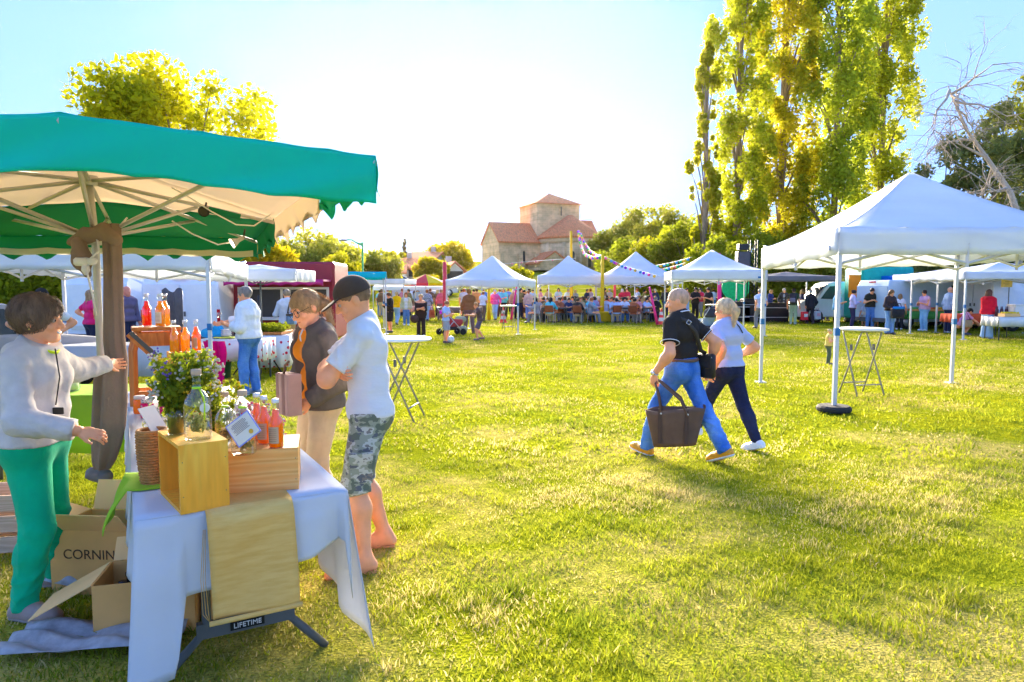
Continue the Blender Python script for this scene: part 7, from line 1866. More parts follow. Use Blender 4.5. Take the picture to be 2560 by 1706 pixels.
def stall_goods():
    t = thing('blue_bag', 'bright blue bag on the strawberry-dotted table', 'bag', (xat(535, 12.4, .8), 12.35, .76)); P = [('e', V3(0, 0, .09), V3(.22, .12, .11), None), ('e', V3(.1, 0, .12), V3(.1, .1, .12), None)]; lo, hi = bounds(P, .05); Vt, Fq = surface(field(P, .05, disp=folds(.012, 30, 1)), lo, hi, .02); link_np('sack', Vt, Fq, CLOTH, t, color=(.02, .35, .75))
    t = thing('stack_of_bowls', 'white stacked bowls on a yellow tray on the strawberry table', 'bowls', (xat(568, 12.4, .8), 12.35, .76))
    MB().box((0, 0, .012), (.36, .25, .022)).obj('tray', mat('yellow_tray', (.75, .75, .1), rough=.5), t)
    for k in range(4): MB().lathe([(.07, .03 + .03 * k), (.10, .065 + .03 * k), (.095, .065 + .03 * k)], (0, 0, 0), 16).obj('bowl', WHITEPL, t, True)
    t = thing('green_bin', 'dark green bin under the strawberry-dotted table', 'bin', (xat(555, 12.6, .3), 12.6, 0)); MB().lathe([(.14, 0), (.17, .42), (.18, .43), (.165, .43), (.14, .03)], (0, 0, 0), 16, capt=False).obj('tub', mat('bin_green', (.03, .13, .06), rough=.5), t, True)
    t = thing('greenery_tray', 'tray of leafy green herbs on the white cloth table', 'herbs', (xat(684, 13.5, .8), 13.6, .755)); MB().box((0, 0, .03), (.5, .8, .05)).obj('tray', OAKD, t); crown_mesh('leaves', t, np.array([[random.uniform(-.22, .22), random.uniform(-.4, .4), .12] for _ in range(16)]), np.full(16, .12), 1500, .03, GREEN, 5)
    t = thing('grey_backdrop', 'tall dark grey fabric backdrop beside the vans', 'backdrop', (xat(432, 15.2, 1), 15.2, 0), R(8)); m_ = MB(); m_.grid(lambda u, v: ((u - .5) * .42, .03 * math.sin(u * 14), v * 1.62 + .05 * math.sin(u * 9) * v), 20, 5); m_.obj('fabric', CLOTH, t, True, color=(.12, .11, .12), thick=.006)
    MB().tube([(-.2, .05, 0), (-.2, .05, 1.62)], .012, 6).obj('stand_pole', STEEL, t, True); MB().tube([(.2, .05, 0), (.2, .05, 1.62)], .012, 6).obj('stand_pole', STEEL, t, True)
    t = thing('magenta_cloth', 'bright pink cloth hanging at the far stall table end', 'cloth', (xat(535, 11.3, .5), 11.3, 0)); m_ = MB(); m_.grid(lambda u, v: ((u - .5) * .35 + .03 * math.sin(v * 6), .03 * math.sin(u * 14), .78 - v * .74), 12, 8); m_.obj('drape', CLOTH, t, True, color=(.80, .0, .16), thick=.004)
    sg = thing('price_sign', 'yellow cardboard price sign on a pole behind the red hoodie woman', 'sign', (xat(2516, 22.8, 1.6), 22.8, 0)); MB().box((0, 0, 1.86), (.36, .02, .32)).obj('board', mat('yellow_card', (.85, .62, .18), rough=.85), sg); MB().tube([(.1, .02, 0), (.1, .02, 2.0)], .015, 6).obj('pole', GREYT, sg, True)
    w_ = MB()
    for k in range(4): w_.box((-.02 + .03 * (k % 2), -.012, 1.94 - k * .055), (.2 - .05 * (k % 2), .002, .012))
    w_.obj('writing', mat('grey_ink3', (.3, .22, .12), rough=.9), sg)
    for i in range(7):
        t = thing('wine_bottle', '%s dark bottle from the left on the right edge table' % ('first', 'second', 'third', 'fourth', 'fifth', 'sixth', 'seventh')[i], 'bottle', (xat(2490 + i * 6, 22.2, .8), 22.2 + .05 * (i % 2), .76), 0, 'bottles on the right edge table'); MB().lathe([(.037, 0), (.037, .19), (.014, .25), (.014, .31)], (0, 0, 0), 10).obj('glass', mat('wine_glass', (.10, .03, .04), rough=.15), t, True)
    t = thing('sunflower_crate', 'crate of yellow fruit on the right edge stall', 'crate', (xat(2512, 22.0, .9), 21.8, .76)); MB().box((0, 0, .05), (.5, .3, .10)).obj('crate', CARD2, t); f = MB()
    for k in range(26): f.ball((random.uniform(-.22, .22), random.uniform(-.12, .12), .12), .035, 8, 5)
    f.obj('fruit', mat('lemon', (.9, .62, .02), rough=.5), t, True)
    t = thing('white_cooler', 'white box on the right edge table', 'box', (xat(2552, 22.0, .9), 22.1, .76)); MB().bbox((0, 0, .17), (.5, .4, .34), 0, .02).obj('tub', WHITEPL, t); MB().bbox((0, 0, .36), (.52, .42, .05), 0, .015).obj('lid', WHITEPL, t)
    for i, (px, c, lb) in enumerate(((2290, (.1, .5, .1), 'tray of green vegetables on the felt-covered stall'), (2320, (.75, .15, .03), 'tray of red vegetables on the felt-covered stall'), (2350, (.8, .45, .02), 'tray of orange vegetables on the felt-covered stall'))):
        t = thing('vegetable_tray', lb, 'tray', (xat(px, 27.4, .8), 27.4, .76), 0, 'vegetable trays'); MB().box((0, 0, .04), (.5, .5, .08)).obj('tray', CARD, t); f = MB()
        for k in range(22): f.ball((random.uniform(-.2, .2), random.uniform(-.2, .2), .10), .05, 8, 5)
        f.obj('vegetables', mat('veg%d' % i, c, rough=.6), t, True)
stall_goods()

# ------------------------------------------------------------------ poles, garlands, cones, loudspeakers
YELP = mat('yellow_paint', (.88, .50, .0), rough=.6, var=.06); REDP = mat('red_paint', (.70, .04, .06), rough=.6); PINKP = mat('pink_paint', (.85, .03, .22), rough=.6); PURP = mat('violet_paper', (.28, .02, .70), rough=.8)
def festival_pole(label, px, topy, Y, r_, m, lean=0.0, block=None):
    x = xat(px, Y, 2); t = thing('festival_pole', label, 'pole', (x, Y, 0), 0, 'painted festival poles'); h = zat(topy, Y)
    MB().lathe([(r_ * 1.15, 0), (r_, h * .3), (r_ * .72, h)], M=Matrix.Rotation(R(lean), 4, 'Y'), seg=12).obj('pole', m, t, True)
    if block: MB().bbox((block[0], 0, block[2] / 2), (block[1], .8, block[2]), 0, .03).obj('ballast_block', m, t)
    return x, h
y1 = festival_pole('thick yellow pole with a square yellow ballast block', 1506, 638, 34.3, .10, YELP, 0, (-.05, .95, .50))
y2 = festival_pole('tall thin yellow pole rising in front of the church apse', 1429, 578, 41, .10, YELP, -.6)
festival_pole('red pole left of the wavy white tent', 1112, 655, 30, .11, REDP); festival_pole('pink pole behind the blue-tagged tent', 1802, 633, 32, .10, PINKP, -2)
festival_pole('pink pole leaning among the diners at the right', 1646, 715, 30.5, .06, PINKP, -13); festival_pole('yellow pole standing behind the magenta sweater man', 1222, 700, 36, .09, YELP); festival_pole('pink pole leaning right of the magenta sweater man', 1278, 705, 36, .06, PINKP, 9)
festival_pole('red pole behind the diners at the yellow block', 1537, 690, 40, .09, REDP)
def garland(label, pts, nb, cols, rad, wire=.012, sag=0.0):
    pts = [Vector(p) for p in pts]; t = thing('garland', label, 'garland', pts[0], 0, 'festive garlands'); P = []
    for k in range(41):
        u = k / 40 * (len(pts) - 1); i = min(int(u), len(pts) - 2); P.append(pts[i].lerp(pts[i + 1], u - i) - Vector((0, 0, sag * math.sin(math.pi * k / 40))))
    MB().tube(P, wire, 4).obj('wire', WHITEPL, t, True, True)
    for k in range(nb):
        c = cols[k % len(cols)]; p = P[int((k + .5) / nb * 40)]
        MB().ball(p - Vector((0, 0, rad)), rad, 8, 5).obj('lantern', mat('lantern_%d_%d' % (int(c[0] * 99), int(c[2] * 99)), c, rough=.6, bump=0), t, True, True)
PC = [(.30, .02, .75), (.02, .45, .12), (.85, .5, .0), (.85, .1, .3)]
garland('thick garland of violet and green paper balls between the yellow poles', [at(1446, 576, 41), at(1452, 610, 40), at(1463, 634, 38), at(1480, 642, 36), at(1502, 640, 34.4)], 26, PC, .085)
garland('second strand of violet paper balls between the yellow poles', [at(1452, 582, 41), at(1462, 606, 40), at(1476, 626, 38), at(1490, 636, 36), at(1504, 638, 34.4)], 22, PC, .08)
garland('string of small coloured lanterns from the yellow pole down to the right tent', [at(1512, 642, 34.4), at(1560, 665, 33), at(1645, 690, 30)], 14, [(.85, .1, .4), (.8, .5, .05), (.05, .35, .7), (.3, .02, .7)], .07)
garland('upper string of small coloured lights in front of the wood', [at(1570, 657, 42), at(1640, 655, 40), at(1730, 643, 36)], 18, [(.02, .5, .2), (.8, .6, .05), (.05, .3, .7)], .08, sag=.2)
garland('lower string of small coloured lights in front of the wood', [at(1570, 666, 42), at(1640, 666, 40), at(1715, 657, 36)], 20, [(.8, .1, .1), (.02, .5, .2), (.05, .3, .7), (.8, .6, .05)], .08, sag=.2)
garland('thin red rope with lights across the white tents', [at(1240, 662, 38), at(1320, 654, 38), at(1440, 646, 40)], 6, [(.75, .1, .2)], .04)
def cone(label, x, y):
    t = thing('traffic_cone', label, 'traffic cone', (x, y, 0), 0, 'traffic cones'); MB().bbox((0, 0, .02), (.42, .42, .04), 0, .01).obj('base', REDP, t)
    pr = lambda z: .16 - .13 * (z - .04) / .72
    for k, (a, b) in enumerate(((.04, .18), (.18, .34), (.34, .46), (.46, .60), (.60, .76))): MB().lathe([(pr(a), a), (pr(b), b)], (0, 0, 0), 16, capb=False, capt=(k == 4)).obj('band', WHITEPL if k % 2 else mat('cone_red', (.85, .06, .05), rough=.5), t, True)
cone('striped red and white traffic cone under the wavy tent', xat(1258, 33, .3), 33.0); cone('striped traffic cone beside the leaning pink pole', xat(1653, 31, .3), 31.0)
def speakers():
    Y = 35; x = xat(1857, Y, 3); t = thing('loudspeaker_tower', 'black loudspeakers hanging on a truss tower behind the tents', 'loudspeaker', (x, Y, 0))
    for sx in (-.18, .18):
        for sy in (-.18, .18): MB().tube([(.5 + sx, sy, 0), (.5 + sx, sy, 4.1)], .03, 6).obj('truss_chord', BLACKPL, t, True)
    tr = MB()
    for k in range(12): z = k * .33; tr.tube([(.32, -.18, z), (.68, -.18, z + .33)], .015, 4); tr.tube([(.68, -.18, z), (.32, -.18, z + .33)], .015, 4)
    tr.obj('truss_lacing', BLACKPL, t, True)
    MB().bbox((-.05, -.1, 3.1), (.62, .5, .85), 0, .02).obj('cabinet', BLACKPL, t); MB().box((-.05, -.36, 3.1), (.54, .02, .76)).obj('grille', mat('grille', (.09, .09, .1), rough=.7, bump=.6, bscale=90), t); MB().bbox((-.05, -.1, 3.75), (.5, .4, .3), 0, .02).obj('cabinet', BLACKPL, t)
    for i, (px, w_, h) in enumerate(((1848, .9, 1.0), (1872, .7, 1.15), (1925, 1.6, .95))):
        q = thing('flight_case', ('black flight case under the loudspeakers', 'taller black flight case right under the loudspeakers', 'long black stage box behind the woman in navy')[i], 'case', (xat(px, 34, .5), 34, 0), 0, 'black stage cases'); MB().bbox((0, 0, h / 2), (w_, .7, h), 0, .03).obj('case', BLACKPL, q)
        for zz in (.25, .75): MB().box((0, -.36, h * zz), (w_ * .9, .02, .03)).obj('edge_rail', STEEL, q)
    t = thing('leafy_screen', 'round bright green stage screen beside the loudspeakers', 'screen', (xat(1840, 36.5, 2), 36.5, 0)); MB().lathe([(.75, -.03), (.75, .03)], M=Matrix.Translation((0, 0, 1.75)) @ Matrix.Rotation(R(90), 4, 'X'), seg=24).obj('disc', mat('screen_green', (.0, .55, .18), rough=.6, var=.3, nscale=14), t); MB().tube([(0, .05, 0), (0, .05, 1.6)], .04, 8).obj('stand', BLACKPL, t, True)
speakers()
# ------------------------------------------------------------------ people further away
HB, HBR, HBL, HG, HW, HR = (.015, .011, .009), (.07, .04, .022), (.55, .38, .16), (.30, .28, .26), (.66, .64, .62), (.38, .12, .03)
LJ, BJ, NV, BK, BE, GY = (.30, .48, .78), (.10, .22, .52), (.025, .03, .075), (.022, .019, .02), (.52, .42, .28), (.22, .22, .25)
WLK = {'pelvis': (0, 0, .505), 'feet': ((-.04, .12, .01), (.04, -.11, 0)), 'footpitch': (20, -6), 'hands': ((-.15, -.09, .50), (.15, .08, .49)), 'lean': 4}
FOLD = {'hands': ((.02, -.115, .66), (-.02, -.125, .64)), 'elbow': ((-.8, .2, -.7), (.8, .2, -.7))}
HOLD = {'hands': ((-.06, -.15, .66), (.06, -.15, .66)), 'elbow': ((-.7, .4, -.8), (.7, .4, -.8)), 'head': (0, 18, 0)}
HIPS = {'hands': ((-.115, .0, .60), (.115, .0, .60)), 'elbow': ((-1, .5, -.1), (1, .5, -.1))}
ONEUP = {'hands': ((-.15, -.03, .475), (.04, -.17, .72)), 'elbow': ((-.35, 1, -.2), (.6, .2, -.8))}
STD = {}
WIDE = {'feet': ((-.09, 0, 0), (.09, 0, 0)), 'hands': ((-.17, -.03, .48), (.17, -.03, .48))}
def bgp(label, px, fy, rz, H, pose, top, bottom, hair, shoe=(.12, .1, .1), res=.031, build=None, skin=SKIN_C, dy=0.0, **k):
    p = gp(px, fy)
    wear = {'top': {'sleeve': .62, 'hem': -.02, 't': .013, **top}, 'bottom': {'t': .009, **bottom}, 'shoe': {'c': shoe}}
    if hair: wear['hair'] = {'s': hair[0], 'c': hair[1]}
    if k.get('cap'): wear['cap'] = {'c': k.pop('cap')}
    return person('person', label, p.x, p.y + dy, rz, H, pose, wear, build or {}, res, skin, k.get('group', 'visitors standing on the field'))
T_ = lambda c, **k: {'c': c, **k}
WOM = {'hip': .053, 'bust': .8}; BIG = {'fat': 1.18, 'belly': 1.0}
# left side
bgp('curly-haired vendor in pink T-shirt with a hand on her hip under the left tent', 232, 905, 150, 1.66, HIPS, T_((.80, .02, .16)), T_(NV), ('curly', (.34, .20, .10)), build=WOM, res=.019)
bgp('bald man in patterned dark shirt half hidden behind the brown curtain', 322, 900, 60, 1.76, STD, T_((.16, .13, .22), sleeve=1.8), T_(NV), None, res=.019, skin=(.72, .26, .17))
bgp('person in white T-shirt half hidden behind the short-haired vendor', 118, 1010, 40, 1.70, HIPS, T_((.80, .83, .90)), T_(BJ), ('short', HB), res=.018)
bsm = bgp('grey-haired man in pale blue shirt and tan trousers with a camera bag', 722, 897, -150, 1.68, HOLD, T_((.42, .52, .74), sleeve=1.9, boxy=1, hem=-.05), T_((.50, .33, .14)), ('short', (.20, .17, .14)), res=.018)
bgp('dark-haired woman in sunglasses behind the pale blue shirt man', 703, 872, -30, 1.62, ONEUP, T_(BK), T_(BJ), ('long', HB), build=WOM, res=.02)
t = thing('camera_bag', 'small blue camera bag on the back of the pale blue shirt man', 'camera bag', to_world(bsm, (-.02, .17, .92)), R(-150)); MB().bbox((0, 0, 0), (.17, .09, .20), 0, .02).obj('pouch', LEATHER, t, True, color=(.12, .22, .38)); MB().bbox((0, .0, .12), (.18, .10, .05), 0, .01).obj('flap', LEATHER, t, color=(.06, .05, .05))
J = bsm['J']; strap(t, [to_world(bsm, tuple(J['S0'] + V3(.02, .0, .05))), to_world(bsm, tuple(J['U'] + V3(-.03, .115, 0))), to_world(bsm, tuple(J['C'] + V3(.0, .135, 0))), to_world(bsm, tuple(J['W'] + V3(.03, .14, .02)))], .03, LEATHER, (.03, .025, .02))
# centre
bgp('teenage boy in black hoodie and black shorts looking at his phone', 976, 832, -50, 1.55, HOLD, T_((.035, .028, .024), sleeve=1.95, hood=1), T_((.035, .03, .03), len=.5, name='shorts'), ('short', (.14, .06, .03)))
bgp('person in bright yellow sweater walking away', 992, 812, 170, 1.60, WLK, T_((.88, .52, .0), sleeve=1.9), T_(LJ), ('short', HBL))
bgp('long-haired girl in open pale green cardigan and jeans', 1016, 814, 5, 1.52, STD, T_((.55, .54, .38), sleeve=1.9, open=.05, under=(.7, .72, .8), hem=-.08), T_(BJ), ('long', HR), build=WOM, shoe=(.8, .85, .9))
wb_ = bgp('woman in black off-shoulder dress carrying a dark bag', 1053, 842, 5, 1.50, FOLD, T_((.05, .03, .024), sleeve=1.2, hem=-.12, neck=-.04, boxy=1), T_((.04, .026, .022), cuff=.05), ('short', (.50, .28, .10)), build={'hip': .058, 'bust': .9, 'fat': 1.1}, shoe=(.7, .75, .85))
t = thing('dark_handbag', 'slouchy dark handbag hanging at the side of the woman in black', 'handbag', to_world(wb_, (-.22, -.08, .52))); P = [('e', V3(0, 0, .10), V3(.15, .07, .15), None)]; lo, hi = bounds(P, .05); Vt, Fq = surface(field(P, .05, disp=folds(.01, 26, 1)), lo, hi, .02); link_np('bag', Vt, Fq, LEATHER, t, color=(.06, .035, .03)); MB().tube([(-.08, 0, .2), (-.05, 0, .38), (.05, 0, .38), (.08, 0, .2)], .012, 5).obj('handle', LEATHER, t, True, color=(.05, .03, .025))
CHK = bpy.data.materials.new('checked_shirt'); nt, N, L = _nodes(CHK); ck = N.new('ShaderNodeTexChecker'); ck.inputs['Scale'].default_value = 26; ck.inputs['Color1'].default_value = (.6, .6, .68, 1); ck.inputs['Color2'].default_value = (.12, .11, .16, 1); L.new(_coord(nt), ck.inputs[0]); L.new(ck.outputs[0], N['Principled BSDF'].inputs['Base Color']); N['Principled BSDF'].inputs['Roughness'].default_value = .9
bgp('person in small-checked shirt and light jeans seen from behind', 1068, 803, 176, 1.70, WLK, T_((1, 1, 1), sleeve=1.9, mat=CHK, hem=-.06), T_(LJ), ('short', HR))
bgp('person in rose red long-sleeved top and grey trousers seen from behind', 1103, 800, 165, 1.66, WIDE, T_((.75, .13, .17), sleeve=1.9), T_((.26, .16, .20)), ('short', (.45, .22, .1)), build=BIG)
by1 = bgp('boy in light blue football shirt and grey shorts with a ball', 1115, 858, 70, 1.32, HOLD, T_((.40, .55, .88)), T_((.36, .37, .42), len=.46, name='shorts'), ('crop', (.34, .15, .06)), shoe=(.16, .10, .10), res=.018)
words('10', 'shirt_number', by1['root'], Vector((-.02, .155, .93)), .17, mat('magenta_print', (.5, .02, .45), rough=.8), basis((-1, 0, 0), (0, 0, 1)), world=False, ext=.01)
bgp('boy in dark T-shirt and shorts leaning forward with outstretched hands', 1197, 851, -75, 1.30, {'lean': 16, 'hands': ((-.05, -.27, .62), (.05, -.27, .63)), 'elbow': ((-.6, .2, -.8), (.6, .2, -.8)), 'feet': ((-.05, .12, .02), (.05, -.04, 0)), 'pelvis': (0, .03, .50), 'head': (0, 12, 0)}, T_((.13, .08, .075)), T_((.14, .11, .15), len=.44, name='shorts'), ('crop', (.45, .2, .07)), shoe=(.2, .14, .13), res=.018)
bgp('man in brown sweater with grey hood seen from behind', 1173, 834, 178, 1.68, WIDE, T_((.30, .13, .05), sleeve=1.9, hood=1), T_((.20, .12, .12)), ('short', (.30, .12, .04)), shoe=(.2, .12, .1), build=BIG)
bgp('child in white T-shirt behind the boy in dark T-shirt', 1207, 803, 150, 1.55, HOLD, T_((.66, .74, .90)), T_((.2, .14, .12)), ('short', (.35, .15, .05)))
bgp('white-haired man in magenta sweater and light jeans', 1238, 800, -10, 1.68, WLK, T_((.85, .12, .42), sleeve=1.8), T_(LJ), ('short', HW))
bgp('person in blue shirt behind the magenta sweater man', 1250, 794, 170, 1.70, STD, T_((.25, .36, .66), sleeve=1.9), T_((.10, .06, .06)), ('short', HR))
bgp('grey-haired person in brown coat beside the leaning pink pole', 1262, 795, 200, 1.62, STD, T_((.26, .16, .10), sleeve=1.9, hem=-.1), T_((.1, .06, .05)), ('bob', HG))
bgp('woman in dark brown dress under the white tent', 1308, 797, 120, 1.64, HOLD, T_((.10, .05, .03), sleeve=1.5, hem=-.18, boxy=1), T_((.09, .05, .035), skirt=.34, flare=.1, name='skirt'), ('bun', HB), build={'fat': 1.25, 'hip': .06})
bgp('person in pale pink top and jeans under the white tent edge', 1321, 799, 175, 1.60, STD, T_((.62, .50, .44), sleeve=1.9), T_((.22, .34, .72)), ('short', (.3, .12, .05)), shoe=(.7, .12, .05))
bgp('person in white T-shirt and brown trousers at the far stall', 1030, 778, 178, 1.74, STD, T_((.72, .76, .92)), T_((.16, .08, .06)), ('short', HBR)); bgp('man in dark brown clothes at the far stall', 1041, 780, 20, 1.80, FOLD, T_((.14, .07, .05), sleeve=1.9), T_((.2, .12, .1)), ('short', HR))
bgp('person in tan jacket at the far stall beside the girl in cardigan', 1008, 781, 190, 1.64, STD, T_((.36, .22, .10), sleeve=1.9), T_(BK), ('bob', HBR)); bgp('person in sky blue T-shirt right behind the capped man', 950, 790, 170, 1.62, STD, T_((.25, .60, .80)), T_(BJ), ('short', HB))
bgp('person in grey shirt under the left end of the wavy tent', 1160, 796, 170, 1.70, STD, T_((.55, .58, .66)), T_((.2, .12, .1)), ('short', HR)); bgp('man in orange brown top under the wavy tent', 1192, 797, 185, 1.72, STD, T_((.62, .30, .10), sleeve=1.5), T_((.16, .1, .08)), ('short', HBR))
# stand-alone toys and prams
t = thing('football', 'white football at the feet of the boy in light blue', 'ball', gp(1127, 858) + Vector((0, 0, 0))); MB().ball((0, 0, .11), .11, 20, 14).obj('ball', mat('ball_white', (.86, .84, .80), rough=.4, var=.1, nscale=9), t, True); b_ = MB()
for a, b in ((20, 10), (100, 40), (-60, 30), (-100, -20), (-40, -30)): c = Vector((math.cos(R(a)) * math.cos(R(b)), math.sin(R(a)) * math.cos(R(b)), math.sin(R(b)))); b_.lathe([(.028, 0), (.026, .003)], M=Matrix.Translation(c * .1075 + Vector((0, 0, .11))) @ c.to_track_quat('Z', 'Y').to_matrix().to_4x4(), seg=5)
b_.obj('patch', mat('ball_grey', (.6, .6, .62), rough=.5), t)
def pram(label, px, fy, rz, hood, seatc):
    p = gp(px, fy); t = thing('pram', label, 'pram', p, R(rz), 'prams')
    for x in (-.26, .26):
        for y in (-.35, .35): MB().lathe([(.07, -.02), (.11, -.022), (.12, 0), (.11, .022), (.07, .02)], M=Matrix.Translation((x, y, .12)) @ Matrix.Rotation(R(90), 4, 'Y'), seg=14).obj('wheel', TYRE, t, True)
        MB().tube([(x * .95, -.35, .12), (x * .9, 0, .5), (x * .9, .45, .98)], .014, 6).obj('frame_tube', STEEL, t, True); MB().tube([(x * .95, .35, .12), (x * .9, 0, .5)], .014, 6).obj('frame_tube', STEEL, t, True)
    MB().tube([(-.235, .45, .98), (.235, .45, .98)], .018, 8).obj('handle', BLACKPL, t, True)
    P = [('c', V3(0, -.28, .46), V3(0, .02, .42), .17, .19), ('c', V3(0, .02, .42), V3(0, .22, .70), .19, .17)]; lo, hi = bounds(P, .03); Vt, Fq = surface(field(P, .08, [('c', V3(0, -.35, .66), V3(0, .05, .66), .15, .14)]), lo, hi, .022); link_np('seat', Vt, Fq, CLOTH, t, color=seatc)
    P = [('e', V3(0, .16, .72), V3(.235, .27, .25), None)]; lo, hi = bounds(P, .03); Vt, Fq = surface(field(P, .05, [('e', V3(0, -.02, .64), V3(.20, .30, .22), None)], [('p', V3(0, 0, .62), V3(0, 0, -1))]), lo, hi, .02); link_np('hood', Vt, Fq, CLOTH, t, color=hood)
    MB().bbox((0, .05, .25), (.36, .42, .14), 0, .03).obj('basket', CLOTH, t, color=(.05, .04, .04))
    return t
pram('brown pram with red rim behind the boy with the ball', 1128, 838, 120, (.30, .14, .07), (.5, .06, .06))
pram('dark pram piled with a pink blanket behind the pink shirt woman', 2337, 820, 60, (.05, .05, .07), (.65, .02, .25)); pram('dark pram hidden behind the walking blonde woman', 1768, 836, 200, (.06, .06, .07), (.3, .4, .5))
t = thing('trolley_bag', 'sage green shopping trolley bag between the two boys', 'trolley bag', gp(1153, 834), R(-20)); M_ = Matrix.Rotation(R(-12), 4, 'Y')
P = [('c', V3(-.12, 0, .16), V3(.12, 0, .16), .13, .13), ('c', V3(-.12, 0, .52), V3(.10, 0, .52), .12, .11)]; lo, hi = bounds(P, .03); Vt, Fq = surface(field(P, .12), lo, hi, .02); link_np('bag', Vt, Fq, CLOTH, t, color=(.36, .40, .28)); MB().tube([(-.1, .1, .5), (-.1, .14, .82), (.08, .14, .82), (.08, .1, .5)], .012, 6).obj('handle', STEEL, t, True)
for x in (-.13, .13): MB().lathe([(.03, -.02), (.07, -.02), (.07, .02), (.03, .02)], M=Matrix.Translation((x, .12, .07)) @ Matrix.Rotation(R(90), 4, 'Y'), seg=12).obj('wheel', TYRE, t, True)
# right side
bgp('man in pale blue T-shirt and grey jeans walking away by the tent post', 1899, 822, 184, 1.74, WLK, T_((.50, .62, .86)), T_((.24, .26, .34)), ('crop', HG), build=BIG)
bgp('red-haired woman in navy cardigan and light jeans', 1924, 797, 40, 1.64, HOLD, T_((.03, .04, .16), sleeve=1.9), T_((.45, .62, .82)), ('bob', (.55, .26, .07)), build=WOM)
m3 = bgp('man in dark jacket with a blue coat over his shoulder and a paper bag', 1958, 797, -15, 1.76, WLK, T_((.05, .045, .045), sleeve=1.95, open=.03, under=(.3, .33, .38)), T_((.06, .12, .26)), ('short', (.5, .42, .34)), shoe=(.7, .68, .66))
bgp('man in green T-shirt with backpack and mint green trousers', 1982, 811, 150, 1.72, STD, T_((.07, .09, .045)), T_((.36, .48, .30)), ('short', HBR), shoe=(.7, .7, .66))
t = thing('backpack', 'dark backpack on the man in mint green trousers', 'backpack', to_world({'root': bpy.data.objects[[o.name for o in bpy.data.objects if o.get('label', '').startswith('man in green T-shirt')][0]]}, (0, .20, 1.20)), R(150)); MB().bbox((0, 0, 0), (.30, .17, .44), 0, .06).obj('sack', CLOTH, t, True, color=(.05, .045, .06)); MB().bbox((0, .1, -.08), (.22, .06, .2), 0, .02).obj('pocket', CLOTH, t, True, color=(.22, .20, .26))
om = bgp('white-haired man in dark pinstripe suit carrying shopping bags', 2025, 810, 175, 1.70, WLK, T_((.035, .035, .05), sleeve=1.95, hem=-.08, boxy=1), T_((.03, .03, .045)), ('short', HW))
bgp('red-haired woman in maroon dress behind the man in suit', 2003, 782, 30, 1.68, HOLD, T_((.22, .05, .10), sleeve=1.6, hem=-.12), T_((.25, .08, .06)), ('bob', (.62, .16, .08)), build=WOM)
bgp('bearded man with red cap in dark brown T-shirt', 2074, 786, 10, 1.82, HOLD, T_((.08, .05, .055)), T_(NV), ('short', HBR), cap=(.75, .04, .06), build=BIG); bgp('man in sunglasses and dark shirt left of the orange panel', 2041, 786, 0, 1.80, FOLD, T_((.09, .06, .05), sleeve=1.2), T_(BK), ('short', HBR)); bgp('child in dark clothes in front of the orange panel', 2052, 780, -20, 1.50, STD, T_((.05, .05, .12), sleeve=1.9), T_(BK), ('long', HB))
bgp('grey-haired man in blue gilet and cream shorts behind the tent post', 2090, 826, 50, 1.68, HOLD, T_((.10, .34, .62), sleeve=.5, hem=-.05), T_((.66, .62, .46), len=.50, name='shorts'), ('crop', HG), build=BIG)
bgp('toddler in yellow top and dark trousers standing behind the tent post', 2070, 912, 60, .80, {'hands': ((-.10, -.16, .70), (.05, -.16, .74)), 'elbow': ((-.6, .2, -.8), (.6, .2, -.8))}, T_((.85, .62, .16), sleeve=.3), T_((.10, .13, .08)), ('crop', (.6, .42, .2)), res=.012, build={'fat': 1.3, 'arm': 1.2})
bgp('woman in lavender sweater and dark trousers with a navy bag', 2129, 820, 75, 1.64, HOLD, T_((.66, .58, .84), sleeve=1.95), T_((.05, .04, .10)), ('bun', (.05, .03, .025)), build=WOM)
bgp('man in black T-shirt looking down at the two boys', 2174, 822, -10, 1.74, {**HOLD, 'lean': 10, 'head': (0, 26, 0)}, T_((.03, .03, .022)), T_(BJ), ('short', (.03, .02, .02)), build=BIG)
bgp('small boy in white T-shirt and beige shorts seen from behind', 2159, 820, 178, 1.08, STD, T_((.62, .70, .90)), T_((.55, .46, .34), len=.6), ('crop', (.09, .05, .03)), res=.018); bgp('small boy in black T-shirt and grey shorts seen from behind', 2190, 822, 185, 1.12, STD, T_((.03, .03, .03)), T_((.26, .25, .28), len=.5, name='shorts'), ('crop', (.45, .28, .12)), res=.018)
bgp('man in pale shirt with short black hair behind the lavender woman', 2119, 806, 60, 1.76, STD, T_((.70, .74, .90), sleeve=1.9), T_((.5, .5, .55)), ('short', HB)); bgp('dark-haired person in white top behind the man in black', 2200, 805, 190, 1.66, STD, T_((.74, .78, .90), sleeve=1.9), T_(BJ), ('bob', HB))
bgp('person in navy with glasses at the teal truck', 2180, 788, 140, 1.74, STD, T_((.06, .07, .16), sleeve=1.8), T_(BK), ('short', HR)); bgp('person in lilac top with dark bob at the teal truck', 2196, 790, 170, 1.70, STD, T_((.5, .42, .72), sleeve=1.8), T_(BK), ('bob', (.12, .05, .06)))
wbg = bgp('long-haired woman in dark top holding a blue and black bag', 2222, 836, 15, 1.66, {**HOLD, 'hands': ((-.09, -.14, .56), (.09, -.14, .56))}, T_((.06, .04, .04), sleeve=1.9), T_((.24, .42, .74), cuff=.05), ('long', (.22, .11, .045)), build=WOM)
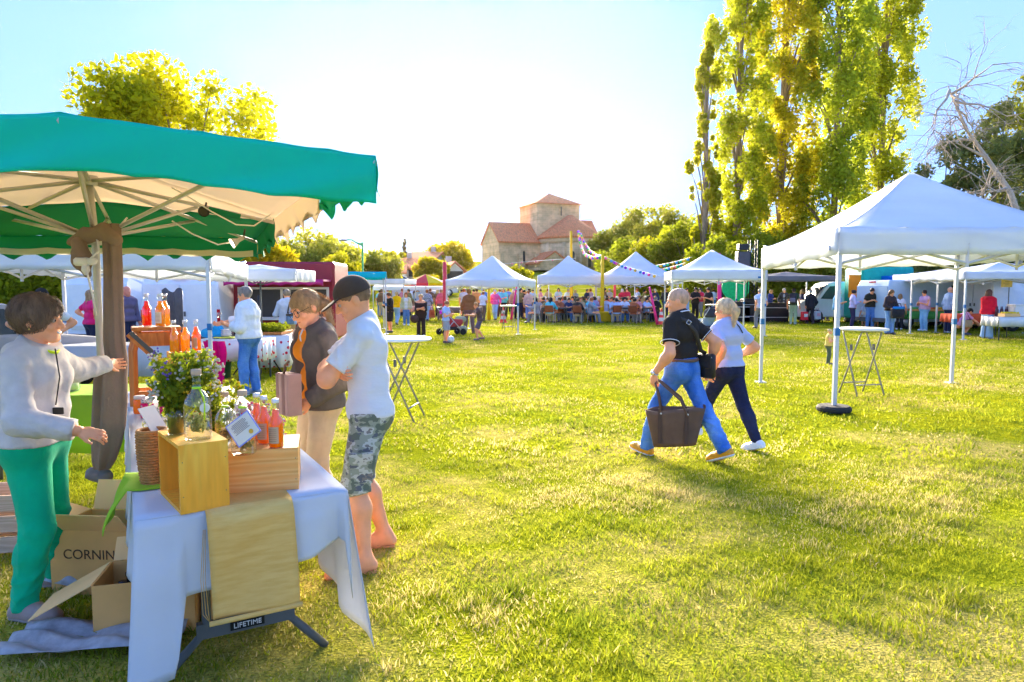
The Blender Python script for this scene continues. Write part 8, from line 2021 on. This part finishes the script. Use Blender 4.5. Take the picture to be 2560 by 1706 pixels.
t = thing('cool_bag', 'blue and black bag in front of the long-haired woman', 'bag', to_world(wbg, (.04, -.32, .62)), R(15)); MB().bbox((0, 0, .14), (.52, .2, .34), 0, .05).obj('bag', CLOTH, t, True, color=(.03, .03, .035)); MB().bbox((.04, 0, .34), (.44, .17, .10), 0, .04).obj('blue_top', CLOTH, t, True, color=(.02, .22, .62)); MB().tube([(-.15, 0, .38), (-.1, 0, .5), (.1, 0, .5), (.15, 0, .38)], .014, 6).obj('handle', BLACKPL, t, True)
bgp('person with orange cap behind the long-haired woman', 2229, 802, 200, 1.74, STD, T_((.75, .30, .05), sleeve=1.5), T_(BK), ('short', HB), cap=(.85, .25, .02)); bgp('girl in white top and black leggings behind the blue bag', 2247, 825, 150, 1.48, STD, T_((.72, .74, .88), sleeve=.5), T_((.025, .025, .03), slim=.8), ('long', (.3, .17, .08)), shoe=(.8, .8, .82))
bgp('dark-haired woman in pink top and pale jeans reading a leaflet', 2309, 828, -75, 1.64, HOLD, T_((.72, .42, .62), sleeve=1.1, boxy=1), T_((.28, .55, .82)), ('bun', (.05, .03, .03)), shoe=(.72, .78, .86), build={'hip': .06, 'bust': 1, 'fat': 1.14})
bgp('bald man in pale blue jacket and navy trousers', 2369, 833, 95, 1.76, STD, T_((.32, .46, .74), sleeve=1.95, boxy=1, hem=-.04), T_((.03, .045, .12)), None, shoe=(.7, .72, .78), skin=(.80, .46, .34))
crc = bgp('person in lilac T-shirt crouching with a beige shoulder bag', 2405, 838, 85, 1.68, {'lean': 48, 'pelvis': (0, .10, .22), 'feet': ((-.07, -.02, 0), (.07, -.10, 0)), 'hands': ((-.06, -.36, .20), (.06, -.36, .20)), 'knee': ((-.3, -1, .6), (.3, -1, .6)), 'head': (0, 10, 0)}, T_((.74, .36, .70)), T_((.62, .64, .66), len=.5, name='shorts'), ('crop', HB), shoe=(.10, .1, .15), build=BIG, res=.02)
t = thing('beige_bag', 'beige shoulder bag of the crouching person', 'shoulder bag', to_world(crc, (-.30, .02, .42)), R(85)); MB().bbox((0, 0, 0), (.12, .34, .26), 0, .04).obj('bag', LEATHER, t, True, color=(.42, .33, .20)); MB().tube([(0, -.12, .12), (.05, 0, .40), (.05, .12, .12)], .01, 5).obj('strap', LEATHER, t, True, color=(.06, .05, .04))
bgp('woman in red hooded jacket and wide pale jeans', 2466, 847, 120, 1.66, ONEUP, T_((.78, .015, .04), sleeve=1.95, hood=1, boxy=1, hem=-.05, t=.018), T_((.38, .58, .84), cuff=.06), ('curly', (.16, .07, .05)), build={'hip': .06, 'bust': .8, 'fat': 1.1}, shoe=(.5, .55, .6))
bgp('man in black shirt with full beard at the standing table', 1737, 800, 5, 1.76, HOLD, T_((.03, .026, .024)), T_(BK), ('short', HB), skin=(.62, .30, .19), build=BIG); bgp('man in black polo eating at the standing table', 1771, 802, -60, 1.76, HOLD, T_((.03, .028, .026)), T_(BK), ('short', (.05, .03, .02)), build=BIG)
bgp('grey-haired man in grey shirt far behind the standing table', 1751, 782, 180, 1.70, STD, T_((.3, .34, .4), sleeve=1.8), T_(BK), ('short', HG)); bgp('person with orange hat far behind the pink pole', 1783, 780, 170, 1.66, STD, T_((.6, .66, .76), sleeve=1.8), T_(BJ), ('short', HB), cap=(.85, .35, .02))
# shopping bags
for lb, px, py, Y, c, c2 in (('orange paper shopping bag carried by the man in dark jacket', 1945, 780, 35.0, (.72, .28, .10), (.7, .04, .02)), ('red and white shopping bag of the man in suit', 2011, 790, 31.9, (.80, .03, .06), (.8, .8, .82)), ('pale plastic shopping bag of the man in suit', 2043, 788, 32.0, (.62, .68, .80), (.7, .4, .5)), ('rust red bag beside the small-checked shirt', 1080, 785, 34.5, (.62, .16, .07), (.5, .1, .05))):
    p = at(px, py, Y); t = thing('shopping_bag', lb, 'shopping bag', p, .2, 'shopping bags'); MB().box((0, 0, 0), (.30, .16, .38), taper=.9).obj('bag', CLOTH, t, color=c); MB().tube([(-.08, 0, .19), (-.06, 0, .32), (.06, 0, .32), (.08, 0, .19)], .012, 5).obj('handle', CLOTH, t, True, color=c2); MB().box((.02, -.086, .02), (.18, .01, .14)).obj('print', CLOTH, t, color=c2)

# ------------------------------------------------------------------ the crowd at the long tables
SIT = {'lean': 6, 'pelvis': (0, .06, .285), 'feet': ((-.07, -.22, 0), (.07, -.20, 0)), 'knee': ((0, -1, 1), (0, -1, 1)), 'hands': ((-.09, -.22, .46), (.09, -.22, .46)), 'elbow': ((-.6, .3, -.8), (.6, .3, -.8)), 'head': (0, 8, 0)}
CC = {'white': (.72, .76, .86), 'navy': (.035, .045, .12), 'black': (.028, .025, .026), 'grey': (.30, .30, .35), 'rust red': (.42, .12, .05), 'blue': (.14, .26, .60), 'pale blue': (.42, .56, .82), 'tan': (.48, .33, .18), 'rose': (.66, .25, .28), 'brown': (.20, .11, .06), 'olive': (.22, .20, .08), 'lilac': (.46, .38, .66), 'turquoise': (.10, .55, .66), 'orange': (.70, .28, .06), 'crimson': (.55, .03, .07)}
HC = [('short', HB), ('short', HBR), ('short', HG), ('bob', HBR), ('long', HBL), ('bob', HW), ('short', HR), ('long', HB)]
def variant(i, pose, sit):
    st, hc = HC[i]
    return person('person', 'tmp', 0, 0, 0, 1.64 + .03 * (i % 4), pose, {'top': {'c': (.5, .5, .5), 'sleeve': (.62, 1.9, 1.5, 1.9)[i % 4], 'hem': -.02, 't': .013}, 'bottom': {'c': (.08, .1, .2), 't': .009}, 'shoe': {'c': (.1, .08, .07)}, 'hair': {'s': st, 'c': hc}}, {'fat': (1.0, 1.12, 1.2, 1.05)[i % 4], 'belly': (0, 0, 1, 0)[i % 4]}, .034)['root']
seat_v = [variant(i, {**SIT, 'head': ((-20, 0, 25, 10)[i % 4], 10, 0), 'lean': (4, 10, 6, 14)[i % 4]}, True) for i in range(8)]
stand_v = [variant(i, (STD, WIDE, HOLD, FOLD)[i % 4], False) for i in range(8)]
used_v = set()
def place_copy(vlist, i, x, y, rz, label, group, topc, botc, skin=None):
    src = vlist[i]
    if id(src) in used_v: r_ = copy_tree(src)
    else: r_ = src; used_v.add(id(src))
    r_.location = (x, y, 0); r_.rotation_euler = (0, 0, R(rz)); r_['label'] = label; r_['group'] = group
    for ch in r_.children:
        n = ch.name.split('.')[0]
        if n == 'shirt': ch.color = (*topc, 1)
        if n == 'trousers': ch.color = (*botc, 1)
    return r_
ORD = ['first', 'second', 'third', 'fourth', 'fifth', 'sixth', 'seventh', 'eighth', 'ninth', 'tenth', 'eleventh', 'twelfth', 'thirteenth']
rc = random.Random(11); names = list(CC)
CHAIRM = mat('chair_brown', (.26, .07, .03), rough=.5)
def chair0():
    t = thing('stacking_chair', 'tmp', 'chair', (0, 0, 0), 0, 'stacking chairs at the long tables')
    m_ = MB(); m_.grid(lambda u, v: ((u - .5) * .42, -.2 + v * .4, .45 + .02 * math.cos(v * 5) - .015 * math.sin(math.pi * u)), 8, 8); m_.obj('seat', CHAIRM, t, True, thick=.012)
    m_ = MB(); m_.grid(lambda u, v: ((u - .5) * .42, .22 + .07 * v - .03 * math.sin(math.pi * u), .52 + v * .34), 8, 8); m_.obj('backrest', CHAIRM, t, True, thick=.012)
    for s in (-1, 1):
        MB().tube([(s * .2, -.2, 0), (s * .19, -.14, .44)], .011, 6).obj('leg', STEEL, t, True); MB().tube([(s * .2, .24, 0), (s * .19, .16, .44), (s * .19, .28, .84)], .011, 6).obj('leg', STEEL, t, True)
    return t
ch0 = chair0(); ch_used = [0]
def chair(x, y, rz, label):
    c = copy_tree(ch0) if ch_used[0] else ch0; ch_used[0] += 1
    c.location = (x, y, 0); c.rotation_euler = (0, 0, R(rz)); c['label'] = label
rows = [(32.6, 180, 'front', [1340, 1376, 1440, 1478, 1540, 1590]), (34.0, 0, 'second', list(range(1346, 1640, 27))), (35.6, 180, 'third', list(range(1338, 1640, 25))), (37.2, 0, 'fourth', list(range(1334, 1645, 24))), (39.0, 180, 'fifth', list(range(1336, 1648, 25))), (40.6, 0, 'rear', list(range(1336, 1648, 26)))]
front_cols = ['grey', 'turquoise', 'black', 'grey', 'pale blue', 'rust red']
for (Y, rz, rn, pxs) in rows:
    for k, px in enumerate(pxs):
        if 1488 < px < 1530 and Y < 35: continue
        jx, jy = rc.uniform(-5, 5), rc.uniform(-.25, .25)
        cn = front_cols[k % 6] if rn == 'front' else rc.choice(names); x = xat(px + jx, Y, 1)
        r_ = rz + rc.uniform(-30, 30) + (0 if rn != 'front' else (60, 0, 0, -70, 20, -60)[k % 6])
        place_copy(seat_v, rc.randrange(8), x, Y + jy, r_, 'diner in %s, %s from the left in the %s row of tables' % (cn, ORD[min(k, 12)], rn), 'diners at the long tables', CC[cn], rc.choice([NV, BJ, BK, GY, BE]))
        if rn in ('front', 'second'): chair(x, Y + jy + .06 * math.cos(R(r_)), r_, 'brown stacking chair, %s from the left in the %s row' % (ORD[min(k, 12)], rn))
for i, (Y, px0, px1, lb) in enumerate(((33.4, 1352, 1420, 'front left table of the diners'), (33.3, 1440, 1492, 'front middle table of the diners'), (33.3, 1535, 1625, 'front right table of the diners'), (36.4, 1340, 1480, 'left table of the middle diner rows'), (36.4, 1500, 1640, 'right table of the middle diner rows'), (39.8, 1340, 1485, 'left table of the rear diner rows'), (39.8, 1500, 1645, 'right table of the rear diner rows'))):
    x0, x1 = xat(px0, Y, .7), xat(px1, Y, .7); cloth_table(lb, (x0 + x1) / 2, Y, 0, x1 - x0, .75, WHITEPL if i % 2 else mat('dark_tabletop', (.10, .08, .07), rough=.5), .06, .73, 'dining_table', 'dining tables')
k_ = 0
for (Y, pa, pb, st, where) in ((43.5, 1330, 1660, 22, 'behind the diners'), (46, 1150, 1330, 20, 'in the far queue left of the diners'), (38, 1255, 1335, 22, 'between the wavy tent and the diners'), (41, 950, 1130, 24, 'at the far left stalls'), (40, 1670, 1830, 26, 'beyond the blue-tagged tent'), (34, 2000, 2260, 30, 'at the right food trucks')):
    for j, px in enumerate(range(pa, pb, st)):
        cn = rc.choice(names); yy = Y + rc.uniform(-1.2, 1.2)
        place_copy(stand_v, rc.randrange(8), xat(px + rc.uniform(-7, 7), yy, 1), yy, rc.choice([0, 180, 150, 210, 60, -60]) + rc.uniform(-20, 20), 'distant visitor in %s, %s from left %s' % (cn, (ORD + ['fourteenth', 'fifteenth', 'sixteenth'])[j], where), 'distant visitors', CC[cn], rc.choice([NV, BJ, BK, GY, BE, LJ])); k_ += 1
# ------------------------------------------------------------------ sunlit evening haze
def haze():
    m = bpy.data.materials.new('evening_haze'); nt, N, L = _nodes(m)
    N.remove(N['Principled BSDF'])
    v = N.new('ShaderNodeVolumePrincipled'); v.inputs['Color'].default_value = (1.0, 0.90, 0.70, 1.0)
    v.inputs['Density'].default_value = 0.000034; v.inputs['Anisotropy'].default_value = 0.92
    L.new(v.outputs[0], N['Material Output'].inputs['Volume'])
    o = MB().box((0, 40, 16.5), (260, 220, 35)).obj('haze', m, kind='stuff')
    tag(o, 'pale warm evening haze over the whole fair field', 'haze')
haze()
